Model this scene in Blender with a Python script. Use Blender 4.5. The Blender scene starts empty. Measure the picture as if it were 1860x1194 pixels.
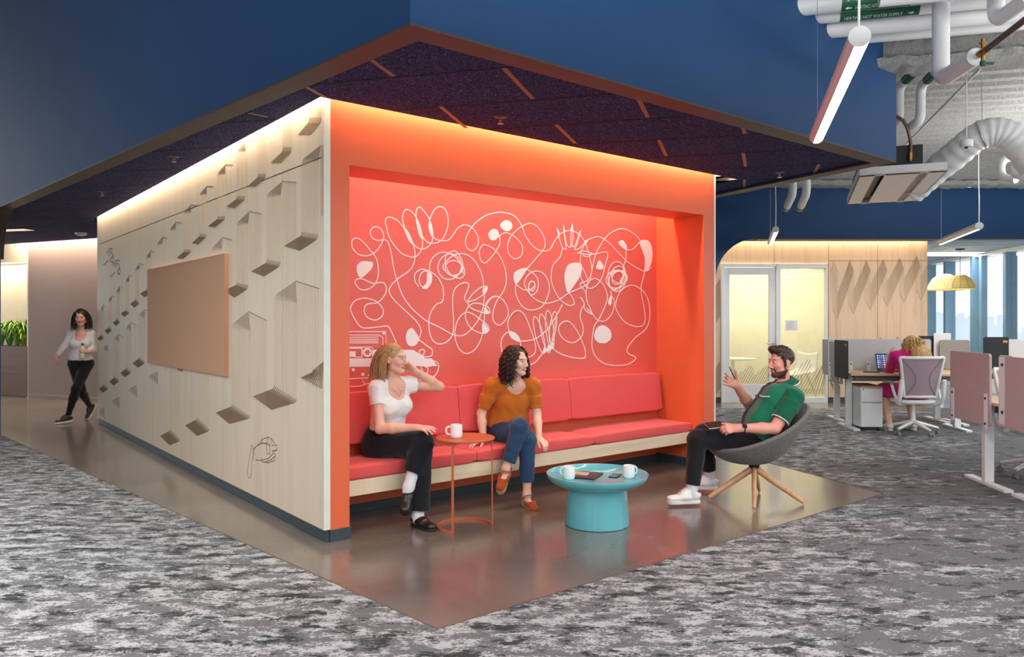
import bpy, bmesh, math, random
import numpy as np
from mathutils import Vector as V, Matrix, Euler, noise
random.seed(7)
SC = bpy.context.scene
COL = SC.collection
PI = math.pi
S, CAMH, HY, CX = 1374.0, 1.47, 583.0, 930.0

# ---- photograph measurements -> places -------------------------------------
def W(x, y, Z):
    return V(((x - CX) / S * Z, Z, CAMH - (y - HY) / S * Z))
def FL(x, y, z=0.0):
    return W(x, y, S * (CAMH - z) / (y - HY))
def onplane(x, y, p, n):
    d = V(((x - CX) / S, 1.0, -(y - HY) / S)); c = V((0, 0, CAMH))
    return c + d * ((p - c).dot(n) / d.dot(n))
BO = V((-1.206, 5.02, 0.0)); BA = math.radians(38.8)
D1 = V((math.cos(BA), math.sin(BA), 0)); D2 = V((-math.sin(BA), math.cos(BA), 0))
BOXM = Matrix.Translation(BO) @ Matrix.Rotation(BA, 4, 'Z')
BOXI = BOXM.inverted()
def B(t, s, z=0.0):
    return BO + D1 * t + D2 * s + V((0, 0, z))

# ---- camera ----------------------------------------------------------------
cam_d = bpy.data.cameras.new('camera'); cam = bpy.data.objects.new('camera', cam_d)
COL.objects.link(cam)
cam_d.sensor_width = 36; cam_d.lens = 36 * S / 1860
cam_d.shift_y = -(597 - HY) / 1860
cam_d.clip_end = 6000
cam.location = (0, 0, CAMH); cam.rotation_euler = (PI / 2, 0, 0)
SC.camera = cam

# ---- materials -------------------------------------------------------------
def lin(c):
    return tuple(((v / 255) / 12.92 if v / 255 <= .04045 else ((v / 255 + .055) / 1.055) ** 2.4) for v in c)
class Mat:
    def __init__(s, name):
        s.m = bpy.data.materials.new(name); s.m.use_nodes = True
        s.nt = s.m.node_tree; s.N = s.nt.nodes; s.L = s.nt.links
        s.bsdf = s.N['Principled BSDF']; s._tc = None
    def tc(s, out='Object', scale=(1, 1, 1), rot=(0, 0, 0)):
        t = s.N.new('ShaderNodeTexCoord'); m = s.N.new('ShaderNodeMapping')
        s.L.new(t.outputs[out], m.inputs['Vector']); m.inputs['Scale'].default_value = scale
        m.inputs['Rotation'].default_value = rot
        return m.outputs['Vector']
    def noise(s, vec, scale, detail=4, rough=.55, dist=0):
        n = s.N.new('ShaderNodeTexNoise'); s.L.new(vec, n.inputs['Vector'])
        n.inputs['Scale'].default_value = scale; n.inputs['Detail'].default_value = detail
        n.inputs['Roughness'].default_value = rough; n.inputs['Distortion'].default_value = dist
        return n.outputs['Fac']
    def ramp(s, fac, stops, interp='LINEAR'):
        r = s.N.new('ShaderNodeValToRGB'); s.L.new(fac, r.inputs['Fac']); e = r.color_ramp.elements
        r.color_ramp.interpolation = interp
        while len(e) < len(stops): e.new(.5)
        for el, (p, c) in zip(e, stops):
            el.position = p; el.color = (*c, 1)
        return r.outputs['Color']
    def mix(s, fac, a, b, mode='MIX'):
        m = s.N.new('ShaderNodeMix'); m.data_type = 'RGBA'; m.blend_type = mode
        for sock, v in ((m.inputs['Factor'], fac), (m.inputs[6], a), (m.inputs[7], b)):
            if isinstance(v, bpy.types.NodeSocket): s.L.new(v, sock)
            elif isinstance(v, (int, float)): sock.default_value = v
            else: sock.default_value = (*v, 1)
        return m.outputs[2]
    def math(s, op, a, b=None, clamp=False):
        m = s.N.new('ShaderNodeMath'); m.operation = op; m.use_clamp = clamp
        for i, v in enumerate((a, b)):
            if v is None: continue
            if isinstance(v, bpy.types.NodeSocket): s.L.new(v, m.inputs[i])
            else: m.inputs[i].default_value = v
        return m.outputs[0]
    def color(s, v):
        if isinstance(v, bpy.types.NodeSocket): s.L.new(v, s.bsdf.inputs['Base Color'])
        else: s.bsdf.inputs['Base Color'].default_value = (*v, 1)
    def set(s, **k):
        for a, v in k.items():
            i = s.bsdf.inputs[a.replace('_', ' ')]
            if isinstance(v, bpy.types.NodeSocket): s.L.new(v, i)
            else: i.default_value = v
    def bump(s, h, strength=.2, dist=.01):
        b = s.N.new('ShaderNodeBump'); b.inputs['Strength'].default_value = strength
        b.inputs['Distance'].default_value = dist; s.L.new(h, b.inputs['Height'])
        s.L.new(b.outputs['Normal'], s.bsdf.inputs['Normal'])
def plain(name, rgb, rough=.5, metal=0., var=.06, vs=6., bump=0., bs=200., bd=.002, coat=0., spec=.5):
    """Painted / moulded surface with a little procedural unevenness."""
    m = Mat(name); c = lin(rgb); v = m.tc()
    n = m.noise(v, vs, 3)
    lo = tuple(x * (1 - var) for x in c); hi = tuple(min(1, x * (1 + var)) for x in c)
    m.color(m.ramp(n, [(.3, lo), (.7, hi)]))
    m.set(Roughness=rough, Metallic=metal, Coat_Weight=coat, Specular_IOR_Level=spec)
    if bump: m.bump(m.noise(v, bs, 2), bump, bd)
    return m.m
def fabric(name, rgb, rgb2=None, scale=420., rough=.95, bump=.4, var=.18, fleck=None, sheen=.15):
    m = Mat(name); v = m.tc(); c = lin(rgb)
    c2 = lin(rgb2) if rgb2 else tuple(x * (1 - var) for x in c)
    n = m.noise(v, scale, 3, .7)
    col = m.ramp(n, [(.38, c2), (.6, c)])
    big = m.noise(v, 5, 3)
    col = m.mix(m.math('MULTIPLY', big, .18), col, tuple(x * .75 for x in c))
    if fleck:
        f = m.noise(v, scale * .5, 2, .8)
        col = m.mix(m.ramp(f, [(.56, (0, 0, 0)), (.64, (1, 1, 1))]), col, lin(fleck))
    m.color(col); m.set(Roughness=rough, Sheen_Weight=sheen, Specular_IOR_Level=.2)
    m.bump(n, bump, .002)
    return m.m
def wood(name, dark, light, axis='Z', scale=1., rough=.45, seams=None, figure=1., coat=0., fine_amt=.35):
    """Veneer with grain running along the axis."""
    m = Mat(name)
    st = {'X': (.6, 9, 9), 'Y': (9, .6, 9), 'Z': (9, 9, .6)}[axis]
    v = m.tc('Object', tuple(a * scale for a in st))
    fine = m.noise(m.tc('Object', tuple(a * scale for a in {'X': (2, 90, 90), 'Y': (90, 2, 90), 'Z': (90, 90, 2)}[axis])), 1.4, 3, .6)
    w = m.noise(v, 1.1, 4, .55, .9 * figure)
    col = m.ramp(w, [(.3, lin(dark)), (.52, lin(light)), (.75, tuple((a + b) / 2 for a, b in zip(lin(dark), lin(light))))])
    col = m.mix(m.math('MULTIPLY', fine, fine_amt), col, lin(dark))
    m.color(col); m.set(Roughness=rough, Coat_Weight=coat)
    m.bump(fine, .06, .001)
    return m.m
def emit(name, rgb, strength):
    m = Mat(name); m.color(lin(rgb)); m.set(Emission_Color=(*lin(rgb), 1), Emission_Strength=strength)
    return m.m

# ---- mesh building ---------------------------------------------------------
class MB:
    def __init__(s): s.v = []; s.f = []; s.mi = []; s.cur = 0
    def add(s, vs, fs):
        o = len(s.v); s.v += [tuple(p) for p in vs]
        for f in fs: s.f.append([i + o for i in f]); s.mi.append(s.cur)
        return s
    def box(s, a, b, M=None):
        x0, y0, z0 = a; x1, y1, z1 = b
        vs = [V(p) for p in ((x0,y0,z0),(x1,y0,z0),(x1,y1,z0),(x0,y1,z0),(x0,y0,z1),(x1,y0,z1),(x1,y1,z1),(x0,y1,z1))]
        if M: vs = [M @ p for p in vs]
        return s.add(vs, [(0,3,2,1),(4,5,6,7),(0,1,5,4),(1,2,6,5),(2,3,7,6),(3,0,4,7)])
    def prism(s, poly, z0, z1, M=None):
        n = len(poly); vs = [V((*p, z0)) for p in poly] + [V((*p, z1)) for p in poly]
        if M: vs = [M @ p for p in vs]
        area = sum(poly[i][0]*poly[(i+1)%n][1]-poly[(i+1)%n][0]*poly[i][1] for i in range(n))
        fs = [tuple(range(n-1,-1,-1)), tuple(range(n, 2*n))] + [(i,(i+1)%n,(i+1)%n+n,i+n) for i in range(n)]
        if area < 0: fs = [tuple(reversed(f)) for f in fs]
        return s.add(vs, fs)
    def tube(s, pts, r, n=10, cap=True, flat=1., closed=False):
        pts = [V(p) for p in pts]; m = len(pts); rs = r if isinstance(r, (list, tuple)) else [r]*m
        up = None; rings = []
        for i, p in enumerate(pts):
            if closed: t = pts[(i+1) % m] - pts[i-1]
            else: t = pts[min(i+1, m-1)] - pts[max(i-1, 0)]
            t.normalize()
            if up is None: up = V((0,0,1)) if abs(t.z) < .9 else V((1,0,0))
            u = (up - t * up.dot(t))
            if u.length < 1e-5: u = t.orthogonal()
            u.normalize(); w = t.cross(u); up = u
            rings.append([p + (u*math.cos(2*PI*k/n)*flat + w*math.sin(2*PI*k/n)) * rs[i] for k in range(n)])
        vs = [p for ring in rings for p in ring]; fs = []
        for i in range(m if closed else m-1):
            j = (i+1) % m
            for k in range(n): fs.append((i*n+k, i*n+(k+1)%n, j*n+(k+1)%n, j*n+k))
        if cap and not closed: fs += [tuple(range(n-1,-1,-1)), tuple((m-1)*n+k for k in range(n))]
        return s.add(vs, fs)
    def cyl(s, a, b, r, r2=None, n=24):
        return s.tube([a, b], [r, r if r2 is None else r2], n)
    def lathe(s, prof, c=(0,0,0), n=48, M=None, closed=False):
        c = V(c); m = len(prof); vs = []; fs = []
        for r, z in prof:
            for k in range(n):
                p = V((max(r,1e-5)*math.cos(2*PI*k/n), max(r,1e-5)*math.sin(2*PI*k/n), z))
                vs.append((M @ p) if M else p + c)
        for i in range(m if closed else m-1):
            j = (i+1) % m
            for k in range(n): fs.append((i*n+k, i*n+(k+1)%n, j*n+(k+1)%n, j*n+k))
        if not closed: fs += [tuple(range(n-1,-1,-1)), tuple((m-1)*n+k for k in range(n))]
        return s.add(vs, fs)
    def ribbon(s, pts, w, nrm, lift=0., thick=.0015):
        """A thin raised strip along pts lying on the surface with normal nrm."""
        pts = [V(p) + nrm*lift for p in pts]; m = len(pts); L = []; R = []
        for i, p in enumerate(pts):
            t = (pts[min(i+1, m-1)] - pts[max(i-1, 0)]).normalized(); q = nrm.cross(t) * (w/2)
            L.append(p+q); R.append(p-q)
        vs = [p + nrm*thick for p in L] + [p + nrm*thick for p in R] + L + R
        fs = []
        for i in range(m-1):
            fs.append((m+i, m+i+1, i+1, i)); fs.append((i, i+1, 2*m+i+1, 2*m+i)); fs.append((m+i+1, m+i, 3*m+i, 3*m+i+1))
        fs += [(0, 2*m, 3*m, m), (2*m-1, 4*m-1, 3*m-1, m-1)]
        return s.add(vs, fs)
    def build(s, name, mat, parent=None, smooth=None, bevel=0, seg=2, M=None, origin=None, hook=None):
        me = bpy.data.meshes.new(name)
        org = V(origin) if origin is not None else None
        vs = s.v if org is None else [tuple(V(p) - org) for p in s.v]
        me.from_pydata(vs, [], s.f); me.validate()
        for m in (mat if isinstance(mat, (list, tuple)) else [mat]): me.materials.append(m)
        if len(me.materials) > 1 and len(me.polygons) == len(s.mi): me.polygons.foreach_set('material_index', s.mi)
        if smooth is not None:
            me.shade_smooth(); me.set_sharp_from_angle(angle=math.radians(smooth))
        me.update()
        o = bpy.data.objects.new(name, me); COL.objects.link(o)
        if org is not None: o.location = org
        if M is not None: o.matrix_world = M
        if parent: adopt(o, parent)
        if bevel:
            md = o.modifiers.new('bevel', 'BEVEL'); md.width = bevel; md.segments = seg; md.limit_method = 'ANGLE'
            md.angle_limit = math.radians(40); md.harden_normals = False
        return o
def adopt(o, parent):
    o.parent = parent; o.matrix_parent_inverse = Matrix.Identity(4)
    pm = parent.matrix_basis if parent.parent is None else parent.parent.matrix_basis @ parent.matrix_basis
    o.matrix_basis = pm.inverted() @ o.matrix_basis
def tag(o, label=None, cat=None, group=None, kind=None):
    if label: o['label'] = label
    if cat: o['category'] = cat
    if group: o['group'] = group
    if kind: o['kind'] = kind
    return o
def thing(name, label, cat, loc=(0,0,0), rz=0., group=None, M=None):
    o = bpy.data.objects.new(name, None); COL.objects.link(o); o.empty_display_size = .1
    if M is not None: o.matrix_basis = M
    else: o.location = loc; o.rotation_euler = (0, 0, rz)
    return tag(o, label, cat, group)
def LM(o): return o.matrix_basis
def copy_tree(o, loc=None, rz=None, label=None, group=None):
    def cp(src, par):
        c = src.copy(); COL.objects.link(c); c.parent = par
        for ch in list(src.children): cp(ch, c)
        return c
    c = cp(o, None)
    if loc is not None: c.location = loc
    if rz is not None: c.rotation_euler = (0, 0, rz)
    if label: c['label'] = label
    if group: c['group'] = group
    return c
def cr(pts, n=8, closed=False):
    """Catmull-Rom through 2D/3D points."""
    P = [V(p) if len(p) == 3 else V((p[0], p[1], 0)) for p in pts]; m = len(P); out = []
    for i in range(m if closed else m-1):
        if closed: a, b, c, d = P[i-1], P[i], P[(i+1)%m], P[(i+2)%m]
        else: a, b, c, d = P[max(i-1,0)], P[i], P[i+1], P[min(i+2,m-1)]
        for k in range(n):
            t = k/n; out.append(.5*((2*b) + (c-a)*t + (2*a-5*b+4*c-d)*t*t + (3*b-a-3*c+d)*t**3))
    if not closed: out.append(P[-1])
    return out
def rrect(x0, y0, x1, y1, r, n=5):
    pts = []
    for cx, cy, a in ((x1-r,y0+r,-90),(x1-r,y1-r,0),(x0+r,y1-r,90),(x0+r,y0+r,180)):
        for k in range(n+1):
            q = math.radians(a + 90*k/n); pts.append((cx+r*math.cos(q), cy+r*math.sin(q)))
    return pts
def RX(a): return Matrix.Rotation(a, 4, 'X')
def RY(a): return Matrix.Rotation(a, 4, 'Y')
def RZ(a): return Matrix.Rotation(a, 4, 'Z')
def T(x, y=0, z=0): return Matrix.Translation(V((x, y, z)) if not isinstance(x, V) else x)
M = {}
M['navy'] = plain('navy paint', (22, 66, 112), .55, spec=.3, var=.04, vs=2)
M['bronze'] = plain('soffit edge trim', (66, 54, 52), .5, var=.04)
M['orange'] = plain('orange lacquer paint', (224, 104, 66), .42, var=.03, vs=2)
M['coral'] = plain('coral red wall paint', (232, 102, 90), .4, var=.03, vs=2)
M['white_paint'] = plain('white enamel', (232, 232, 232), .4, var=.03)
M['mural_white'] = plain('mural white vinyl', (245, 240, 238), .45, var=.02)
M['white_metal'] = plain('white powder coated metal', (226, 228, 230), .35, var=.03)
M['white_plastic'] = plain('white plastic', (224, 226, 228), .38, var=.03)
M['grey_plastic'] = plain('grey plastic', (120, 122, 126), .5)
M['black_plastic'] = plain('black plastic', (22, 23, 27), .45)
M['black_screen'] = plain('dark navy acrylic panel', (18, 22, 32), .55, var=.05)
M['base_blue'] = plain('slate blue baseboard', (56, 68, 76), .5)
M['chrome'] = plain('brushed steel', (190, 190, 192), .25, 1.)
M['brass'] = plain('brass fitting', (176, 130, 60), .3, 1.)
M['copper_paint'] = plain('terracotta powder coat', (188, 96, 62), .42, var=.05)
M['teal'] = plain('teal lacquer', (100, 180, 190), .16, var=.03, coat=.4)
M['ceramic'] = plain('white glazed ceramic', (240, 238, 238), .15, var=.02, coat=.3)
M['taupe'] = plain('taupe wall paint', (150, 132, 126), .8, var=.03, vs=1.5)
M['cream'] = plain('cream wall panel', (240, 222, 190), .6, var=.03)
M['planter_brown'] = wood('brown planter laminate', (88, 60, 38), (110, 76, 48), 'X', 1.2)
M['pin'] = fabric('tan pinboard fabric', (206, 160, 126), (190, 146, 112), 700, bump=.15)
M['tan_edge'] = plain('copper pinboard edge', (188, 134, 104), .5)
M['birch'] = wood('pale birch veneer', (214, 198, 174), (224, 209, 186), 'Z', .5, .5, figure=1.6, fine_amt=.14)
M['birch_edge'] = plain('pale mint edge band', (222, 226, 214), .5)
M['maple'] = wood('warm birch ply', (216, 178, 142), (234, 204, 172), 'Z', .45, .45, figure=2.6)
M['apron'] = wood('pale ash bench apron', (212, 190, 156), (236, 220, 190), 'X', .6, .45, figure=1.8)
M['oak_top'] = wood('oak desktop laminate', (196, 158, 116), (216, 180, 140), 'X', .8, .4)
M['beech'] = wood('beech chair leg', (188, 138, 98), (212, 166, 124), 'Z', 1.5, .35)
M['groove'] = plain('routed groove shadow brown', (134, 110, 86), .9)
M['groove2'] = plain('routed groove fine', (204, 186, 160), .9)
M['seam'] = plain('panel joint', (98, 82, 66), .9)
M['cushion'] = fabric('coral woven upholstery', (238, 100, 100), (216, 80, 84), 500, bump=.35)
M['chair_felt'] = fabric('charcoal wool felt', (118, 116, 114), (80, 78, 78), 330, bump=.5, fleck=(156, 152, 148))
M['felt_pink'] = fabric('heathered mauve felt', (196, 174, 176), (168, 146, 150), 300, bump=.3, fleck=(206, 190, 192))
M['felt_grey'] = fabric('heathered light grey felt', (206, 208, 210), (176, 180, 184), 160, bump=.3)
M['felt_taupe'] = fabric('heathered grey felt', (164, 158, 154), (134, 128, 126), 160, bump=.3)
M['chair_mesh'] = fabric('mauve seat mesh', (168, 148, 158), (140, 122, 134), 600, bump=.3)
M['pipe'] = plain('white pipe jacket', (222, 224, 226), .45, var=.05, vs=4, bump=.15, bs=18, bd=.01)
M['green_label'] = plain('green pipe label', (14, 92, 62), .45)
M['label_ink'] = plain('white label ink', (214, 232, 220), .5)
M['hose'] = plain('braided steel hose', (112, 92, 78), .4, .6, .2, 60)
M['cable_white'] = plain('white cable', (228, 228, 230), .4)
M['cable_black'] = plain('black cable', (20, 20, 22), .5)
M['black_box'] = plain('black galvanised housing', (26, 26, 28), .5)
M['paper'] = plain('paper', (236, 236, 240), .8)
M['ring_metal'] = plain('gold jewellery', (214, 170, 92), .25, 1.)
m = Mat('spray fireproofing'); v = m.tc(); n = m.noise(v, 34, 5, .75); n2 = m.noise(v, 5, 3)
m.color(m.ramp(n, [(.3, lin((196, 194, 190))), (.62, lin((236, 236, 234)))])); m.set(Roughness=1., Specular_IOR_Level=.1)
n3 = m.noise(v, 95, 3, .8); m.bump(m.math('ADD', n, m.math('MULTIPLY', n3, .6)), 1., .09); M['fireproof'] = m.m
# polished concrete
m = Mat('polished concrete'); v = m.tc(); n = m.noise(v, 1.1, 6, .6, .6); n2 = m.noise(v, 24, 4, .65); n3 = m.noise(v, 160, 2)
c = m.ramp(n, [(.28, lin((94, 87, 82))), (.5, lin((111, 103, 97))), (.74, lin((126, 117, 110)))])
c = m.mix(m.math('MULTIPLY', n2, .4), c, lin((92, 84, 80)))
c = m.mix(m.ramp(n3, [(.66, (0,)*3), (.72, (.25,)*3)]), c, lin((170, 160, 152)))
m.color(c); m.set(Roughness=m.ramp(n2, [(.3, (.17,)*3), (.7, (.27,)*3)]), Specular_IOR_Level=.6, Coat_Weight=.35, Coat_Roughness=.12)
M['concrete'] = m.m
# carpet planks: streaky threshold pattern, per-plank strength
m = Mat('mottled carpet tile')
ang = math.radians(-4)
v = m.tc('Object', (1, 1, 1), (0, 0, -ang))
vs = m.tc('Object', (6.0, 11.5, 1), (0, 0, -ang))
warp = m.noise(vs, 1., 9, .78, .1)
tuft = m.noise(m.tc('Object', (55, 80, 1), (0, 0, -ang)), 1., 3, .7)
fib = m.noise(v, 330, 2, .7)
tuf = m.math('SUBTRACT', tuft, .5)
pat = m.math('ADD', warp, m.math('MULTIPLY', tuf, .42))
dk = m.noise(m.tc('Object', (3.6, 8.0, 1), (0, 0, -ang)), 1.3, 8, .72, .1)
dk = m.math('ADD', dk, m.math('MULTIPLY', tuf, .30))
br = m.N.new('ShaderNodeTexBrick'); m.L.new(v, br.inputs['Vector'])
br.inputs['Color1'].default_value = (0, 0, 0, 1); br.inputs['Color2'].default_value = (1, 1, 1, 1)
br.inputs['Mortar'].default_value = (.5, .5, .5, 1)
for k, val in (('Scale', 1.), ('Mortar Size', 0.), ('Brick Width', 1.0), ('Row Height', .25), ('Bias', 0.)): br.inputs[k].default_value = val
bw = m.N.new('ShaderNodeRGBToBW'); m.L.new(br.outputs['Color'], bw.inputs[0])
# planks are busy along the concrete path and calm down to plain grey away from it on the right
sep = m.N.new('ShaderNodeSeparateXYZ'); t0 = m.N.new('ShaderNodeTexCoord'); m.L.new(t0.outputs['Object'], sep.inputs[0])
reg = m.math('SUBTRACT', m.math('MULTIPLY', m.math('ADD', sep.outputs[0], m.math('MULTIPLY', sep.outputs[1], -.42)), .42), .10)
reg = m.math('ADD', reg, m.math('MULTIPLY', m.math('SUBTRACT', m.noise(v, .9, 2), .5), 1.2))
calm = m.math('MULTIPLY', m.math('ADD', reg, m.math('MULTIPLY', m.math('SUBTRACT', bw.outputs[0], .5), .8)), 1.0, True)
thr = m.math('SUBTRACT', pat, m.math('MULTIPLY', calm, .15))
lite = m.ramp(thr, [(.505, (0,)*3), (.525, (1,)*3)])
base = m.mix(fib, lin((54, 55, 58)), lin((122, 123, 127)))
light = m.mix(fib, lin((122, 124, 127)), lin((204, 206, 209)))
c = m.mix(lite, base, light)
dfac = m.ramp(m.math('SUBTRACT', dk, m.math('MULTIPLY', calm, .03)), [(.548, (0,)*3), (.566, (1,)*3)])
c = m.mix(dfac, c, m.mix(fib, lin((14, 14, 16)), lin((50, 50, 53))))
m.color(c); m.set(Roughness=1., Specular_IOR_Level=.1, Sheen_Weight=.1)
m.bump(m.math('ADD', m.math('MULTIPLY', fib, .6), tuft), .7, .006)
M['carpet'] = m.m
# acoustic ceiling felt
m = Mat('navy wood-wool ceiling tile'); v = m.tc('Object'); n = m.noise(v, 62, 5, .8, 2.2); n2 = m.noise(v, 160, 3, .8)
m.color(m.ramp(n, [(.42, lin((16, 24, 58))), (.54, lin((52, 64, 122))), (.64, lin((170, 164, 186)))]))
m.set(Roughness=.95, Specular_IOR_Level=.15); m.bump(m.math('ADD', n, n2), .8, .012); M['ceil_felt'] = m.m
M['ceil_seam'] = plain('ceiling joint', (8, 12, 26), .9)
M['ceil_strip'] = plain('ceiling joint strip', (142, 92, 66), .5)
m = Mat('pale ceiling tile'); v = m.tc('Object'); n = m.noise(v, 55, 5, .8)
m.color(m.ramp(n, [(.4, lin((120, 140, 158))), (.65, lin((196, 206, 214)))])); m.set(Roughness=.95); M['ceil_pale'] = m.m
# glass
def glass(name, tint, fac, rough=.02):
    m = Mat(name); m.N.remove(m.bsdf)
    out = m.N['Material Output']; tr = m.N.new('ShaderNodeBsdfTransparent'); tr.inputs[0].default_value = (*tint, 1)
    g = m.N.new('ShaderNodeBsdfGlossy'); g.inputs['Roughness'].default_value = rough; g.inputs['Color'].default_value = (.9, .95, 1, 1)
    fr = m.N.new('ShaderNodeFresnel'); fr.inputs['IOR'].default_value = 1.45
    mx = m.N.new('ShaderNodeMixShader'); ge = m.N.new('ShaderNodeNewGeometry'); m.L.new(m.math('MULTIPLY', fr.outputs[0], m.math('SUBTRACT', 1., ge.outputs['Backfacing'])), mx.inputs[0]); m.L.new(tr.outputs[0], mx.inputs[1]); m.L.new(g.outputs[0], mx.inputs[2])
    if fac:
        d = m.N.new('ShaderNodeBsdfDiffuse'); d.inputs[0].default_value = (*lin((228, 224, 200)), 1)
        t2 = m.N.new('ShaderNodeBsdfTranslucent'); t2.inputs[0].default_value = (*lin((228, 224, 200)), 1)
        a = m.N.new('ShaderNodeMixShader'); a.inputs[0].default_value = .5; m.L.new(d.outputs[0], a.inputs[1]); m.L.new(t2.outputs[0], a.inputs[2])
        b = m.N.new('ShaderNodeMixShader'); b.inputs[0].default_value = fac; m.L.new(mx.outputs[0], b.inputs[1]); m.L.new(a.outputs[0], b.inputs[2])
        m.L.new(b.outputs[0], out.inputs[0])
    else: m.L.new(mx.outputs[0], out.inputs[0])
    return m.m
M['film_glass'] = glass('film covered glass', (.98, .97, .93), .3)
M['window_glass'] = glass('window glass', (.97, .99, 1.), 0)
M['led'] = emit('led diffuser', (255, 250, 244), 6.)
M['cove_led'] = emit('warm cove lamp strip', (255, 214, 160), 4.)
M['slot_white'] = plain('white cove plaster', (244, 236, 222), .8)
from mathutils.geometry import tessellate_polygon
def struct(o): o['kind'] = 'structure'; return o
def poly_hole(name, outer, hole, z0, z1, mat):
    """Slab between z0 and z1 with a hole."""
    mb = MB(); lo = [[V((*p, 0)) for p in outer]] + ([[V((*p, 0)) for p in hole]] if hole else [])
    flat = [p for l in lo for p in l]; n = len(flat)
    tris = tessellate_polygon(lo)
    vs = [(p.x, p.y, z0) for p in flat] + [(p.x, p.y, z1) for p in flat]; fs = []
    for t in tris:
        a, b, c = t
        ar = (flat[b]-flat[a]).cross(flat[c]-flat[a]).z
        if ar < 0: a, c = c, a
        fs += [(c, b, a), (a+n, b+n, c+n)]
    k = 0
    for l in lo:
        m = len(l)
        for i in range(m): fs.append((k+i, k+(i+1) % m, k+(i+1) % m+n, k+i+n))
        k += m
    mb.add(vs, fs)
    o = mb.build(name, mat)
    bm = bmesh.new(); bm.from_mesh(o.data); bmesh.ops.recalc_face_normals(bm, faces=bm.faces); bm.to_mesh(o.data); bm.free()
    return o
def wall_mb(path, z0, z1, th, mb=None):
    mb = mb or MB()
    for (a, b) in zip(path, path[1:]):
        a, b = V((*a, 0)), V((*b, 0)); d = (b-a).normalized(); n = V((-d.y, d.x, 0))*th
        mb.prism([(p.x, p.y) for p in (a, b, b+n, a+n)], z0, z1)
    return mb

# ---- floors ----
apex, tip, e3 = FL(795, 1143), FL(1605, 897), FL(1440, 853)
lf = FL(0, 790); ld = (lf-apex).normalized()
L_end = apex + ld * 19
ed = (e3-tip).normalized(); R_end = tip + ed*3.4
far_y = 12.75
carpet_poly = [(L_end.x, L_end.y), (apex.x, apex.y), (tip.x, tip.y), (R_end.x, R_end.y), (R_end.x, far_y), (10.2, far_y), (10.2, -6), (L_end.x, -6)]
conc_poly = [(L_end.x, L_end.y), (apex.x, apex.y), (tip.x, tip.y), (R_end.x, R_end.y), (R_end.x, far_y), (10.2, far_y), (10.5, 22), (L_end.x, 22)]
o = struct(poly_hole('floor', conc_poly, None, -.12, 0, M['concrete'])); o['label'] = 'polished brown grey concrete floor path around the orange booth'
o = struct(poly_hole('floor_carpet', carpet_poly, None, -.12, 0, M['carpet'])); o['label'] = 'mottled black white and grey carpet tiles'
# metal edge strip between carpet and concrete
mb = MB()
for a, b in ((apex+ld*12, apex), (apex, tip), (tip, R_end)):
    a2, b2 = a+V((0,0,.0005)), b+V((0,0,.0005)); mb.ribbon([a2, b2], .008, V((0,0,1)))
struct(mb.build('trim_1', M['seam']))

# ---- booth: wood side -------------------------------------------------------
LEN = 7.51; PT = .045
def wood_px(x, y):       # photo point on the veneered side -> (s, z)
    q = BOXI @ onplane(x, y, B(-PT, 0), D1); return q.y, q.z
seam_s = [0] + [wood_px(x, 700)[0] for x in (513.6, 412, 337, 230)] + [LEN]
ZS = 2.555
mb = MB(); g = .0025
for a, b in zip(seam_s, seam_s[1:]):
    mb.box((-PT, a+g if a else a, .085), (0, b-g if b < LEN else b, ZS-g*2))
up_s = [0] + [wood_px(x, 700)[0] for x in (514, 412, 230)] + [LEN]
for a, b in zip(up_s, up_s[1:]):
    mb.box((-PT, a+g if a else a, ZS+g*2), (0, b-g if b < LEN else b, 3.1))
wl = struct(mb.build('wall_left', M['birch'], M=BOXM)); wl['label'] = 'pale birch veneer side of the booth with routed geometric pattern'
mb = MB(); mb.box((.0, .02, 0), (.06, LEN-.01, 3.1)); struct(mb.build('wall_core', M['seam'], M=BOXM))
mb = MB(); mb.box((-PT-.001, -.003, .085), (-.0005, .0005, 3.1)); struct(mb.build('edge_band', M['birch_edge'], M=BOXM, parent=None)); adopt(bpy.data.objects['edge_band'], wl); del bpy.data.objects['edge_band']['kind']
mb = MB(); mb.box((-PT+.018, .012, 0), (.0, LEN, .084)); struct(mb.build('baseboard_left', M['base_blue'], M=BOXM, bevel=.002))
mb = MB(); mb.box((.06, LEN-.06, 0), (4.2, LEN-.002, 3.1)); struct(mb.build('wall_booth_rear', M['birch'], M=BOXM))
# ---- booth: orange front ----------------------------------------------------
TL, TR, TW, HD, BK, HZ = .14, 3.994, 4.165, .38, .606, 2.522
mb = MB()
mb.box((.002, 0, .08), (TL, .75, 3.1))
mb.box((TR, 0, .08), (TW, .75, 3.1))
mb.box((TL, 0, HZ), (TR, HD, 3.1))
wf = struct(mb.build('wall_front', M['orange'], M=BOXM)); wf['label'] = 'bright orange front frame of the lounge booth'
mb = MB(); mb.box((TL, BK, 0), (TR, BK+.1, 3.1)); wb = struct(mb.build('wall_back', M['coral'], M=BOXM)); wb['label'] = 'coral red back wall of the booth with white line mural'
mb = MB(); mb.box((TL, BK-.004, .066), (TR, BK-.0005, .56)); struct(mb.build('wall_back_lower', M['orange'], M=BOXM))
mb = MB(); mb.box((TL, HD, 3.0), (TR, BK, 3.1)); struct(mb.build('wall_slot_top', M['slot_white'], M=BOXM))
mb = MB(); mb.box((.0, .0, 0), (TL+.012, .72, .08)); mb.box((TR-.012, .0, 0), (TW+.0, .72, .08)); mb.box((TL, BK-.015, 0), (TR, BK-.001, .066))
struct(mb.build('baseboard_front', M['base_blue'], M=BOXM, bevel=.002))
mb = MB(); mb.box((TW, 0.0, .085), (TW+.02, LEN, 3.1)); struct(mb.build('wall_right', M['birch'], M=BOXM))
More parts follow.
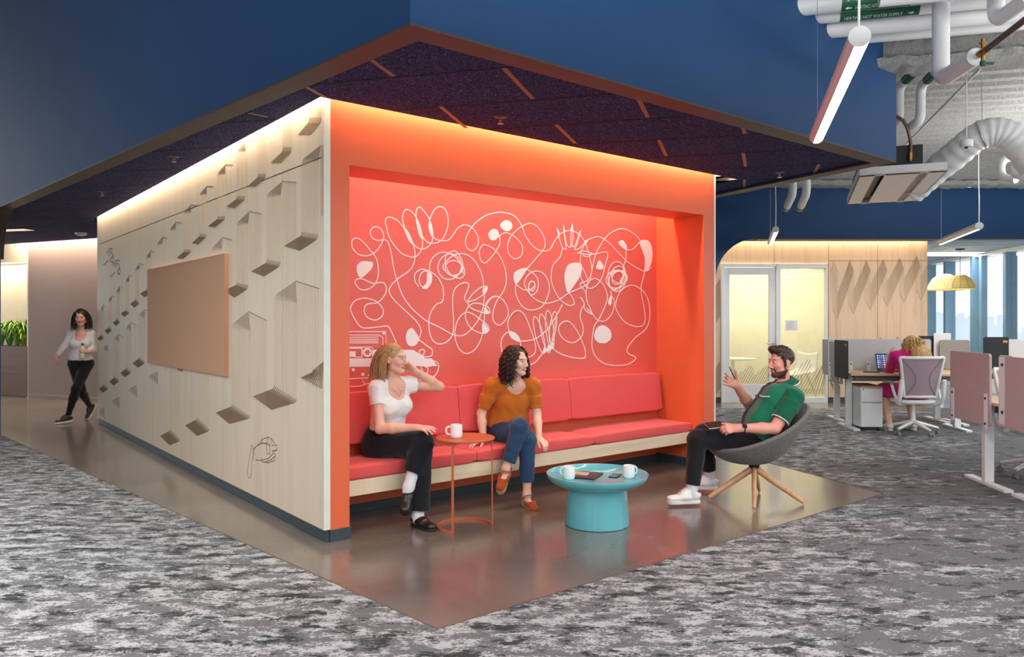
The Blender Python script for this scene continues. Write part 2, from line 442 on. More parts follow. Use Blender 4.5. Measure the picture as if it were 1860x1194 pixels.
mb = MB(); mb.box((TW+.0005, -.002, .085), (TW+.0205, .0, 3.1)); o = mb.build('edge_band', M['white_paint'], M=BOXM); adopt(o, bpy.data.objects['wall_right'])
# ---- soffit: fascia, edge, ceiling -----------------------------------------
ZC = 2.90
cA = W(745, 40, S*(ZC-CAMH)/(HY-40)); cB = W(1628, 292, S*(ZC-CAMH)/(HY-292)); cE = W(1300, 358, S*(ZC-CAMH)/(HY-358))
cA.z = cB.z = cE.z = 0
dAB = (cB-cA).normalized(); dAD = V((-(930+465)/S, 1, 0)).normalized(); dBC = (cE-cB).normalized()
cC = cB + dBC*8.2; LAD = 13.
cD = cA + dAD*LAD
nAB = V((-dAB.y, dAB.x, 0)); nAD = V((dAD.y, -dAD.x, 0)); nBC = V((-dBC.y, dBC.x, 0))  # inward
TOP = 4.32; TOPL = 5.6
# right fascia
mb = MB(); q = [cA, cB, cB+nAB*.12+nBC*.0, cA+nAB*.12]; mb.prism([(p.x, p.y) for p in q], ZC, TOP)
fr = struct(mb.build('wall_fascia_right', M['navy'])); fr['label'] = 'navy blue dropped fascia over the booth, right face'
# left fascia with a rounded portal corner
u0, R = 8.2, .62
prof = [(0, ZC), (u0, ZC)] + [(u0+R*math.sin(a), ZC-R+R*math.cos(a)) for a in [k*PI/24 for k in range(1, 13)]] + [(u0+R, 0), (u0+R+1.2, 0), (u0+R+1.2, TOPL), (0, TOPL)]
Mf = Matrix(((dAD.x, nAD.x, 0, cA.x), (dAD.y, nAD.y, 0, cA.y), (0, 0, 1, 0), (0, 0, 0, 1)))
def fasc(name, prof, Mf, th, mat):
    mb = MB(); n = len(prof)
    t = tessellate_polygon([[V((p[0], p[1], 0)) for p in prof]])
    vs = [Mf @ V((p[0], 0, p[1])) for p in prof] + [Mf @ V((p[0], th, p[1])) for p in prof]
    fs = []
    for a, b, c in t: fs += [(a, b, c), (a+n, b+n, c+n)]
    for i in range(n): fs.append((i, (i+1) % n, (i+1) % n+n, i+n))
    mb.add(vs, fs); o = mb.build(name, mat)
    bm = bmesh.new(); bm.from_mesh(o.data); bmesh.ops.recalc_face_normals(bm, faces=bm.faces); bm.to_mesh(o.data); bm.free()
    return o
fl_ = struct(fasc('wall_fascia_left', prof, Mf, .12, M['navy'])); fl_['label'] = 'navy blue dropped fascia curving down at the left'
mb = MB(); q = [cB, cC, cC+nBC*.12, cB+nBC*.12]; mb.prism([(p.x, p.y) for p in q], ZC, 3.7); struct(mb.build('wall_fascia_rear', M['navy']))
# bronze edge (mitred frame)
def miter(p, n1, n2, w):
    # point offset w along both inward normals
    det = n1.x*n2.y-n1.y*n2.x; return p + V(((n2.y-n1.y)*w/det, (n1.x-n2.x)*w/det, 0))
RW = .155; iA = miter(cA, nAB, nAD, RW); iB = miter(cB, nAB, nBC, RW); iC = cC+nBC*RW; iD = cA+dAD*(u0)+nAD*RW; oD = cA+dAD*(u0)
mb = MB(); z0, z1 = ZC-.014, ZC-.0005
for a, b, c, d in ((cA, cB, iB, iA), (oD, cA, iA, iD), (cB, cC, iC, iB)): mb.prism([(p.x, p.y) for p in (a, b, c, d)], z0, z1)
# rounded return at the portal
mbk = MB()
arc = [(u0+R*math.sin(k*PI/24), ZC-.006-R+R*math.cos(k*PI/24)) for k in range(13)]
for (ua, za), (ub, zb) in zip(arc, arc[1:]):
    mb.add([Mf @ V(p) for p in ((ua, -.001, za), (ub, -.001, zb), (ub, RW, zb), (ua, RW, za), (ua, -.001, za+.006), (ub, -.001, zb+.006), (ub, RW, zb+.006), (ua, RW, za+.006))],
           [(0,3,2,1),(4,5,6,7),(0,1,5,4),(1,2,6,5),(2,3,7,6),(3,0,4,7)])
struct(mb.build('trim_2', M['bronze']))
# ceiling felt with the slot around the booth
HO = [B(-.115, -.10), B(4.44, -.10), B(4.44, LEN+.12), B(-.115, LEN+.12)]
outer = [iA, iB, iC+V((0,0,0)), V((iC.x, 13.3, 0)), V((-4.9, 12.4, 0)), V((-5.74, 12.52, 0)), V((-11.6, 15.18, 0)), V((-12.2, 14.4, 0)), iD+dAD*1.2]
ce = struct(poly_hole('ceiling', [(p.x, p.y) for p in outer], [(p.x, p.y) for p in HO], ZC+.012, ZC+.06, M['ceil_felt'])); ce['label'] = 'dark navy acoustic tile ceiling'
# slot lining above the ceiling
mb = MB(); HB = [BOXI @ p for p in HO]
mb.box((-.135, -.12, ZC+.02), (-.115, LEN+.14, 3.16)); mb.box((4.44, -.12, ZC+.02), (4.46, LEN+.14, 3.16)); mb.box((-.135, -.12, ZC+.02), (4.46, -.10, 3.16)); mb.box((-.135, LEN+.12, ZC+.02), (4.46, LEN+.14, 3.16))
mb.box((-.135, -.12, 3.13), (4.46, LEN+.14, 3.16)); struct(mb.build('trim_3', M['slot_white'], M=BOXM))
# joints in the felt ceiling: long dark seams and short copper strips
GA = math.radians(-14.5); E1 = V((math.cos(GA), math.sin(GA), 0)); E2 = V((-math.sin(GA), math.cos(GA), 0))
def in_poly(p, poly):
    c = False; n = len(poly)
    for i in range(n):
        a, b = poly[i], poly[i-1]
        if (a.y > p.y) != (b.y > p.y) and p.x < (b.x-a.x)*(p.y-a.y)/(b.y-a.y)+a.x: c = not c
    return c
zj = ZC+.012
mb = MB(); strip_mb = MB()
p1 = W(745, 138, S*(zj-CAMH)/(HY-138)); base = p1.dot(E2); row = .655
for k in range(-1, 16):
    off = base + row*k; runs = []; cur = None
    for i in range(0, 700):
        u = -14 + i*.03; p = E1*u + E2*off
        ok = in_poly(p, outer) and not in_poly(p, HO)
        if ok and cur is None: cur = u
        if not ok and cur is not None: runs.append((cur, u-.03)); cur = None
    for a, b in runs: mb.ribbon([E1*a+E2*off+V((0,0,zj)), E1*b+E2*off+V((0,0,zj))], .02, V((0,0,-1)))
struct(mb.build('ceiling_joint', M['ceil_seam']))
strips = [(673,107,715,138),(915,123,968,179),(800,193,847,232),(1010,226,1045,260),(1159,178,1177,213),(1197,254,1210,283),(1349,229,1353,243),(1350,278,1354,302),(1352,326,1352,345),(1488,298,1479,314),(555,157,590,176),(452,205,486,212),(478,286,500,296)]
for x0, y0, x1, y1 in strips:
    a = W(x0, y0, S*(zj-CAMH)/(HY-y0)); b = W(x1, y1, S*(zj-CAMH)/(HY-y1)); strip_mb.ribbon([a, b], .03, V((0,0,-1)), .001)
struct(strip_mb.build('ceiling_joint_strip', M['ceil_strip']))
# ---- far office front -------------------------------------------------------
ZBH, ZWL = 13.0, 13.55
zb = CAMH + (HY-433.5)*ZBH/S
x1 = W(1376, 433, ZBH).x; x0 = W(1300, 500, ZBH).x; r = .72
prof = [(x0-1.6, 0), (x1-r, 0), (x1-r, zb-r)] + [(x1-r*math.cos(a), zb-r+r*math.sin(a)) for a in [k*PI/24 for k in range(1, 13)]] + [(9.75, zb), (9.75, 3.76), (x0-1.6, 3.76)]
Mb_ = Matrix(((1,0,0,0),(0,1,0,ZBH),(0,0,1,0),(0,0,0,1)))
o = struct(fasc('wall_bulkhead', prof, Mb_, .18, M['navy'])); o['label'] = 'navy blue bulkhead over the meeting room front'
mb = MB(); mb.box((x1, ZBH-.004, zb-.012), (9.75, ZBH+.19, zb)); struct(mb.build('trim_4', M['bronze']))
zsf = CAMH + (HY-441)*ZWL/S
mb = MB(); mb.box((2.5, ZBH+.18, zb), (W(1685,500,ZWL).x, ZWL-.13, zb+.05)); struct(mb.build('ceiling_office_edge', M['ceil_felt']))
mb = MB(); mb.box((2.5, ZWL-.13, zb+.22), (W(1685,500,ZWL).x, ZWL+.05, zb+.25)); struct(mb.build('trim_5', M['slot_white']))
# door and sidelight opening in the ply wall
def fx(x): return (x-CX)/S*ZWL
def fz(y): return CAMH-(y-HY)*ZWL/S
DX0, DXM, DX1, DZ = fx(1309), fx(1413), fx(1504), fz(479)
mb = MB()
xs = [2.5, fx(1405)]; zs = 3.2
gp = .004
mb.box((2.5, ZWL, .1), (DX0, ZWL+.06, zs))
for a, b in ((DX0, fx(1406)), (fx(1406), fx(1505))): mb.box((a+gp, ZWL, DZ), (b-gp, ZWL+.06, zs))
mid = fx(1594); zsm = fz(474)
for a, b in ((fx(1505), mid), (mid, fx(1685))):
    mb.box((a+gp, ZWL, .1), (b-gp, ZWL+.06, zsm-gp)); mb.box((a+gp, ZWL, zsm+gp), (b-gp, ZWL+.06, zs))
o = struct(mb.build('wall_office', M['maple'])); o['label'] = 'warm birch ply wall beside the meeting room with zigzag engraving'
mb = MB(); mb.box((2.5, ZWL+.01, 0), (DX0, ZWL+.05, .1)); mb.box((DX1, ZWL+.01, 0), (fx(1685), ZWL+.05, .1)); mb.box((DX1, ZWL+.06, 0.0), (fx(1685), ZWL+.12, 3.2)); mb.box((2.5, ZWL+.06, 0), (DX0, ZWL+.12, 3.2)); mb.box((DX0, ZWL+.06, DZ), (DX1, ZWL+.12, 3.2))
struct(mb.build('baseboard_office', M['base_blue']))
# meeting room behind the glass
mb = MB(); mb.box((2.5, 16.3, 0), (8, 16.4, 3.1)); mb.box((2.5, ZWL+.12, 0), (2.6, 16.3, 3.1)); mb.box((7.3, ZWL+.12, 0), (7.4, 16.3, 3.1)); mb.box((2.5, ZWL+.12, 3.1), (7.4, 16.4, 3.2))
m_ = plain('butter yellow room paint', (238, 232, 200), .8)
struct(mb.build('wall_meeting_room', m_))
# door_1: frame, leaf, glass, handle
fm = M['white_paint']; d1_ = struct(bpy.data.objects.new('door_1', None)); COL.objects.link(d1_); d1_.location = (DX0, ZWL, 0); d1_['label'] = 'white framed glass meeting room door'
a, b = fx(1312), fx(1413); z9 = fz(482)
mb = MB(); mb.box((DX0, ZWL-.03, 0), (fx(1314), ZWL+.08, DZ)); mb.box((fx(1314), ZWL-.03, fz(485)), (fx(1411), ZWL+.08, DZ)); mb.box((fx(1409), ZWL-.03, 0), (fx(1417), ZWL+.08, DZ)); mb.build('door_frame', M['white_metal'], d1_, bevel=.004)
gx0, gx1, gz0, gz1 = fx(1325), fx(1397), fz(699), fz(499)
mb = MB(); la, lb = fx(1314.5), fx(1408.5); lt = fz(486); 
mb.box((la, ZWL, .01), (gx0, ZWL+.045, lt)); mb.box((gx1, ZWL, .01), (lb, ZWL+.045, lt)); mb.box((gx0, ZWL, .01), (gx1, ZWL+.045, gz0)); mb.box((gx0, ZWL, gz1), (gx1, ZWL+.045, lt)); mb.build('door_leaf', M['white_metal'], d1_, bevel=.003)
mb = MB(); mb.box((gx0, ZWL+.018, gz0), (gx1, ZWL+.026, gz1)); mb.build('glass_pane', M['film_glass'], d1_)
mb = MB(); hx, hz = fx(1405), fz(624); mb.cyl((hx, ZWL, hz), (hx, ZWL-.06, hz), .012); mb.tube([(hx, ZWL-.055, hz), (hx-.13, ZWL-.055, hz)], .010); mb.box((hx-.025, ZWL-.006, hz-.03), (hx+.025, ZWL, hz+.03)); mb.build('door_handle', M['chrome'], d1_, smooth=40)
w1 = struct(bpy.data.objects.new('window_1', None)); COL.objects.link(w1); w1.location = (DXM, ZWL, 0); w1['label'] = 'glass sidelight beside the meeting room door'
mb = MB(); sa, sb = fx(1417), fx(1503); 
mb.box((sa, ZWL-.02, 0), (sb, ZWL+.07, fz(722))); mb.box((sa, ZWL-.02, fz(488)), (sb, ZWL+.07, DZ)); mb.box((fx(1499), ZWL-.02, fz(722)), (sb, ZWL+.07, fz(488))); mb.build('window_frame', M['white_metal'], w1, bevel=.003)
mb = MB(); mb.box((sa, ZWL+.018, fz(722)), (fx(1499), ZWL+.026, fz(488))); mb.build('glass_pane', M['film_glass'], w1)
def film_lines(parent, gx0, gx1, zlo, n, h):
    mb = MB(); k = 0
    for i in range(n):
        x = gx0 + (gx1-gx0)*i/n
        hh = h*(.45+.55*abs(math.sin(i*PI/n*2.2)))
        mb.ribbon([V((x, ZWL+.0165, zlo)), V((min(gx1, x+hh*.55), ZWL+.0165, zlo+hh))], .008, V((0,-1,0)))
    mb.build('film_graphic', M['groove'], parent)
film_lines(d1_, gx0+.05, gx1, gz0, 15, .34); film_lines(w1, sa, fx(1499), fz(716), 15, .62)
# ---- pale ceiling beyond, window wall --------------------------------------
WD = V((.094, .9956, 0)); WN = V((.9956, -.094, 0)); WP = V((9.72, 14.6, 0))
zh = 2.83
mb = MB(); mb.prism([(W(1685,500,ZWL).x, ZBH+.18), (9.85, ZBH+.18), (10.5, 22), (W(1685,500,ZWL).x, 22)], 2.9, 2.95); struct(mb.build('ceiling_window_bay', M['ceil_pale']))
mb = MB()
for k in range(12):
    y = 13.4+.62*k; mb.ribbon([V((7.5, y, 2.9)), V((11, y-.9, 2.9))], .02, V((0,0,-1)))
for k in range(9):
    mb.ribbon([V((7.6+.5*(k % 3), 13.6+.7*k, 2.9)), V((7.75+.5*(k % 3), 14.2+.7*k, 2.9))], .025, V((0,0,-1)), .001)
struct(mb.build('ceiling_joint_bay', M['base_blue']))
def wp(u, off=0, z=0): return WP + WD*u + WN*off + V((0,0,z))
mb = MB(); 
for z0, z1, t in ((zh, 3.2, .35), (0, .35, .2)):
    q = [wp(-4, -.0), wp(8, -.0), wp(8, t), wp(-4, t)]; mb.prism([(p.x, p.y) for p in q], z0, z1)
struct(mb.build('wall_window_frame', M['white_paint']))
mcol = plain('slate blue window mullion', (104, 136, 158), .5)
xs_ = [1683, 1717, 1766, 1782, 1826]; us = []
for x in xs_:
    q = onplane(x, 583, WP, WN); us.append((q-WP).dot(WD))
us = [us[0]+1.3] + us + [us[-1]-1.3, us[-1]-2.6]
for i, u in enumerate(us):
    w = .11; dpt = .20 if i not in (4,) else .1
    mb = MB(); q = [wp(u-w/2, -.02), wp(u+w/2, -.02), wp(u+w/2, dpt), wp(u-w/2, dpt)]; mb.prism([(p.x, p.y) for p in q], .35, zh)
    struct(mb.build('trim_%d' % (6+i), mcol, bevel=.004))
srt = sorted(us); n = 2
for a, b in zip(srt, srt[1:]):
    if b-a < .25: continue
    mb = MB(); q = [wp(a+.055, .08), wp(b-.055, .08), wp(b-.055, .1), wp(a+.055, .1)]; mb.prism([(p.x, p.y) for p in q], .35, zh)
    o = struct(mb.build('window_%d' % n, M['window_glass'])); n += 1
# end wall of the window bay
mb = MB(); mb.box((7.3, 21.0, 0), (10.4, 21.1, 3.2)); struct(mb.build('wall_bay_end', M['white_paint']))
mb = MB(); mb.box((7.36, ZWL+.12, 0), (7.42, 21, 3.2)); struct(mb.build('wall_bay_side', M['white_paint']))
# ---- roof deck --------------------------------------------------------------
mb = MB(); per, dep, zd = .30, .055, 4.22; vs = []; fs = []
L0, L1 = -1.2, 11.5; n2 = 0; rows = []
y = 2.0
while y < 17:
    for dy, dz in ((0, 0), (.03, dep), (.15, dep), (.18, 0)): rows.append((y+dy, zd+dz))
    y += per
pts = [(yy, zz) for yy, zz in rows]
vs = [E1*L0+E2*yy+V((0,0,zz)) for yy, zz in pts] + [E1*L1+E2*yy+V((0,0,zz)) for yy, zz in pts]
m_n = len(pts); fs = [(i, i+m_n, i+1+m_n, i+1) for i in range(m_n-1)]
mb.add(vs, fs); o = struct(mb.build('ceiling_deck', M['fireproof'], smooth=60)); o['label'] = 'white sprayed corrugated roof deck'
mb = MB(); q = [E1*-1.2+E2*-8, E1*11+E2*-8, E1*11+E2*2.05, E1*-1.2+E2*2.05]; mb.prism([(p.x, p.y) for p in q], zd, zd+.1); struct(mb.build('ceiling_deck_near', M['fireproof']))
mb = MB(); q = [E1*-1.25+E2*-8, E1*11+E2*-8, E1*11+E2*17, E1*-1.25+E2*17]; mb.prism([(p.x, p.y) for p in q], 4.45, 4.5); q = [E1*-18+E2*-8, E1*-1.25+E2*-8, E1*-1.25+E2*17, E1*-18+E2*17]; mb.prism([(p.x, p.y) for p in q], 5.7, 5.75); struct(mb.build('ceiling_roof', M['white_paint']))
# sprayed steel beams
def beam(name, p, L0, L1, zb, dirv, fw=.30, h=.5):
    mb = MB(); nrm = V((-dirv.y, dirv.x, 0)); prof = [(-fw/2, 0), (fw/2, 0), (fw/2, .07), (.05, .10), (.05, h), (-.05, h), (-.05, .10), (-fw/2, .07)]
    K = int((L1-L0)*24); vs = []; fs = []; n = len(prof)
    for k in range(K+1):
        u = L0+(L1-L0)*k/K
        for a, b in prof:
            q = p+dirv*u+nrm*a+V((0,0,zb+b)); nz = noise.noise_vector(q*9)*.022+noise.noise_vector(q*31)*.012
            vs.append(q+nz)
    for k in range(K):
        for i in range(n): fs.append((k*n+i, (k+1)*n+i, (k+1)*n+(i+1) % n, k*n+(i+1) % n))
    fs += [tuple(range(n)), tuple(K*n+i for i in range(n-1, -1, -1))]
    mb.add(vs, fs); return struct(mb.build(name, M['fireproof'], smooth=50))
bp = W(1604, 128, 6.62); beam('ceiling_beam', V((bp.x, bp.y+.02, 0)), -.12, 6, bp.z, E1, .26, .62)
beam('ceiling_beam_far', V((2, 12.55, 0)), -1, 12, 3.70, V((1,0,0)), .34, .6)
# ---- corridor at the left ---------------------------------------------------
ca, cb = V((-9.26, 14.5, 0)), V((-5.6, 12.84, 0)); cd = (cb-ca).normalized(); cn = V((cd.y, -cd.x, 0))  # towards viewer
def cw(u, off, z): return ca + cd*u + cn*off + V((0,0,z))
CM = Matrix(((cd.x, -cn.x, 0, ca.x), (cd.y, -cn.y, 0, ca.y), (0,0,1,0), (0,0,0,1)))
mb = MB(); mb.box((-.02, .0, 0), (6, .1, 3.3)); o = struct(mb.build('wall_corridor', M['taupe'], M=CM)); o['label'] = 'taupe corridor wall behind the walking woman'
mb = MB(); mb.box((-2.6, .0, 2.62), (-.02, .1, 3.3)); mb.box((-2.6, .35, 0), (-.02, .45, 2.62)); mb.box((-.06, .0, 0), (-.02, .4, 2.62)); struct(mb.build('wall_niche', M['cream'], M=CM))
mb = MB(); mb.box((-.0, -.012, 0), (6, .0, .07)); struct(mb.build('baseboard_corridor', M['taupe'], M=CM, bevel=.003))
mb = MB(); mb.box((-2.6, -.6, 3.22), (6, .1, 3.28)); struct(mb.build('trim_20', M['slot_white'], M=CM))

# unseen wall added at the left to keep sky light off the fascia
mb = MB(); mb.box((-11.6, -6, 0), (-11.5, 9.5, 5.7)); struct(mb.build('wall_light_block', plain('grey wall paint', (74, 72, 72), .9)))
# ---- routed pattern on the veneered side -----------------------------------
WNRM = -D1
def z2(x, y): return (160 + x/2.713, 180 + y/2.713)
def z3(x, y): return (160 + x/2.596, 540 + y/2.596)
def wpt(p): return onplane(p[0], p[1], B(-PT, 0), D1)
def lerp(a, b, t): return (a[0]+(b[0]-a[0])*t, a[1]+(b[1]-a[1])*t)
hatch = MB(); flute = MB()
def lim(p):   # stay on the panel
    q = BOXI @ p; return .006 < q.y < LEN-.01 and .1 < q.z < 3.08
def strip(mb, pts, w):
    P = [wpt(p) for p in pts]; P = [p for p in P if lim(p)]
    if len(P) > 1: mb.ribbon(P, w, WNRM, .0, .0012)
def lwid(a, b, n, f): return max(.0012, (wpt(a)-wpt(b)).length / n * f)
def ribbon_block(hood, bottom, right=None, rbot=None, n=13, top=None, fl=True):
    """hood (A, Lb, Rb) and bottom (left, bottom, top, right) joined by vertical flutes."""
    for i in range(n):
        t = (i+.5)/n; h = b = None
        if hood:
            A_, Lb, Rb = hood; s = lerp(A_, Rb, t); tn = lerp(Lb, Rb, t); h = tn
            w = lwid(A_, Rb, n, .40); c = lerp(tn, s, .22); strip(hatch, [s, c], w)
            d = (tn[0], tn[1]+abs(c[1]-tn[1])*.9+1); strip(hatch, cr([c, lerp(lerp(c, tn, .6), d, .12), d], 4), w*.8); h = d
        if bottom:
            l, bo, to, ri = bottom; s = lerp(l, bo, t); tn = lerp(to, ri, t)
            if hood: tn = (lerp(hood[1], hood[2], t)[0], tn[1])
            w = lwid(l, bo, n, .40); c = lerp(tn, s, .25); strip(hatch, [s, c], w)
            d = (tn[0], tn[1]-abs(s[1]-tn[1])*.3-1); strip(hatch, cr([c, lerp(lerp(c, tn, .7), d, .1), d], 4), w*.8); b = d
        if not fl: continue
        wv = lwid(hood[1], hood[2], n, .18) if hood else lwid(bottom[2], bottom[3], n, .18)
        if h and b: strip(flute, [h, b], wv)
        elif b and top is not None: strip(flute, [b, lerp(b, (b[0], top), .5), (b[0], top)], wv)
    if right:
        a, r = right
        strip(hatch, [a, r], .006)
        if rbot:
            for i in range(n):
                t = (i+.5)/n; p = lerp(a, r, t); q = lerp(rbot[0], rbot[1], t); strip(flute, [p, (p[0], q[1])], lwid(a, r, n, .16))
Z2 = lambda *p: [z2(*q) for q in p]
Z3 = lambda *p: [z3(*q) for q in p]
h_ = Z2((965,725),(1045,748),(1048,673),(1130,688)); i_ = Z2((805,850),(868,875),(872,806),(937,822))
k_ = Z3((778,468),(865,532),(868,430),(962,497)); l_ = Z3((602,545),(668,598),(665,515),(745,572))
ribbon_block(Z2((1147,227),(1052,300),(1136,300)), h_, Z2((1147,226),(1166,226)), Z2((1147,575),(1166,580)), 13)
ribbon_block(Z2((957,405),(880,470),(950,472)), i_, Z2((957,405),(1028,411)), h_[:2])
ribbon_block(Z2((795,553),(733,610),(790,612)), Z2((670,945),(722,980),(722,916),(780,935)), Z2((795,553),(855,567)), i_[:2])
ribbon_block(Z2((1022,897),(915,970),(1030,1005)), k_, Z2((1022,897),(1140,935)), Z3((1002,380),(1115,436)), 15)
ribbon_block(Z2((790,1047),(708,1110),(800,1142)), l_, Z2((790,1047),(880,1092)), Z3((778,468),(865,532)), 14)
ribbon_block(None, [*Z3((1002,380),(1113,440)), *Z3((1060,356),(1114,334))], None, None, 13, None, False)
for q, tp in ((((1035,175),(1097,173),(1088,113),(1150,112)), 40), (((902,312),(950,312),(960,257),(1003,257)), 90), (((787,430),(827,430),(838,385),(876,385)), 170)):
    ribbon_block(None, Z2(*q), None, None, 10, z2(0, tp)[1])
for hd, bt, rt in ((((775,212),(733,257),(775,257)), ((683,530),(722,537),(727,492),(762,494)), ((775,207),(820,207))),
                   (((676,323),(637,367),(676,367)), ((592,627),(627,631),(630,592),(663,592)), ((676,324),(712,325))),
                   (((585,428),(550,467),(585,467)), ((512,710),(543,716),(546,675),(573,680)), ((585,429),(617,431))),
                   (((507,520),(473,555),(507,557)), ((438,783),(468,788),(467,752),(495,755)), ((507,520),(535,525))),
                   (((432,605),(403,640),(432,640)), None, ((432,605),(460,610))), (((367,680),(340,712),(367,712)), None, ((367,680),(390,687))),
                   (((660,682),(610,735),(660,737)), None, ((660,682),(710,695))),
                   (((308,747),(285,780),(308,780)), ((257,960),(280,977),(278,942),(300,958)), ((308,747),(328,755))),
                   (((253,810),(232,838),(253,838)), ((208,1010),(228,1028),(226,992),(247,1010)), ((253,810),(272,817))),
                   (((203,868),(184,897),(203,897)), ((162,1058),(178,1074),(180,1042),(197,1058)), ((203,868),(220,875))),
                   (((155,922),(140,947),(157,948)), ((122,1103),(138,1118),(137,1088),(153,1103)), ((155,922),(173,930))),
                   (((116,968),(100,993),(117,993)), ((82,1142),(97,1157),(97,1128),(112,1142)), ((116,968),(131,978))),
                   (((75,1015),(62,1037),(77,1037)), ((45,1180),(60,1192),(57,1167),(72,1180)), ((75,1015),(88,1022)))):
    ribbon_block(Z2(*hd), Z2(*bt) if bt else None, Z2(*rt), None, 8)
ribbon_block(Z2((280,1037),(250,1060),(280,1082)), Z3((210,312),(237,332),(237,290),(262,312)), Z2((280,1037),(305,1050)), None, 8)
ribbon_block(Z2((210,1100),(188,1125),(212,1143)), Z3((152,358),(173,377),(173,338),(195,358)), Z2((210,1100),(240,1118)), None, 8)
ribbon_block(Z3((145,173),(123,190),(147,212)), Z3((100,398),(120,417),(120,380),(140,398)), Z3((145,173),(165,193)), None, 8)
ribbon_block(Z3((92,222),(72,240),(95,258)), Z3((52,433),(70,450),(68,415),(90,433)), None, None, 8)
for hd in (((328,350),(285,372),(330,412)), ((228,412),(190,435),(232,472)), ((147,468),(113,487),(148,523)), ((75,517),(48,540),(78,568)), ((297,245),(275,262),(297,277))):
    ribbon_block(Z3(*hd), None, None, None, 9, None, False)
ribbon_block(None, Z3((458,605),(515,655),(512,577),(572,632)), None, None, 12, z3(0,350)[1])
ribbon_block(None, Z3((340,655),(385,698),(385,630),(434,680)), None, None, 12, z3(0,340)[1])
ribbon_block(None, Z3((420,345),(445,352),(430,320),(455,330)), None, None, 6, None, False)
# routed flower with a curling stem, and two small ones far up the wall
def fl_line(pts, f, w, smooth=True):
    P = [f(*p) for p in pts]; P = [(p.x, p.y) for p in cr(P, 6)] if smooth else P
    strip(hatch, P, w)
fl_line([(780,770),(775,700),(765,735),(758,780),(752,820),(755,848),(765,850),(772,820),(776,760),(788,710),(812,695)], z3, .005)
for P in ([(812,690),(818,672),(850,660),(862,668),(868,700),(890,698),(892,722),(870,728),(885,745),(880,770),(850,782),(820,775),(818,755)],
          [(840,690),(845,740),(858,740),(856,690)], [(782,745),(780,715),(810,690),(835,690),(860,700)], [(818,672),(825,690),(845,688),(848,662)],
          [(790,768),(815,770),(850,762),(875,735)], [(865,668),(880,690)], [(868,728),(892,720)], [(830,780),(862,768),(882,750)]):
    fl_line(P, z3, .007, False)
for dx, dy in ((0, 0), (33, 58)):
    for P in ([(92,760),(108,735),(122,740)], [(100,770),(112,750),(125,770),(125,785)], [(108,795),(120,775),(128,790),(122,805)], [(75,818),(88,808),(98,795)], [(112,800),(124,808)]):
        fl_line([(x+dx, y+dy) for x, y in P], z2, .012, False)
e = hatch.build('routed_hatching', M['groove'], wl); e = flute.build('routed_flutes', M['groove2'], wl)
# ---- pinboard ---------------------------------------------------------------
bl = [BOXI @ wpt(p) for p in ((274,490),(415,463),(415,683),(275,659))]
s0, s1 = bl[1].y, bl[0].y; zt = (bl[0].z+bl[1].z)/2; zbm = (bl[2].z+bl[3].z)/2
pb = thing('pinboard', 'large tan fabric pinboard mounted on the pale birch side wall', 'pinboard', M=BOXM @ T(-PT, (s0+s1)/2, zbm))
mb = MB(); mb.box((-.034, s0, zbm), (-.0, s1, zt), T(0, -(s0+s1)/2, -zbm)); o = mb.build('board', M['pin'], None, bevel=.003, M=LM(pb)); adopt(o, pb)
mb = MB(); L2 = (s1-s0)/2; mb.box((-.035, -L2-.004, 0), (-.001, -L2, zt-zbm)); mb.box((-.035, L2, 0), (-.001, L2+.004, zt-zbm)); mb.box((-.035, -L2-.004, zt-zbm), (-.001, L2+.004, zt-zbm+.004)); mb.box((-.035, -L2-.004, -.004), (-.001, L2+.004, 0))
o = mb.build('edge_trim', M['tan_edge'], M=LM(pb)); adopt(o, pb)
# ---- line mural on the coral wall ------------------------------------------
MN = -D2
def mp(x, y): return onplane(x, y, B(0, BK), D2)
def z4(x, y): return (620 + x/3.1433, 340 + y/3.1433)
def z5(x, y): return (880 + x/3.141, 340 + y/3.141)
def zc(x, y): return (620 + x/9.18, 590 + y/9.18)
def zd(x, y): return (650 + x/9.19, 610 + y/9.19)
mur = MB(); mcount = 0
def inside(p):
    q = BOXI @ p; return TL+.004 < q.x < TR-.004
def mline(f, pts, w=.0082, closed=False, smooth=True):
    P = [mp(*f(*p)) for p in pts]
    if smooth: P = cr(P, 7, closed)
    if closed: P.append(P[0])
    P = [p for p in P if inside(p)]
    global mcount; mcount += 1
    if len(P) > 1: mur.ribbon(P, w, MN, 0, .0012+mcount*.00003)
def mfill(f, pts, smooth=True):
    P = [mp(*f(*p)) for p in pts]
    if smooth: P = cr(P, 6, True)
    q = [BOXI @ p for p in P]; pts2 = [(max(TL+.004, a.x), a.z) for a in q]
    global mcount; mcount += 1
    t = tessellate_polygon([[V((*p, 0)) for p in pts2]]); fs = []
    for i, j, k in t:
        ar = (pts2[j][0]-pts2[i][0])*(pts2[k][1]-pts2[i][1])-(pts2[k][0]-pts2[i][0])*(pts2[j][1]-pts2[i][1]); fs.append((i, j, k) if ar > 0 else (k, j, i))
    mur.add([BOXM @ V((a, BK-.0013-mcount*.00003, b)) for a, b in pts2], fs)
def mell(f, cx, cy, rx, ry, rot=0, w=.0082, n=24):
    c, s_ = math.cos(math.radians(rot)), math.sin(math.radians(rot))
    mline(f, [(cx+rx*math.cos(2*PI*k/n)*c-ry*math.sin(2*PI*k/n)*s_, cy+rx*math.cos(2*PI*k/n)*s_+ry*math.sin(2*PI*k/n)*c) for k in range(n)], w, True)
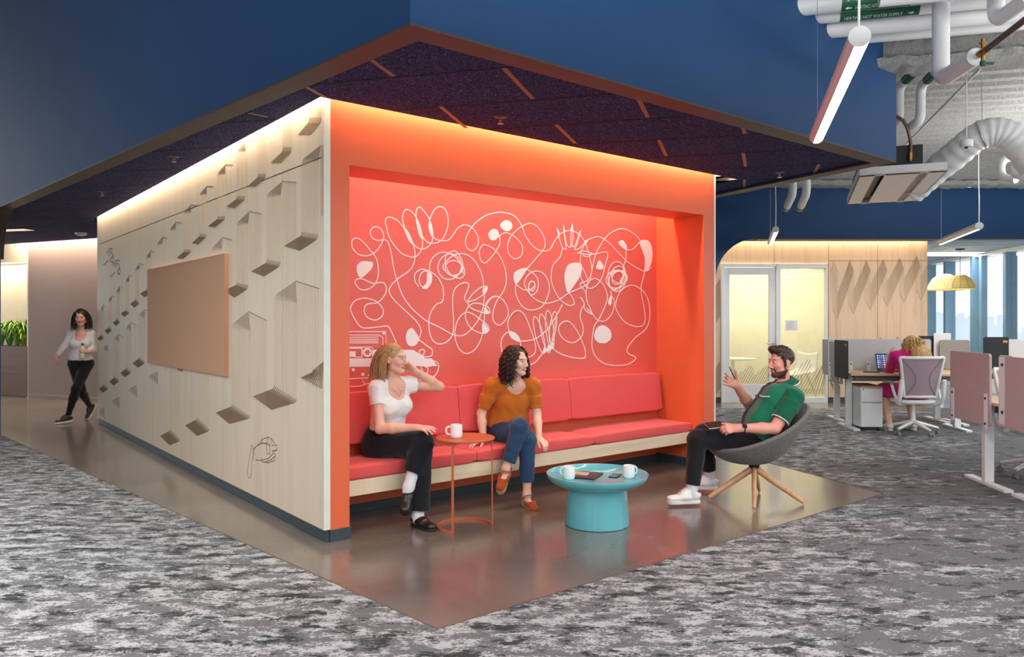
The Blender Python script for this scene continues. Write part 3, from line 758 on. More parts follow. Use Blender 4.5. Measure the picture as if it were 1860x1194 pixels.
mline(z4, [(315,895),(290,835),(268,798),(240,795),(200,800),(120,803),(80,760),(55,710),(55,680),(85,645),(140,635),(200,655),(238,700),(230,740),(190,760),(145,740),(130,700),(150,668),(205,660),(245,620),(257,575),(235,545),(180,550),(120,525),(85,528),(80,550),(110,585),(160,580),(200,540),(212,480),(200,410),(165,360),(115,305),(80,292),(60,310),(65,350),(100,385),(150,392),(200,365),(235,310),(240,270),(220,235),(185,228),(165,255),(175,290),(210,305),(245,300),(268,320),(285,380),(300,470),(320,540),(350,620),(400,690),(480,760),(560,800),(640,843),(700,845),(760,790),(800,720),(815,640),(810,540),(790,470),(750,410),(700,382),(640,390),(580,450),(605,490),(640,508),(680,490),(695,450),(680,400),(650,366),(615,375),(595,400),(598,455),(630,505),(680,520),(705,490),(690,440)])
mell(z4, 640, 462, 48, 42); mell(z4, 618, 455, 66, 74, 20)
mline(z4, [(1040-525,965),(480,970),(450,955),(445,935),(465,928),(475,940),(460,975),(450,1020)])
mline(z4, [(440,870),(480,900),(518,930),(515,965)])
mline(z4, [(440,870),(455,820),(430,770),(380,720),(310,655),(275,605),(280,570),(320,525),(385,480),(415,430),(418,360),(400,310),(350,225),(310,185),(270,172),(253,185),(255,220),(280,300),(340,375),(405,400),(440,385),(462,340),(460,270),(440,200),(410,150),(375,128),(355,145),(350,190),(365,240),(400,310),(440,350),(480,350),(515,315),(522,260),(505,190),(470,135),(445,115),(428,135),(428,185),(445,245),(480,305),(520,322),(570,305),(600,250),(610,190),(595,130),(565,112),(535,125),(510,170),(500,230),(520,280),(560,305),(610,303),(640,270),(665,235),(705,215),(750,235),(780,285),(778,335),(750,363),(720,350),(708,315),(720,270),(760,210),(820,165),(880,147),(926,145),(987,165),(1027,215),(1052,280),(1097,340),(1147,365),(1192,355),(1222,300),(1257,262)])
for P in ([(352,225),(385,260),(412,328),(382,302)], [(425,188),(447,222),(464,298),(442,270)], [(505,190),(521,240),(516,285),(500,240)],
          [(135,423),(178,430),(175,460),(150,490),(110,520),(90,490),(88,450),(110,428)], [(400,805),(425,830),(443,870),(420,905),(385,905),(368,870),(375,825)],
          [(490,490),(515,495),(516,540),(490,580),(460,576),(485,545)], [(833,568),(806,585),(813,615),(828,598)], [(818,685),(846,720),(816,722)], [(806,775),(842,812),(828,835),(806,832)]): mfill(z4, P)
mline(z4, [(440,570),(418,530),(425,490),(460,470),(500,480),(545,510),(575,560),(583,610),(575,655),(540,672),(505,730),(500,800),(515,865),(550,895),(600,885),(635,840),(640,760),(635,680),(640,600),(670,560),(710,545),(728,560),(715,600),(703,635),(720,655),(770,640),(820,605),(833,570),(800,572),(750,610),(722,660),(740,690),(800,715),(845,720),(840,690),(800,668),(750,665),(715,700),(710,750),(740,805),(800,835),(840,820),(835,790),(800,760),(740,720),(700,720),(660,770),(648,850),(670,920),(710,950),(760,930),(800,860),(815,760),(822,690),(850,640),(890,625),(930,650)])
mell(z4, 475, 525, 30, 46, 10)
mline(z4, [(505,480),(505,440),(530,395),(580,372),(640,392),(682,440),(695,495)])
mline(z5, [(85,275),(88,320),(62,370),(10,430),(-20,420),(-30,370),(-15,335),(5,330),(60,360),(105,430),(125,520),(110,590),(70,650),(48,720),(55,770),(90,787),(130,740),(132,690),(95,635),(50,625),(15,655),(5,690)])
mline(z5, [(75,288),(120,260),(180,290),(215,340),(210,390),(175,410),(140,385),(132,340),(145,290),(190,240),(250,208),(300,225),(340,290),(342,345),(300,400),(240,470),(180,555),(185,630),(220,685),(270,702),(330,680),(365,610),(365,540),(330,490),(290,480),(250,500),(228,550),(250,600),(290,640),(350,663),(420,645),(480,605),(560,570),(590,540),(560,460)])
mline(z5, [(180,555),(220,585),(262,585),(287,560),(280,540),(260,545),(250,580),(265,615),(295,600),(307,550),(290,505),(240,468)])
mell(z5, 270, 565, 18, 28)
mfill(z5, [(220,463),(240,470),(185,552),(165,525),(172,485)]); mfill(z5, [(120,188),(150,200),(158,230),(135,252),(105,245),(88,215)]); mfill(z5, [(45,240),(72,245),(82,275),(62,302),(35,302),(20,268)])
mline(z5, [(375,355),(405,300),(440,262),(490,248),(540,270),(575,320),(600,400),(612,480),(590,530),(545,555),(575,600),(585,660)])
mline(z5, [(412,235),(425,290),(445,345),(465,352),(458,300),(450,220),(455,260),(470,330),(492,340),(492,290),(500,212),(505,280),(500,335),(518,330),(545,250),(530,320),(515,355),(540,350),(570,320),(600,296)])
for P in ([(412,230),(430,262),(418,277)], [(450,214),(459,254),(447,250)], [(500,207),(505,250),(487,250)], [(549,244),(546,276),(530,276)], [(600,293),(572,332),(566,308)]): mfill(z5, P, False)
mline(z5, [(445,350),(430,400),(390,450),(380,520),(395,580),(430,640),(480,675),(512,665),(500,630),(478,600)])
mfill(z5, [(500,433),(550,438),(552,490),(520,550),(476,602),(460,560),(455,500),(472,450)])
mline(z5, [(530,375),(590,385),(640,380),(690,370),(703,390),(690,440),(672,510),(640,560),(600,578),(570,555),(548,500),(550,380),(575,320),(600,296)])
mline(z5, [(530,380),(560,365),(610,378),(590,397),(560,390)])
mline(z5, [(600,296),(650,283),(700,310),(750,360),(820,430),(910,480),(955,455)])
mline(z5, [(600,540),(620,440),(640,370),(690,290),(740,250),(790,238),(850,265),(890,310),(915,400),(912,490),(895,560),(897,620),(915,720),(910,780),(870,797),(800,770),(752,700),(752,650),(780,590),(840,560),(900,590),(935,650),(943,740),(920,810),(860,860),(815,920),(820,950),(863,975),(820,1010),(750,1018),(680,1005),(630,960),(613,900),(625,800),(660,740),(700,640),(685,570),(650,530),(620,523),(590,550),(580,620),(600,690),(640,755),(690,762),(730,715),(740,650),(722,620)])
for P in ([(925,302),(950,330),(958,390),(945,450),(915,480),(912,400),(885,315)], [(790,305),(810,335),(808,358),(785,345),(764,322),(770,308)], [(655,418),(678,450),(670,470),(638,465),(640,440)], [(795,463),(801,500),(780,540),(771,535),(790,500)], [(718,618),(726,640),(718,676),(704,658)], [(675,788),(715,815),(722,860),(690,890),(645,885),(624,850),(640,805)]): mfill(z5, P)
mline(z5, [(808,358),(845,355),(885,315)]); mline(z5, [(808,358),(806,410),(792,460),(790,520)])
for a in ((755,512,52,86,0), (757,520,44,70,15), (752,525,60,50,-20), (760,518,30,40,30), (748,530,40,56,25), (770,515,46,34,10)): mell(z5, *a)
mline(z5, [(720,590),(725,640),(718,676)])
mline(z5, [(100,940),(93,890),(110,845),(150,825),(190,850),(205,890),(205,920)]); mline(z5, [(140,830),(133,770),(160,720),(195,705),(230,735),(265,820),(290,900),(285,950),(245,975)])
mfill(z5, [(138,826),(180,835),(203,882),(180,878),(150,860)]); mline(z5, [(200,880),(280,870),(350,820),(400,750),(445,670)])
for cx, cy, rx, ry, r in ((312,845,22,108,-14), (345,835,22,112,-12), (372,815,22,110,-6), (390,800,18,90,8)): mell(z5, cx, cy, rx, ry, r)
for P in ([(343,905),(352,940),(330,948)], [(366,893),(376,928),(352,936)], [(386,878),(394,915),(374,920)]): mfill(z5, P)
mline(z5, [(405,740),(400,800),(385,880),(400,930),(470,965),(560,978),(576,950),(560,890),(520,810),(475,765),(430,785),(425,830),(460,875),(510,887),(555,850),(562,800),(545,740),(556,690),(570,670),(545,628),(565,655),(572,700),(615,727),(580,690)])
mline(z5, [(332,945),(290,1000),(245,1018)])
# music tape drawing low at the left
for P in ([(125,117),(742,117),(742,470)], [(125,172),(630,172),(690,215),(690,470)], [(125,375),(518,375),(518,560)], [(125,700),(520,690),(545,760)], [(125,905),(540,880)], [(125,1035),(300,1025),(430,985),(560,975)], [(350,910),(360,960),(395,990)]): mline(zc, P, .0062, smooth=False)
for y in (210, 245, 275, 305): mline(zc, [(125,y),(618,y-2)], .0062, smooth=False)
for P in ([(125,562),(1500,562),(1600,690),(125,700)], [(518,420),(1200,420),(1400,562),(518,562)], [(125,445),(235,445),(235,540),(125,540)], [(330,390),(348,390),(348,545),(330,545)], [(125,375),(345,375),(345,400),(125,400)], [(235,535),(345,535),(345,550),(235,550)], [(328,802),(382,802),(382,852),(328,852)]): mfill(zc, P, False)
def ring(cx, cy, r0, r1):
    mell(zc, cx, cy, (r0+r1)/2, (r0+r1)/2, 0, (r1-r0)/9.18*.0042*1.05)
ring(430, 462, 48, 76)
for k in range(6):
    a = math.radians(60*k+30); mfill(zc, [(430+60*math.cos(a), 462+62*math.sin(a)), (430+38*math.cos(a-.4), 462+40*math.sin(a-.4)), (430+38*math.cos(a+.4), 462+40*math.sin(a+.4))], False)
for cx, cy, r in ((195,752,28), (468,842,26), (707,145,24)): mfill(zc, [(cx+r*math.cos(k*PI/6), cy+r*math.sin(k*PI/6)) for k in range(12)])
mfill(zd, [(840,400),(1050,400),(1080,450),(1150,490),(1230,508),(1200,520),(1000,505),(840,480)], False)
mline(zd, [(1050,400),(1200,405),(1310,440),(1345,500),(1320,620),(1255,690),(1150,730),(1020,735)]); mline(zd, [(1100,505),(1165,540),(1160,600),(1120,640),(1060,560),(1050,510)])
mur.build('mural_drawing', M['mural_white'], wb)
# ---- built-in bench ---------------------------------------------------------
bench = thing('upholstered_bench', 'long built-in bench with coral cushions and pale ash apron in the orange booth', 'bench', M=BOXM @ T(2.07, .13, 0))
BM = LM(bench)
def bpart(mb, name, mat, **k):
    o = mb.build(name, mat, M=BM @ T(-2.07, -.13, 0), **k); adopt(o, bench); return o
x0b, x1b = TL+.006, TR-.006
mb = MB(); mb.box((x0b, .135, .245), (x1b, .16, .355)); mb.box((x0b, .16, .245), (x1b, .59, .265)); mb.box((x0b, .16, .335), (x1b, .59, .355)); bpart(mb, 'apron', M['apron'], bevel=.003)
def pad(x0, x1, y0, y1, z0, z1, r=.022, crown=.008):
    """Upholstered box pad with rounded edges and a slight crown."""
    nx = max(4, int((x1-x0)/.08)); ny = 6; mb = MB(); vs = []; fs = []
    prof = rrect(y0, z0, y1, z1, r, 4)
    for i in range(nx+1):
        u = i/nx; x = x0+(x1-x0)*u; e = min(1, min(u, 1-u)*nx*.9); k = r*(1-min(1, min(u, 1-u)*(x1-x0)/r)**.5) if min(u,1-u)*(x1-x0) < r else 0
        for (y, z) in prof:
            yc, zc_ = (y0+y1)/2, (z0+z1)/2
            vs.append((x, yc+(y-yc)*(1-k/(y1-y0)*1.2), zc_+(z-zc_)*(1-k/(z1-z0)*1.2)+(crown*math.sin(PI*u) if z > zc_ else 0)))
    n = len(prof)
    for i in range(nx):
        for k in range(n): fs.append((i*n+k, i*n+(k+1) % n, (i+1)*n+(k+1) % n, (i+1)*n+k))
    fs += [tuple(range(n-1, -1, -1)), tuple(nx*n+k for k in range(n))]
    mb.add(vs, fs); return mb
for a, b in ((x0b, 1.305), (1.309, 2.60), (2.604, x1b)):
    bpart(pad(a+.001, b-.001, .128, .565, .356, .452), 'seat_cushion', M['cushion'], smooth=40)
# back pads lean against the wall
for a, b in ((x0b, 1.378), (1.384, 2.64), (2.646, 3.93)):
    mb = pad(a, b, -.045, .045, 0, .39, .02, .004)
    o = mb.build('back_cushion', M['cushion'], M=BM @ T(-2.07, -.13, 0) @ T(0, .502, .545) @ RX(math.radians(-7)), smooth=40); adopt(o, bench)
# ---- side table -------------------------------------------------------------
st_c = V((-.335, 5.395, 0)); 
stt = thing('side_table', 'terracotta metal side table with round top beside the bench, white mug on it', 'side table', st_c)
zt_ = .632
mb = MB(); mb.lathe([(0, zt_-.006), (.208, zt_-.006), (.213, zt_), (.213, zt_+.006), (.209, zt_+.010), (.206, zt_+.006), (0, zt_+.006)], n=64); mb.build('table_top', M['copper_paint'], stt, smooth=50, M=T(st_c)) if False else None
o = mb.build('table_top', M['copper_paint'], smooth=50, M=T(st_c)); adopt(o, stt)
la_ = math.atan2(-.17, -.07); lb_ = math.atan2(.035, .195); rr_ = .195
for a in (la_, lb_):
    p = st_c + V((rr_*math.cos(a), rr_*math.sin(a), 0)); t = V((-math.sin(a), math.cos(a), 0))
    mb = MB(); Mx = T(p) @ RZ(a); mb.box((-.004, -.009, 0), (.004, .009, zt_-.005), Mx); o = mb.build('leg', M['copper_paint'], bevel=.0015); adopt(o, stt)
mb = MB(); a0, a1 = la_, lb_-2*PI; vs = []; K = 48
for k in range(K+1):
    a = a0+(a1-a0)*k/K
    for r, z in ((rr_-.004, 0), (rr_+.004, 0), (rr_+.004, .018), (rr_-.004, .018)): vs.append(st_c+V((r*math.cos(a), r*math.sin(a), z)))
fs = [(k*4+i, k*4+(i+1) % 4, (k+1)*4+(i+1) % 4, (k+1)*4+i) for k in range(K) for i in range(4)] + [(3,2,1,0), (K*4, K*4+1, K*4+2, K*4+3)]
mb.add(vs, fs); o = mb.build('floor_ring', M['copper_paint'], smooth=50); adopt(o, stt)
# ---- mugs -------------------------------------------------------------------
def mug(loc, rz, label):
    r = .043; h = .094
    prof = [(0, 0), (r*.78, 0), (r*.86, .003), (r*.98, .016), (r, .03), (r, h), (r-.0015, h+.001), (r-.0035, h), (r-.0035, .03), (r*.85, .012), (0, .009)]
    t = thing('coffee_mug', label, 'mug', loc, rz)
    mb = MB(); mb.lathe(prof, n=40); o = mb.build('cup', M['ceramic'], smooth=50, M=LM(t).copy()); adopt(o, t)
    mb = MB(); mb.tube(cr([(r-.002,0,.076),(r+.014,0,.080),(r+.027,0,.068),(r+.029,0,.048),(r+.021,0,.030),(r-.002,0,.024)], 5), .0052, 10, flat=1.3); o = mb.build('handle', M['ceramic'], smooth=60, M=T(V(loc)) @ RZ(rz)); adopt(o, t)
    return t
mp_ = W(829, 796, 5.375); mug((mp_.x, mp_.y, zt_+.0065), math.radians(185), 'white mug standing on the terracotta side table')
# ---- coffee table -----------------------------------------------------------
cc = V((.617, 5.485, 0))
ctb = thing('coffee_table', 'round teal coffee table with raised tray rim on a tapered drum base', 'coffee table', cc)
mb = MB(); mb.lathe([(0, 0), (.224, 0), (.232, .004), (.233, .010), (.213, .285), (0, .285)], n=72); o = mb.build('drum_base', M['teal'], smooth=40, M=T(cc)); adopt(o, ctb)
zf = .305
mb = MB(); mb.lathe([(0, .284), (.25, .284), (.30, .292), (.335, .310), (.358, .338), (.368, .362), (.367, .367), (.361, .367), (.350, .345), (.330, .318), (.302, .306), (0, zf)], n=80); o = mb.build('tray_top', M['teal'], smooth=50, M=T(cc)); adopt(o, ctb)
def ct(x, y): p = FL(x, y, zf); return (p.x, p.y, zf+.0008)
mug(ct(1034, 871), math.radians(150), 'white mug at the left of the teal coffee table')
mug(ct(1142.5, 869), math.radians(28), 'white mug at the right of the teal coffee table')
# notebook, card, phone
def slab(name, label, cat, corners, z0, th, mat, r=.004, parts=None):
    P = [FL(x, y, z0) for x, y in corners]; c = sum(P, V((0,0,0)))/4; d = (P[1]-P[0]); a = math.atan2(d.y, d.x)
    w = ((P[1]-P[0]).length+(P[2]-P[3]).length)/2; h = ((P[3]-P[0]).length+(P[2]-P[1]).length)/2
    return c, a, w, h
c, a, w_, h_n = slab('', '', '', ((1027,868.5),(1077,873),(1097,863),(1060,858)), zf, .012, None)
nb = thing('tablet_case', 'closed dark brown tablet case lying on the teal coffee table', 'tablet', (c.x, c.y, zf+.001), a)
mb = MB(); mb.prism(rrect(-w_/2, -h_n/2, w_/2, h_n/2, .012), 0, .006); o = mb.build('cover', plain('dark leather', (64, 44, 42), .35), bevel=.002, M=T(V((c.x, c.y, zf+.0075))) @ RZ(a)); adopt(o, nb)
mb = MB(); mb.prism(rrect(-w_/2+.003, -h_n/2+.003, w_/2-.003, h_n/2-.003, .010), 0, .0062); o = mb.build('tablet_body', M['black_plastic'], M=T(V((c.x, c.y, zf+.001))) @ RZ(a)); adopt(o, nb)
c2, a2, w2, h2 = slab('', '', '', ((1047,863.5),(1060,864.5),(1066,860),(1053,857)), zf+.0155, .01, None)
cd_ = thing('note_pad', 'small tan note pad lying on the dark tablet case', 'note pad', (c2.x, c2.y, zf+.0142), a2)
mb = MB(); mb.prism(rrect(-.05, -.036, .05, .036, .004), 0, .007); o = mb.build('page_block', M['paper'], M=T(V((c2.x, c2.y, zf+.0142))) @ RZ(a2)); adopt(o, cd_)
mb = MB(); mb.prism(rrect(-.051, -.037, .051, .037, .004), 0, .0018); o = mb.build('cover', plain('tan kraft card', (214, 168, 124), .7), M=T(V((c2.x, c2.y, zf+.0213))) @ RZ(a2)); adopt(o, cd_)
c3 = FL(1117, 865.5, zf); ph = thing('smartphone', 'black smartphone lying on the teal coffee table', 'phone', (c3.x, c3.y, zf+.001), math.radians(70))
mb = MB(); mb.prism(rrect(-.073, -.036, .073, .036, .010), 0, .008); o = mb.build('body', M['black_plastic'], bevel=.0015, M=LM(ph).copy() if False else T(V((c3.x, c3.y, zf+.001))) @ RZ(math.radians(70))); adopt(o, ph)
mb = MB(); mb.prism(rrect(-.070, -.033, .070, .033, .008), .0082, .0088); o = mb.build('screen', plain('phone glass', (26, 20, 26), .06, coat=.5), M=T(V((c3.x, c3.y, zf+.001))) @ RZ(math.radians(70))); adopt(o, ph)
# ---- lounge chair -----------------------------------------------------------
LCX, LCY = 1.985, 6.20
lc = thing('lounge_chair', 'charcoal felt tub chair on four splayed wooden legs, man in green seated in it', 'lounge chair', (LCX, LCY, 0))
# shell: profile swept round from the back (angle 0 = back, towards +x)
ca_ = math.radians(6); CMx = T(LCX, LCY, 0) @ RZ(ca_)
def shell_pt(th, v, off=0.):
    """th around (0 at the back), v 0 at the base centre to 1 at the rim."""
    b = .5+.5*math.cos(th)                      # 1 at back, 0 at front
    rim_z = .425 + .36*b**1.7 + .03*math.sin(th)**2
    rx_r = .40*b + .385*(1-b); ry_r = .375
    rimx, rimy = math.cos(th)*rx_r + .02*b, math.sin(th)*ry_r*(.96 if b < .5 else 1.)
    base_r = .10; k = v**.62
    x = rimx*k; y = rimy*k
    z = .305 + (rim_z-.305)*(v**(2.3-.75*b))
    return x+.03*b*v, y, z+off
nth, nv = 56, 14; vs = []; fs = []
for i in range(nth):
    for j in range(nv+1): vs.append(shell_pt(2*PI*i/nth, j/nv))
for i in range(nth):
    for j in range(nv):
        i2 = (i+1) % nth; fs.append((i*(nv+1)+j, i*(nv+1)+j+1, i2*(nv+1)+j+1, i2*(nv+1)+j))
mb = MB(); mb.add(vs, fs); o = mb.build('shell', M['chair_felt'], smooth=80, M=CMx)
bm = bmesh.new(); bm.from_mesh(o.data); bmesh.ops.remove_doubles(bm, verts=bm.verts, dist=.002); bmesh.ops.recalc_face_normals(bm, faces=bm.faces); bm.to_mesh(o.data); bm.free(); o.data.shade_smooth()
md = o.modifiers.new('thick', 'SOLIDIFY'); md.thickness = .035; md.offset = -1
md = o.modifiers.new('round', 'BEVEL'); md.width = .012; md.segments = 3; md.limit_method = 'ANGLE'; md.angle_limit = 1.0
adopt(o, lc)
vs = []; fs = []; n = 40
mb = MB()
for i in range(n):
    th = 2*PI*i/n; b = .5+.5*math.cos(th)
    rr = .26+.05*(1-b)
    for (q, z) in ((.0, .412), (.6, .418), (.9, .414), (1., .402), (.92, .388), (.5, .372)): vs.append((math.cos(th)*rr*q*1.02-.02, math.sin(th)*rr*q*.95, z))
for i in range(n):
    for j in range(5): fs.append((i*6+j, i*6+j+1, ((i+1) % n)*6+j+1, ((i+1) % n)*6+j))
mb.add(vs, fs); o = mb.build('seat_pad', M['chair_felt'], smooth=70, M=CMx); adopt(o, lc)
mb = MB(); mb.cyl((0,0,.262), (0,0,.315), .038, .05); mb.cyl((0,0,.235),(0,0,.262), .03); o = mb.build('hub', M['black_plastic'], smooth=50, M=CMx); adopt(o, lc)
for x, y in ((1370, 928), (1288, 906), (1459, 915), (1379, 893)):
    p = FL(x, y, 0.012); q = V((LCX, LCY, .255)); d = (V((p.x, p.y, 0))-V((LCX, LCY, 0))).normalized(); st = q+d*.02
    mb = MB(); mb.tube([st, st+(p+V((0,0,.012))-st)*.5, p+V((0,0,.012))], [.021, .019, .013], 12, flat=1.35); mb.cyl((p.x, p.y, 0), (p.x, p.y, .02), .006)
    o = mb.build('leg', M['beech'], smooth=50); adopt(o, lc)
WR = V((.9956, -.094, 0))
def GM(x, y, z=0): return Matrix(((WR.x, WD.x, 0, x), (WR.y, WD.y, 0, y), (0, 0, 1, z), (0, 0, 0, 1)))
def grid_thing(name, label, cat, x, y, group=None, flip=False):
    M_ = GM(x, y) @ (RZ(PI) if flip else Matrix.Identity(4))
    return thing(name, label, cat, M=M_, group=group)
def gp(t, mb, name, mat, parent=None, **k):
    P_ = parent or t
    o = mb.build(name, mat, M=LM(t).copy(), **k)
    if parent is None: adopt(o, t)
    else:
        o.parent = parent; o.matrix_parent_inverse = Matrix.Identity(4)
        o.matrix_basis = (t.matrix_basis @ parent.matrix_basis).inverted() @ o.matrix_basis
    return o
def panel_x(x, y0, y1, z0, z1, th=.022, r=.03):  # screen along local y at x
    mb = MB(); mb.prism(rrect(y0, z0, y1, z1, r), 0, th, T(x, 0, 0) @ Matrix(((0,0,1,0),(1,0,0,0),(0,1,0,0),(0,0,0,1)))); return mb
def panel_y(y, x0, x1, z0, z1, th=.022, r=.03):
    mb = MB(); mb.prism(rrect(x0, z0, x1, z1, r), 0, th, T(0, y, 0) @ Matrix(((1,0,0,0),(0,0,1,0),(0,1,0,0),(0,0,0,1)))); return mb
def dots(pts, r, axis, side):
    mb = MB()
    for p in pts:
        q = V(p); d = V((1,0,0)) if axis == 'x' else V((0,1,0)); mb.cyl(q, q+d*side*.006, r, n=12)
    return mb
def desk(label, x, y, w, flip=False, z=.765, end=None, back=None, black=False, legs=(0, 1), group='sit-stand desks in the open office'):
    """Sit-stand desk: local x along its width, y from the user's edge to the back."""
    t = grid_thing('office_desk', label, 'desk', x, y, group, flip)
    D = .74
    mb = MB(); mb.prism(rrect(0, 0, w, D, .02), z-.026, z); gp(t, mb, 'desktop', M['oak_top'], bevel=.002)
    mb = MB(); mb.box((.12, .18, z-.10), (w-.12, .24, z-.027)); mb.box((.2, .45, z-.13), (w-.2, .60, z-.11)); mb.box((.2, .45, z-.13), (w-.2, .455, z-.05)); gp(t, mb, 'cable_tray', M['grey_plastic'])
    for k in legs:
        lx = .10 if k == 0 else w-.10
        mb = MB(); mb.box((lx-.04, D/2-.03, .03), (lx+.04, D/2+.03, z-.03)); lg = gp(t, mb, 'leg', M['white_metal'], bevel=.004)
        mb = MB(); mb.box((lx-.04, .03, 0), (lx+.04, D-.03, .028)); gp(t, mb, 'foot', M['white_metal'], parent=lg, bevel=.004)
    if end:
        ex, y0, y1, z0, z1, mt = end
        sc = gp(t, panel_x(ex, y0, y1, z0, z1), 'end_screen', M[mt], bevel=.003)
        for yy in (y0+.03, y1-.08):
            mb = MB(); mb.box((ex-.006, yy, z0-.02), (ex, yy+.05, z0+.28)); gp(t, mb, 'bracket', M['white_metal'], parent=sc)
            for zz in (z0+.02, z0+.24): gp(t, dots([(ex-.006, yy+.025, zz)], .011, 'x', -1), 'screw_cap', M['black_plastic'], parent=sc)
    if back:
        by, x0, x1, z0, z1, mt = back
        sc = gp(t, panel_y(by, x0, x1, z0, z1), 'back_screen', M[mt], bevel=.003)
        for xx in (x0+.22, x0+.46, x1-.2):
            mb = MB(); mb.box((xx, by-.01, z-.04), (xx+.045, by, z+.12)); gp(t, mb, 'bracket', M['white_metal'], parent=sc)
            gp(t, dots([(xx+.022, by-.01, z+.09)], .011, 'y', -1), 'screw_cap', M['black_plastic'], parent=sc)
    return t
dk1 = desk('oak topped desk where the woman in pink sits, light felt screen behind it', 4.50, 10.06, 1.62, end=(-.024, .28, .80, .60, 1.17, 'felt_taupe'), back=(.765, .02, 1.36, .70, 1.21, 'felt_grey'))
dk2 = desk('desk backing onto the desk of the woman in pink', 4.62+1.62*WR.x+1.58*WD.x, 10.06+1.62*WR.y+1.58*WD.y, 1.62, True, end=None, legs=(0, 1))
sc = gp(dk2, panel_x(1.625, .10, .66, .66, 1.19), 'end_screen', M['felt_taupe'], bevel=.003)
# black acrylic side panel clipped to the desk end
def clip(t, mb, parent): gp(t, mb, 'clip_label', plain('tan clip label', (200, 140, 96), .6), parent=parent)
pnl = gp(dk1, panel_x(-.046, -.02, .50, .69, 1.205, .014, .025), 'side_panel', M['black_screen'], bevel=.002); pnl['label'] = 'black side panel'
mb = MB(); mb.box((-.048, .01, 1.13), (-.030, .07, 1.16)); clip(dk1, mb, pnl)
# upright bracket plate between the two desks
bpz = thing('bracket_plate', 'pale metal bracket plate between the felt screens left of the black side panel', 'bracket', M=LM(dk1) @ T(-.005, .84, .66))
mb = MB(); mb.prism(rrect(-.06, 0, .06, .56, .02), 0, .006, Matrix(((0,0,1,0),(1,0,0,0),(0,1,0,0),(0,0,0,1)))); gp(bpz, mb, 'plate', M['white_metal'], bevel=.0015)
for z in (.1, .5): gp(bpz, dots([(0, 0, z)], .013, 'x', -1), 'screw_cap', M['black_plastic'])
# next cluster to the right, further along the windows
dk3 = desk('desk by the windows with taupe and pale felt screens, right of the woman in pink', 6.22, 10.5, 2.1, end=None, back=(.60, .0, .42, .72, 1.19, 'felt_taupe'))
gp(dk3, panel_y(.60, .86, 2.1, .70, 1.20), 'back_screen', M['felt_grey'], bevel=.003)
pnl = gp(dk3, panel_y(.30, .46, .80, .66, 1.24, .014, .025), 'side_panel', M['black_screen'], bevel=.002); pnl['label'] = 'black side panel'
mb = MB(); mb.box((.72, .297, 1.16), (.78, .316, 1.19)); clip(dk3, mb, pnl)
def monitor(label, x, y, z, w, h, mat, rz=0):
    t = thing('monitor', label, 'monitor', M=GM(x, y, z) @ RZ(rz))
    mb = MB(); mb.prism(rrect(-w/2, .12, w/2, .12+h, .012), 0, .02, Matrix(((1,0,0,0),(0,0,1,0),(0,1,0,0),(0,0,0,1)))); gp(t, mb, 'display', mat, bevel=.003)
    mb = MB(); mb.box((-.03, .022, .005), (.03, .04, .3)); mb.box((-.11, -.05, 0), (.11, .12, .008)); gp(t, mb, 'stand', M['chrome'], bevel=.002)
    return t
monitor('black monitor seen above the felt screen behind the woman in pink', W(1683, 615, 11.2).x, 11.2, .767, .26, .36, M['black_screen'])
monitor('pale monitor back above the felt screen near the windows', W(1712, 610, 11.15).x, 11.15, .767, .24, .40, M['white_plastic'])
# pedestal
pd = grid_thing('drawer_pedestal', 'white mobile drawer pedestal under the desk of the woman in pink', 'drawer unit', 4.655, 10.10)
PW, PD_, PH = .285, .52, .60
mb = MB(); mb.box((0, .012, .05), (PW, PD_, PH-.02)); gp(pd, mb, 'body', M['white_metal'], bevel=.004)
mb = MB(); mb.box((0, .0, PH-.02), (PW, PD_, PH)); gp(pd, mb, 'seat_top', plain('rust cushion top', (176, 118, 84), .8), bevel=.006)
for z0, z1 in ((.055, .385), (.392, PH-.024)):
    mb = MB(); mb.box((.003, -.004, z0), (PW-.003, .012, z1)); dr = gp(pd, mb, 'drawer', M['white_metal'], bevel=.003)
    mb = MB(); mb.box((.02, -.008, z1-.012), (PW-.02, -.003, z1-.004)); gp(pd, mb, 'pull', M['grey_plastic'], parent=dr)
mb = MB(); mb.cyl((.03, -.006, PH-.05), (.03, -.002, PH-.05), .008, n=12); gp(pd, mb, 'lock', M['black_plastic'])
for x in (.04, PW-.04):
    for y in (.06, PD_-.06):
        mb = MB(); mb.cyl((x-.012, y, .025), (x+.012, y, .025), .025, n=16); mb.box((x-.01, y-.01, .03), (x+.01, y+.01, .052)); gp(pd, mb, 'caster', M['black_plastic'], smooth=40)
# laptop and small things on the desk
lp_m = GM(W(1622, 668, 10.42).x, 10.42, .7665) @ RZ(math.radians(4))
lp = thing('laptop', 'open laptop with a dark blue screen in front of the woman in pink', 'laptop', M=lp_m)
mb = MB(); mb.prism(rrect(-.165, -.115, .165, .115, .01), 0, .014); gp(lp, mb, 'base', M['black_plastic'], bevel=.002)
lid = MB(); LMx = T(0, .115, .012) @ RX(math.radians(75)); lid.prism(rrect(-.165, 0, .165, .24, .01), -.004, .004, LMx); gp(lp, lid, 'lid', M['black_plastic'], bevel=.0015)
scr = Mat('laptop screen'); v = scr.tc(); nn = scr.noise(v, 9, 2); colr = scr.ramp(nn, [(.4, lin((24, 38, 64))), (.55, lin((36, 60, 96))), (.62, lin((40, 110, 230)))])
scr.color(colr); scr.L.new(colr, scr.bsdf.inputs['Emission Color']); scr.set(Emission_Strength=.55, Roughness=.3)
mb = MB(); mb.prism(rrect(-.155, .012, .155, .228, .004), .0042, .0046, LMx); sc_ = gp(lp, mb, 'screen', scr.m)
ic = MB(); mats_ic = [emit('icon white', (230, 235, 240), .6), emit('icon red', (220, 70, 70), .6), emit('icon teal', (70, 160, 200), .6)]
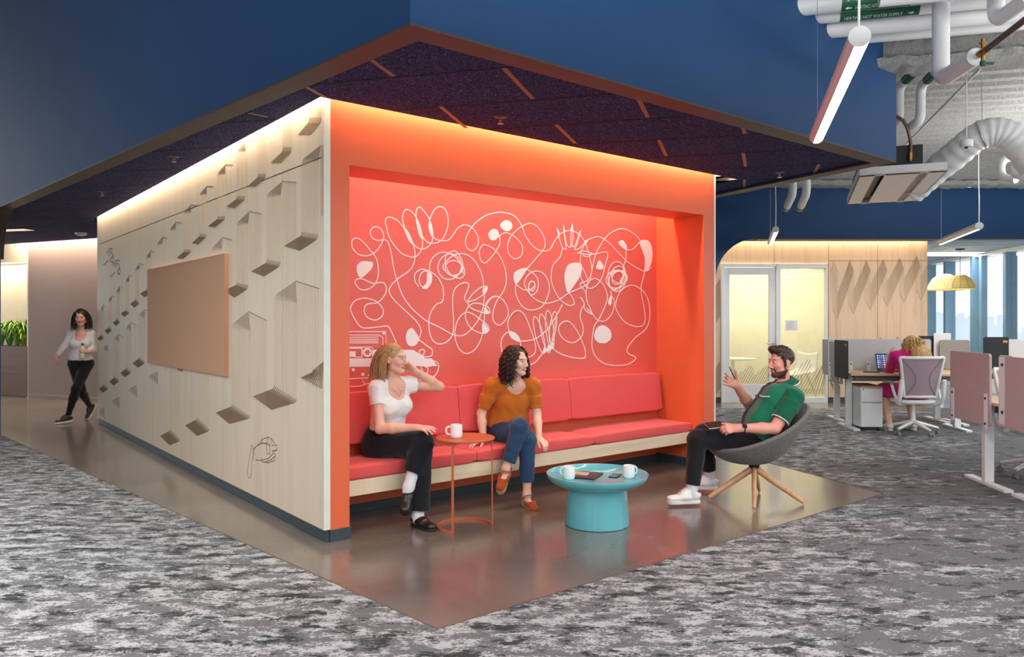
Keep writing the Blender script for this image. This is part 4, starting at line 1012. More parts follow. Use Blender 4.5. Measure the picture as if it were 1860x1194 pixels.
for i in range(5):
    for j in range(6):
        ic.cur = (i*2+j*3) % 3; x, y = -.145+i*.028, .20-j*.032; ic.box((x, y, .0047), (x+.015, y+.016, .0051), LMx)
gp(lp, ic, 'desktop_icons', mats_ic, parent=sc_)
mb = MB(); mb.prism(rrect(-.14, -.05, .14, .06, .004), .0142, .0152); gp(lp, mb, 'keyboard', M['grey_plastic'])
px_ = W(1584, 673, 10.3); pb2 = thing('notebook', 'thin dark notebook lying on the desk left of the laptop', 'notebook', M=GM(px_.x, 10.32, .7665) @ RZ(-.3))
mb = MB(); mb.prism(rrect(-.10, -.07, .10, .07, .006), 0, .010); gp(pb2, mb, 'cover', M['black_plastic'], bevel=.002)
# ---- task chair -------------------------------------------------------------
def task_chair(label, x, y, rz, group='white task chairs'):
    t = thing('task_chair', label, 'office chair', (x, y, 0), rz, group)
    t.matrix_basis = T(x, y, 0) @ RZ(rz)
    P = M['white_plastic']
    for k in range(5):
        a = 2*PI*k/5 + PI/2*3+.25; e = V((math.cos(a), math.sin(a), 0))
        mb = MB(); mb.tube([e*.02+V((0,0,.155)), e*.14+V((0,0,.125)), e*.31+V((0,0,.082))], [.034, .028, .020], 12, flat=.8); arm = gp(t, mb, 'base_arm', P, smooth=50)
        c = e*.315; s_ = V((-e.y, e.x, 0)); mb = MB()
        for d in (-.016, .016): mb.cyl(c+s_*(d-.010)+V((0,0,.029)), c+s_*(d+.010)+V((0,0,.029)), .029, n=20)
        mb.cyl(c+V((0,0,.045)), c+V((0,0,.085)), .010, n=10); gp(t, mb, 'caster', M['grey_plastic'], parent=arm, smooth=40)
    mb = MB(); mb.cyl((0,0,.13), (0,0,.19), .036, .032); mb.cyl((0,0,.19), (0,0,.27), .026); mb.cyl((0,0,.27), (0,0,.40), .017); gp(t, mb, 'gas_column', P, smooth=40)
    mb = MB(); K = 36; vs = []
    prof = []
    def sp(k, q, z):   # seat outline, y forward (+y)
        a = 2*PI*k/K; cx = math.copysign(abs(math.cos(a))**.6, math.cos(a))*.245; cy = math.copysign(abs(math.sin(a))**.6, math.sin(a))*.23
        return (cx*q, cy*q+.02, z - .035*max(0, (cy*q-.12)/.11)**2)
    rings = [(.0,.398),(.7,.395),(.93,.405),(1.,.42),(.985,.445),(.9,.458),(.5,.452),(.0,.45)]
    for q, z in rings:
        for k in range(K): vs.append(sp(k, max(q, .001), z))
    fs = [(i*K+k, i*K+(k+1) % K, (i+1)*K+(k+1) % K, (i+1)*K+k) for i in range(len(rings)-1) for k in range(K)]
    mb.add(vs, fs); gp(t, mb, 'seat', M['white_plastic'], smooth=60)
    # back: curved frame and mesh
    def bk(u, v):   # u -1..1, v 0..1
        w = .195+.075*v; yy = -.235-.055*v + .045*(u*u); return V((u*w, yy, .50+.50*v))
    loop = [bk(-1+2*i/8, 1) for i in range(9)] + [bk(1, 1-i/8) for i in range(1, 9)] + [bk(1-2*i/8, 0)+V((0,0,.0)) for i in range(1, 9)] + [bk(-1, i/8) for i in range(1, 8)]
    mb = MB(); mb.tube(cr(loop, 3, True), .0165, 10, closed=True, flat=1.25); gp(t, mb, 'back_frame', P, smooth=60)
    nu, nv_ = 14, 14; vs = [bk(-1+2*i/nu, j/nv_)+V((0,.006,0)) for j in range(nv_+1) for i in range(nu+1)]; n0 = len(vs); vs += [p+V((0,-.005,0)) for p in vs]
    fs = []
    for j in range(nv_):
        for i in range(nu):
            a = j*(nu+1)+i; fs.append((a, a+1, a+nu+2, a+nu+1)); fs.append((n0+a+nu+1, n0+a+nu+2, n0+a+1, n0+a))
    mb = MB(); mb.add(vs, fs); gp(t, mb, 'back_mesh', M['chair_mesh'], smooth=60)
    mb = MB()
    for sgn in (-1, 1): mb.tube(cr([bk(sgn*.95, .97)+V((0,-.008,0)), bk(sgn*.45, .62)+V((0,-.010,0)), bk(sgn*.42, .35)+V((0,-.010,0)), bk(sgn*.9, .04)+V((0,-.008,0))], 6), .0035, 6)
    gp(t, mb, 'mesh_seam', M['grey_plastic'], smooth=60)
    for sgn in (-1, 1):
        mb = MB(); mb.tube(cr([(sgn*.08,-.03,.40),(sgn*.22,-.10,.395),(sgn*.262,-.17,.42),(sgn*.268,-.235,.52),(sgn*.262,-.27,.72)], 6), [.028]*25, 12, flat=.75); up = gp(t, mb, 'back_upright', P, smooth=60)
        mb = MB(); mb.tube(cr([(sgn*.262,-.19,.44),(sgn*.275,-.12,.50),(sgn*.29,-.03,.66)], 6), .018, 10); ar = gp(t, mb, 'armrest', P, smooth=60)
        mb = MB(); mb.prism(rrect(sgn*.30-.04, -.12, sgn*.30+.04, .14, .035), .66, .685); gp(t, mb, 'arm_pad', M['grey_plastic'], parent=ar, bevel=.006)
    return t
tc1 = task_chair('white task chair with mauve mesh back under the woman in pink', 5.215, 9.84, math.radians(-3))
tc2 = task_chair('white task chair cut off by the right edge behind the near mauve screens', 4.98, 7.16, math.radians(205))
# ---- near pair of desks at the right edge ----------------------------------
dk5 = desk('desk behind the large mauve felt screen near the right edge', 4.13, 6.42, 1.6, end=(-.024, .10, .80, .555, 1.185, 'felt_pink'), legs=(0, 1))
dk6 = desk('desk cut off by the right edge with a mauve screen and bracket plate', 4.13+1.6*WR.x-.02*WD.x, 6.40+1.6*WR.y-.02*WD.y, 1.6, True, end=None, legs=(0, 1))
gp(dk6, panel_x(1.605, .10, .64, .58, 1.175), 'end_screen', M['felt_pink'], bevel=.003)
bp2 = thing('bracket_plate', 'tall pale bracket plate with black screw caps between the near mauve screens', 'bracket', M=LM(dk5) @ T(-.004, -.085, .60))
mb = MB(); mb.prism(rrect(-.04, 0, .075, .565, .02), 0, .006, Matrix(((0,0,1,0),(1,0,0,0),(0,1,0,0),(0,0,0,1)))); gp(bp2, mb, 'plate', M['white_metal'], bevel=.0015)
for z in (.10, .50): gp(bp2, dots([(0, .02, z)], .014, 'x', -1), 'screw_cap', M['black_plastic'])
mb = MB(); mb.prism(rrect(-.13, -.02, .09, .58, .03), .007, .02, Matrix(((0,0,1,0),(1,0,0,0),(0,1,0,0),(0,0,0,1)))); gp(bp2, mb, 'felt_backing', M['felt_grey'])
# ---- zigzag engraving on the ply wall --------------------------------------
zz = MB(); zf2 = MB()
def zo(x, y): return (1280 + x/3.143, 360 + y/3.143)
def pw(x, y): q = zo(x, y); return V((fx(q[0]), ZWL-.0005, fz(q[1])))
peaks = [(735,360),(828,358),(923,355),(1018,350),(1113,342),(1210,330)]
lows = [(757,690),(850,662),(945,638),(1042,620),(1138,598),(1235,583)]
YN = V((0, -1, 0))
for i in range(6):
    a, b = peaks[i], lows[i]; nx = peaks[i+1] if i < 5 else (1305, 322)
    for k in range(11):                       # rising band
        t = k/10; p = (b[0], b[1]-t*135); q = (nx[0]+22*(1-t), nx[1]+62*(1-t))
        if q[0] > 1270: u_ = (1270-p[0])/(q[0]-p[0]); q = (1270, p[1]+(q[1]-p[1])*u_)
        zz.ribbon([pw(*p), pw(*q)], .0042, YN, 0, .001)
    for k in range(6):                        # narrow shaded face
        t = k/5; zf2.ribbon([pw(a[0]-14+t*36, a[1]+70*abs(t*2-.8)*.8+8), pw(b[0]-26+t*27, b[1]-55+t*55)], .004, YN, 0, .001)
    zz.ribbon([pw(a[0]-14, a[1]+66), pw(*a), pw(a[0]+22, a[1]+62)], .005, YN, 0, .001); zz.ribbon([pw(b[0]-27, b[1]-58), pw(*b)], .005, YN, 0, .001)
wo = bpy.data.objects['wall_office']
zz.build('engraved_zigzag', M['groove'], wo); zf2.build('engraved_shading', M['groove2'], wo)
mb = MB()
for cx_, cy_ in ((737, 1070), (1002, 800), (1100, 797), (908, 805)):
    for k in range(5):
        s_ = 1-k*.19; zx = 22*s_; mb.ribbon([pw(cx_-zx, cy_-30*s_ if cy_ > 900 else cy_+25), pw(cx_, cy_+40*s_ if cy_ > 900 else cy_-5+k*7), pw(cx_+zx, cy_-30*s_ if cy_ > 900 else cy_+25)], .008, YN, 0, .001)
for k in range(24):
    y0 = 480+k*9; mb.ribbon([pw(63, y0+25), pw(88, y0-18)], .008, YN, 0, .001)
    y0 = 950+k*9; 
    if y0 < 1110: mb.ribbon([pw(63, y0+25), pw(88, y0-18)], .008, YN, 0, .001)
mb.build('engraved_chevrons', M['groove'], wo)
# paper notice on the sidelight, furniture inside the meeting room
np_ = thing('paper_notice', 'pale paper notice taped to the meeting room sidelight', 'notice', (fx(1438), ZWL+.012, fz(601)))
mb = MB(); mb.box((-.11, 0, 0), (.11, .0015, .19)); o = mb.build('sheet', M['paper'], M=T(np_.location)); adopt(o, np_)
mb = MB()
for k in range(5): mb.box((-.08, -.001, .03+.03*k), (.05-.02*(k % 2), .0, .036+.03*k))
o = mb.build('printed_lines', M['grey_plastic'], M=T(np_.location)); adopt(o, np_)
mt_ = thing('meeting_table', 'white table seen through the glass meeting room door', 'table', (4.35, 14.9, 0))
mb = MB(); mb.lathe([(0, .71), (.44, .71), (.45, .72), (.45, .735), (0, .735)], n=40); o = mb.build('table_top', M['white_paint'], M=T(mt_.location), smooth=40); adopt(o, mt_)
mb = MB(); mb.lathe([(0, 0), (.28, 0), (.28, .012), (.04, .03), (.035, .71), (0, .71)], n=32); o = mb.build('pedestal', M['white_metal'], M=T(mt_.location), smooth=40); adopt(o, mt_)
def side_chair(label, x, y, rz):
    t = thing('shell_chair', label, 'chair', (x, y, 0), rz); t.matrix_basis = T(x, y, 0) @ RZ(rz)
    mb = MB(); prof = [(-.22, .43), (-.1, .44), (.08, .45), (.17, .50), (.21, .60), (.24, .84)]; P = cr([(0, a, b) for a, b in prof], 4); vs = []; fs = []; nn_ = 10
    for p in P:
        for i in range(nn_+1):
            u = -1+2*i/nn_; vs.append((u*.24, p.y, p.z+.04*u*u)) 
    m_ = len(P)
    for j in range(m_-1):
        for i in range(nn_): a = j*(nn_+1)+i; fs.append((a, a+1, a+nn_+2, a+nn_+1))
    mb.add(vs, fs); o = gp(t, mb, 'shell', M['white_plastic'], smooth=60); md = o.modifiers.new('t', 'SOLIDIFY'); md.thickness = .012
    for sx in (-1, 1):
        for sy in (-1, 1): mb = MB(); mb.tube([(sx*.10, sy*.08, .43), (sx*.22, sy*.21, 0)], [.013, .009], 8); gp(t, mb, 'leg', M['chrome'], smooth=50)
    return t
side_chair('pale shell chair behind the meeting room sidelight', 5.55, 14.6, math.radians(-60))
cab = thing('low_cabinet', 'low white cabinet behind the glass meeting room door', 'cabinet', (4.0, 15.9, 0))
mb = MB(); mb.box((-.35, -.2, .05), (.35, .2, .98)); o = mb.build('body', M['white_paint'], M=T(cab.location), bevel=.005); adopt(o, cab)
for sx in (-1, 1):
    mb = MB(); mb.box((min(0, sx*.345)+.003, -.215, .06), (max(0, sx*.345)-.003, -.2, .97)); o = mb.build('door', M['white_paint'], M=T(cab.location), bevel=.003); adopt(o, cab)
mb = MB(); mb.box((-.33, -.18, 0), (.33, .18, .05)); o = mb.build('plinth', M['grey_plastic'], M=T(cab.location)); adopt(o, cab)
# ---- woven pendant shades ---------------------------------------------------
wm = Mat('woven yellow shade'); v = wm.tc('Object', (1, 1, 60)); nz_ = wm.noise(v, 3, 2); wm.color(wm.ramp(nz_, [(.35, lin((222, 196, 116))), (.65, lin((242, 224, 154)))])); wm.set(Roughness=.8, Transmission_Weight=.35); wm.bump(nz_, .4, .01)
def shade(label, x, y, w_px, Z):
    p = W(x, y, Z); r = w_px/2*Z/S; h = r*.95
    t = thing('pendant_lamp', label, 'pendant lamp', (p.x, p.y, p.z), 0, 'woven dome pendant lamps by the windows')
    K = 48; vs = []; prof = [(1., 0), (.97, .03), (.86, .38), (.66, .72), (.34, .97), (.28, 1.0)]; mb = MB()
    for (q, z) in prof:
        for k in range(K): a = 2*PI*k/K; f = 1 - .02*abs(math.sin(a*6)); vs.append((q*r*math.cos(a)*f, q*r*math.sin(a)*f, z*h))
    fs = [(i*K+k, i*K+(k+1) % K, (i+1)*K+(k+1) % K, (i+1)*K+k) for i in range(len(prof)-1) for k in range(K)]
    mb.add(vs, fs); o = mb.build('shade', wm.m, M=T(p), smooth=60); md = o.modifiers.new('t', 'SOLIDIFY'); md.thickness = .006; adopt(o, t)
    mb = MB()
    for k in range(12):
        a = 2*PI*k/12; mb.tube([(q*r*1.0*math.cos(a), q*r*1.0*math.sin(a), z*h) for q, z in prof], .004, 6)
    mb.tube([(r*math.cos(2*PI*k/40), r*math.sin(2*PI*k/40), 0) for k in range(40)], .006, 6, closed=True)
    o = mb.build('rib_frame', plain('bamboo rib', (176, 146, 80), .6), M=T(p), smooth=50); adopt(o, t)
    mb = MB(); mb.cyl((0,0,h), (0,0,2.9-p.z), .005, n=8); o = mb.build('cord', M['cable_black'], M=T(p)); adopt(o, t)
    mb = MB(); mb.lathe([(0, 2.872-p.z), (.08, 2.872-p.z), (.085, 2.9-p.z), (0, 2.9-p.z)], n=24); o = mb.build('canopy', M['black_plastic'], M=T(p), smooth=40); adopt(o, t)
    pl_ = bpy.data.lights.new('shade_lamp', 'POINT'); pl_.energy = 9; pl_.color = (1., .9, .66); pl_.shadow_soft_size = .05; po = bpy.data.objects.new('shade_lamp', pl_); COL.objects.link(po); po.location = p+V((0,0,h*.2))
    mb = MB(); mb.lathe([(0, h*.45), (.03, h*.5), (.045, h*.62), (.03, h*.75), (.015, h*.9), (0, h*.95)], n=16); o = mb.build('bulb', emit('warm bulb', (255, 226, 170), 60), M=T(p), smooth=60); adopt(o, t)
shade('left one of two yellow woven dome lamps hanging by the windows', 1716, 527, 60, 15.6)
shade('right one of two yellow woven dome lamps hanging by the windows', 1744, 525, 53, 15.0)
# ---- city far outside -------------------------------------------------------
mcity = plain('haze tinted city facade', (222, 230, 240), .9, var=.06, vs=.02); mground = plain('haze tinted city ground', (234, 240, 246), 1., var=.04, vs=.004)  # distance haze is painted in as pale facade and ground colours
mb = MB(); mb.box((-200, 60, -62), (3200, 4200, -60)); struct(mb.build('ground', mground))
rc = random.Random(3)
for i in range(22):
    xx = 1684 + i*8.8; Z = 420 + (i*7 % 11)*110; top = rc.uniform(566, 606) if i % 3 else rc.uniform(566, 584)
    p = W(xx, top, Z); wd = rc.uniform(5, 9)*Z/S
    b = MB(); b.box((-wd/2, -wd/2, 0), (wd/2, wd/2, p.z+60)); 
    if i % 3 == 0: b.box((-wd/4, -wd/4, p.z+60), (wd/4, wd/4, p.z+60+wd*.2))
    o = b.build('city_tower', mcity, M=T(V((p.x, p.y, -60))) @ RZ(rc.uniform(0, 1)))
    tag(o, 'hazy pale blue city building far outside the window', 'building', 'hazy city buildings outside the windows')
# ---- tube pendants ----------------------------------------------------------
def tube_light(label, near, far, Zn, Zf, r, ztop=4.2, cable=True):
    a = W(*near, Zn); b = W(*far, Zf); b.z = a.z
    d = (b-a); L = d.length; d.normalize()
    t = thing('tube_pendant', label, 'pendant light', a, 0, 'white tube pendant lights')
    s_ = V((d.y, -d.x, 0)); up = V((0,0,1)); n = 40; ring = lambda q, rr: [q + (s_*math.cos(2*PI*k/n)+up*math.sin(2*PI*k/n))*rr for k in range(n)]
    # housing covers the upper part; the diffuser is the lower strip
    i0, i1 = 27, 36     # diffuser arc indices (around 270 deg = down)
    vs = ring(a, r)+ring(b, r); body = [k for k in range(n) if not (i0 <= k < i1)]
    mb = MB(); mb.add(vs, [(k, (k+1) % n, (k+1) % n+n, k+n) for k in body]); mb.add(ring(a, r), [tuple(range(n-1, -1, -1))]); mb.add(ring(b, r), [tuple(range(n))])
    o = mb.build('housing', M['white_metal'], smooth=40); adopt(o, t)
    bm = bmesh.new(); bm.from_mesh(o.data); bmesh.ops.recalc_face_normals(bm, faces=bm.faces); bm.to_mesh(o.data); bm.free()
    vs = [q+d*.004 for q in ring(a, r*.985)]+[q-d*.004 for q in ring(b, r*.985)]
    mb = MB(); mb.add(vs, [(k, (k+1) % n, (k+1) % n+n, k+n) for k in range(i0-1, i1+1)]); o = mb.build('diffuser', M['led'], smooth=60); adopt(o, t)
    mb = MB(); q = a+d*.03+up*r; mb.tube(cr([q, q+V((.003,0,.3)), q+V((-.006,0,.7)), V((q.x, q.y, ztop))], 5), .006 if Zn < 5 else .008, 8); o = mb.build('power_cable', M['cable_white'], smooth=60); adopt(o, t)
    mb = MB(); q = b-d*.06+up*r; mb.tube([q, V((q.x, q.y, ztop))], .0015 if Zn < 5 else .003, 6); o = mb.build('suspension_wire', M['chrome']); adopt(o, t)
    l = area('tube_lamp', (a+b)/2-up*(r+.02), L*.95, r, 26, (1., .97, .94)); l.rotation_euler = (0, 0, math.atan2(d.y, d.x)); return t
def area(name, loc, size, size_y, power, color, rot=None, direction=None, spread=PI):
    l = bpy.data.lights.new(name, 'AREA'); l.shape = 'RECTANGLE'; l.size = size; l.size_y = size_y; l.energy = power; l.color = color; l.spread = spread
    o = bpy.data.objects.new(name, l); COL.objects.link(o); o.location = loc
    if rot is not None: o.rotation_euler = rot
    return o
tube_light('large white tube light hanging in front of the blue fascia, nearest of the tubes', (1561.5, 66), (1483, 248), 3.5, 5.41, .049)
tube_light('small white tube light hanging before the blue bulkhead left of the ceiling unit', (1409, 417), (1399, 441), 10.8, 12.6, .046, 4.0)
tube_light('white tube light hanging before the blue bulkhead near the window bay', (1779, 410.5), (1708, 434), 10.4, 12.5, .052, 4.1)
# ---- service pipes ----------------------------------------------------------
def text_mesh(s, size):
    c = bpy.data.curves.new('lettering', 'FONT'); c.body = s; c.size = size; c.resolution_u = 2
    o = bpy.data.objects.new('lettering', c); COL.objects.link(o); bpy.context.view_layer.update()
    me = o.to_mesh(); vs = [v.co.copy() for v in me.vertices]; fs = [tuple(p.vertices) for p in me.polygons]
    o.to_mesh_clear(); bpy.data.objects.remove(o); return vs, fs
def pipe(label, pts, r, smoothn=6, bands=(), caps=True, group='white jacketed ceiling pipes', mat='pipe', name='ceiling_pipe', nseg=24, cat='pipe', rnd=True):
    P = [V(p) for p in pts]
    if rnd and len(P) > 2:                              # round the elbows
        Q = [P[0]]
        for i in range(1, len(P)-1):
            a, b, c = P[i-1], P[i], P[i+1]; k = min(r*2.0, (a-b).length*.45, (c-b).length*.45)
            s0, s1 = b+(a-b).normalized()*k, b+(c-b).normalized()*k
            for j in range(7): t = j/6; Q.append(s0*(1-t)**2+b*2*t*(1-t)+s1*t*t)
        Q.append(P[-1]); P = Q
    o_ = P[0]; t = thing(name, label, cat, o_, 0, group)
    mb = MB(); mb.tube(P, r, nseg); o = mb.build('jacket', M[mat], smooth=60); adopt(o, t)
    mb = MB()
    L = 0; k = 0
    for a, b in zip(P, P[1:]):
        d = b-a
        if d.length > .5:
            n = int(d.length/.9)
            for i in range(1, n+1):
                q = a+d*(i/(n+1)); e = d.normalized()*.012; mb.tube([q-e, q+e], r*1.012, nseg)
    if mb.v: o = mb.build('jacket_band', M['white_paint'], smooth=50); adopt(o, t)
    return t
def pipe_label(t, p0, d, r, u0, u1, rows, arrow_left, a0=-70, a1=70, cdir=None):
    """Green wrap with white lettering, bent round the pipe."""
    d = d.normalized(); cd2 = cdir - d*cdir.dot(d); cd2.normalize(); dn = d.cross(cd2)
    if dn.z > 0: dn = -dn                       # lower side is +v
    def on(u, ang, off): a = math.radians(ang); return p0 + d*u + (cd2*math.cos(a)+dn*math.sin(a))*(r+off)
    K = 16; vs = [on(u, a0+(a1-a0)*k/K, .0015) for u in (u0, u1) for k in range(K+1)]
    mb = MB(); mb.add(vs, [(k, k+1, K+2+k, K+1+k) for k in range(K)]); o = mb.build('label_wrap', M['green_label'], smooth=60); adopt(o, t)
    mb = MB(); h = r*.62
    for ang, s in rows:
        tv, tf = text_mesh(s, h); w = max(v.x for v in tv); sc = (u1-u0)*.74/w
        o0 = u0 + (u1-u0)*(.20 if arrow_left else .05)
        mb.add([on(o0+v.x*sc, ang-math.degrees((v.y-h*.35)/r), .003) for v in tv], tf)
        ax = u0+(u1-u0)*.10 if arrow_left else u1-(u1-u0)*.10; sg = -1 if arrow_left else 1; q = h*.42
        arr = [(-1.2,-.3),(0,-.3),(0,-.8),(1.2,0),(0,.8),(0,.3),(-1.2,.3)]
        mb.add([on(ax+sg*x*q, ang-math.degrees(y*q/r), .003) for x, y in arr], [(0,1,5,6),(2,3,4)])
    o = mb.build('lettering', M['label_ink'], t); o.matrix_basis = t.matrix_basis.inverted()
    return o
def along(x, y, Z, L0, L1, dirv=E1):
    p = W(x, y, Z); return [p+dirv*L0, p+dirv*L1], p
pts, p0 = along(1458, 11, 5.80, -.12, 5); tp = pipe('white insulated pipe with green hot water return labels entering the blue fascia', pts, .073)
cam_dir = V((0,0,CAMH))-(p0+E1*.5); pipe_label(tp, p0, E1, .073, .27, .75, ((-12, 'HEATING HOT WATER RETURN'), (38, 'HEATING HOT WATER RETURN')), True, cdir=cam_dir)
pts, p0 = along(1475, 30, 5.96, -.12, 5); tp = pipe('white insulated pipe with a green hot water supply label entering the blue fascia', pts, .062)
pipe_label(tp, p0, E1, .062, .20, .76, ((-20, 'HEATING HOT WATER SUPPLY'), (38, 'HEATING HOT WATER SUPPLY')), False, cdir=V((0,0,CAMH))-p0)
pts, p0 = along(1507, 55, 6.06, -.12, 5); pipe('grey white jacketed pipe running just above the nearest tube light', pts, .062)
pts, p0 = along(1530, 70, 6.3, -.2, 5); pipe('grey white jacketed pipe lowest of the parallel pipes by the sprayed beam', pts, .055)
p0 = W(1640, -6, 5.2); pipe('smooth white pipe crossing along the top edge of the photo', [p0-E1*.15, p0+E1*3], .055)
def vp(x, y0, Z, yb, d, hose, label, r):
    top = W(x, y0, Z); top.z = 4.15; bot = W(x, yb, Z); end = bot - WD*d
    t = pipe(label, [top, bot, end], r)
    mb = MB(); mb.tube([end+WD*.002, end-WD*.004], [r*1.01, r*1.01], 24); mb.tube([end, end-WD*.06], [.022, .020], 16); o = mb.build('end_cap', M['white_plastic'], smooth=40); adopt(o, t)
    mb = MB(); mb.tube([end-WD*.05, end-WD*.14], .026, 14); mb.tube([end-WD*.09-V((0,0,.06)), end-WD*.09+V((0,0,.09))], .011, 10); mb.tube([end-WD*.09+V((0,0,.05)), end-WD*.09+V((0,0,.062))], .02, 10); o = mb.build('brass_valve', M['brass'], smooth=40); adopt(o, t)
    mb = MB(); q = end-WD*.09-V((0,0,.06)); mb.tube([q, q-V((0,0,.03))], .018, 12); mb.box((q.x, q.y-.01, q.z-.02), (q.x+.07, q.y+.01, q.z-.008)); o = mb.build('valve_handle', M['green_label'], smooth=40); adopt(o, t)
    return end
e1 = vp(1709, 10, 5.6, 146, .50, None, 'white pipe dropping to an elbow with a brass valve at its end', .059)
pipe('brown hose running from the brass valve up to the right edge', [e1-WD*.13, e1-WD*.5+V((.0,0,.02)), e1-WD*1.2+V((.0,0,.06))], .021, name='steel_hose', mat='hose', group='braided hoses', cat='hose')
e2 = vp(1809, 5, 5.4, 40, .42, None, 'white pipe elbow with a brass valve in the top right corner', .056)
# pipes dropping behind the fascia corner
for (x, y, Z, lab) in ((1672, 150, 7.7, 'white pipe with a green band dropping right of the blue fascia corner'), (1633, 150, 7.9, 'white pipe partly hidden by the blue fascia corner')):
    a = W(x+30, y-22, Z-.35); b = W(x, y+8, Z); c = W(x, y+68, Z); d = W(x-18, y+80, Z+.15)
    t = pipe(lab, [a, b, c, d], .046)
    e = (b-a); q0, q1 = a+e*.12, a+e*.58; mb = MB(); mb.tube([q0, q1], .0475, 24, cap=False); o = mb.build('label_wrap', M['green_label'], smooth=60); adopt(o, t)
for (x, lab) in ((1440, 'left one of two short white pipes under the soffit edge before the bulkhead'), (1465, 'right one of two short white pipes under the soffit edge before the bulkhead')):
    a = W(x, 318, 11.4); b = W(x, 352, 11.4); c = W(x-12, 378, 12.0); t = pipe(lab, [a, b, c], .060, caps=True)
    e = (c-b).normalized(); mb = MB(); mb.tube([c-e*.10, c-e*.03], .0615, 24, cap=False); o = mb.build('label_wrap', M['green_label'], smooth=60); adopt(o, t)
pipe('white pipe loop near the right edge under the sprayed deck', [W(1866, 278, 9.6), W(1818, 291, 9.6), W(1818, 322, 9.6), W(1846, 326, 9.4)], .048)
pipe('white pipe loop with a green band at the right edge', [W(1872, 292, 9.3), W(1842, 298, 9.3), W(1842, 318, 9.3), W(1872, 322, 9.0)], .046)
mb = MB(); q = W(1853, 312, 9.2); tg = thing('pipe_label', 'green pipe label plate at the right edge', 'label', q)
mb.prism(rrect(-.03, -.07, .06, .07, .006), 0, .004, T(q) @ RX(PI/2)); o = mb.build('plate', M['green_label']); adopt(o, tg)
pipe('thin grey conduit running diagonally below the sprayed deck', [W(1781, 124, 7.3), W(1640, 268, 10.35)], .013, name='conduit', group=None)
# ---- flexible duct ----------------------------------------------------------
dp = [W(1655, 350, 9.3), W(1690, 318, 9.1), W(1738, 278, 8.8), W(1778, 247, 8.6), W(1815, 240, 8.5), W(1846, 258, 8.45), W(1880, 305, 8.4)]
P = cr(dp, 14); mb = MB(); n = 28; vs = []; fs = []
for i, p in enumerate(P):
    t_ = (P[min(i+1, len(P)-1)]-P[max(i-1, 0)]).normalized(); u = t_.orthogonal().normalized(); u = V((0,-1,0))-t_*t_.dot(V((0,-1,0))); u.normalize(); w_ = t_.cross(u)
    for k in range(n):
        a = 2*PI*k/n; q = u*math.cos(a)+w_*math.sin(a); rr = .158+.006*math.sin(i*1.3)+.012*noise.noise(p*6+q*2.2); vs.append(p+q*rr)
for i in range(len(P)-1):
    for k in range(n): fs.append((i*n+k, i*n+(k+1) % n, (i+1)*n+(k+1) % n, (i+1)*n+k))
fs += [tuple(range(n-1, -1, -1)), tuple((len(P)-1)*n+k for k in range(n))]
fd = thing('flexible_duct', 'fat white wrapped flexible duct curving under the sprayed deck', 'duct', dp[2])
mb.add(vs, fs); o = mb.build('duct_wrap', M['pipe'], smooth=70); adopt(o, fd)
mb = MB(); q = P[44]; t_ = (P[45]-P[43]).normalized(); u = t_.orthogonal().normalized(); w_ = t_.cross(u)
mb.tube([q+(u*math.cos(2*PI*k/30)+w_*math.sin(2*PI*k/30))*.168 for k in range(30)], .007, 6, closed=True); mb.tube([q+V((0,0,.16)), V((q.x, q.y, 4.2))], .004, 6); o = mb.build('hanger_strap', M['chrome'], smooth=60); adopt(o, fd)
# ---- chilled beam unit ------------------------------------------------------
zu = 3.0
nl = W(1560, 320, S*(zu-CAMH)/(HY-320)); fl2 = W(1507, 374, S*(zu-CAMH)/(HY-374)); nr = W(1722, 310, S*(zu-CAMH)/(HY-310))
ux = (nr-nl).normalized(); uy = V((-ux.y, ux.x, 0)); wu = (nr-nl).length; lu = (fl2-nl).dot(uy)
UM = Matrix(((ux.x, uy.x, 0, nl.x), (ux.y, uy.y, 0, nl.y), (0, 0, 1, zu), (0, 0, 0, 1)))
cu = thing('chilled_beam', 'white ceiling cooling unit with two slots hanging right of the blue fascia corner', 'ceiling unit', M=UM)
def up_(mb, name, mat, **k): o = mb.build(name, mat, M=UM.copy(), **k); adopt(o, cu); return o
mb = MB(); s1, s2, sw = wu*.25, wu*.75, .045
for a, b in ((0, s1-sw), (s1+sw, s2-sw), (s2+sw, wu)): mb.box((a, 0, 0), (b, lu, .012))
mb.box((0, 0, 0), (wu, .012, .09)); mb.box((0, lu-.012, 0), (wu, lu, .09)); mb.box((0, 0, 0), (.012, lu, .09)); mb.box((wu-.012, 0, 0), (wu, lu, .09)); mb.box((0, 0, 0), (wu, .06, .012)); mb.box((0, lu-.06, 0), (wu, lu, .012)); up_(mb, 'casing', M['white_metal'], bevel=.002)
mb = MB(); mb.box((s1-sw, .06, .05), (s1+sw, lu-.06, .06)); up_(mb, 'dark_slot', M['black_plastic'])
mb = MB(); mb.box((s2-sw, .06, .03), (s2+sw, lu-.06, .04)); up_(mb, 'pale_slot', plain('slot fin', (190, 170, 150), .5))
mb = MB(); mb.box((.06, .05, .09), (wu-.22, lu-.1, .30)); up_(mb, 'plenum_box', M['black_box'], bevel=.004)
mb = MB(); mb.box((.12, .044, .20), (.34, .05, .235)); up_(mb, 'rating_plate', M['paper'])
mb = MB(); mb.tube(cr([(wu-.34, .03, .12), (wu-.34, .02, .34), (wu-.42, -.02, .55), (wu-.62, .0, .66)], 8), .017, 10); up_(mb, 'supply_hose', M['hose'], smooth=60)
mb = MB(); mb.cyl((wu-.34, .03, .14), (wu-.34, .028, .22), .024, n=12); up_(mb, 'hose_fitting', M['brass'], smooth=40)
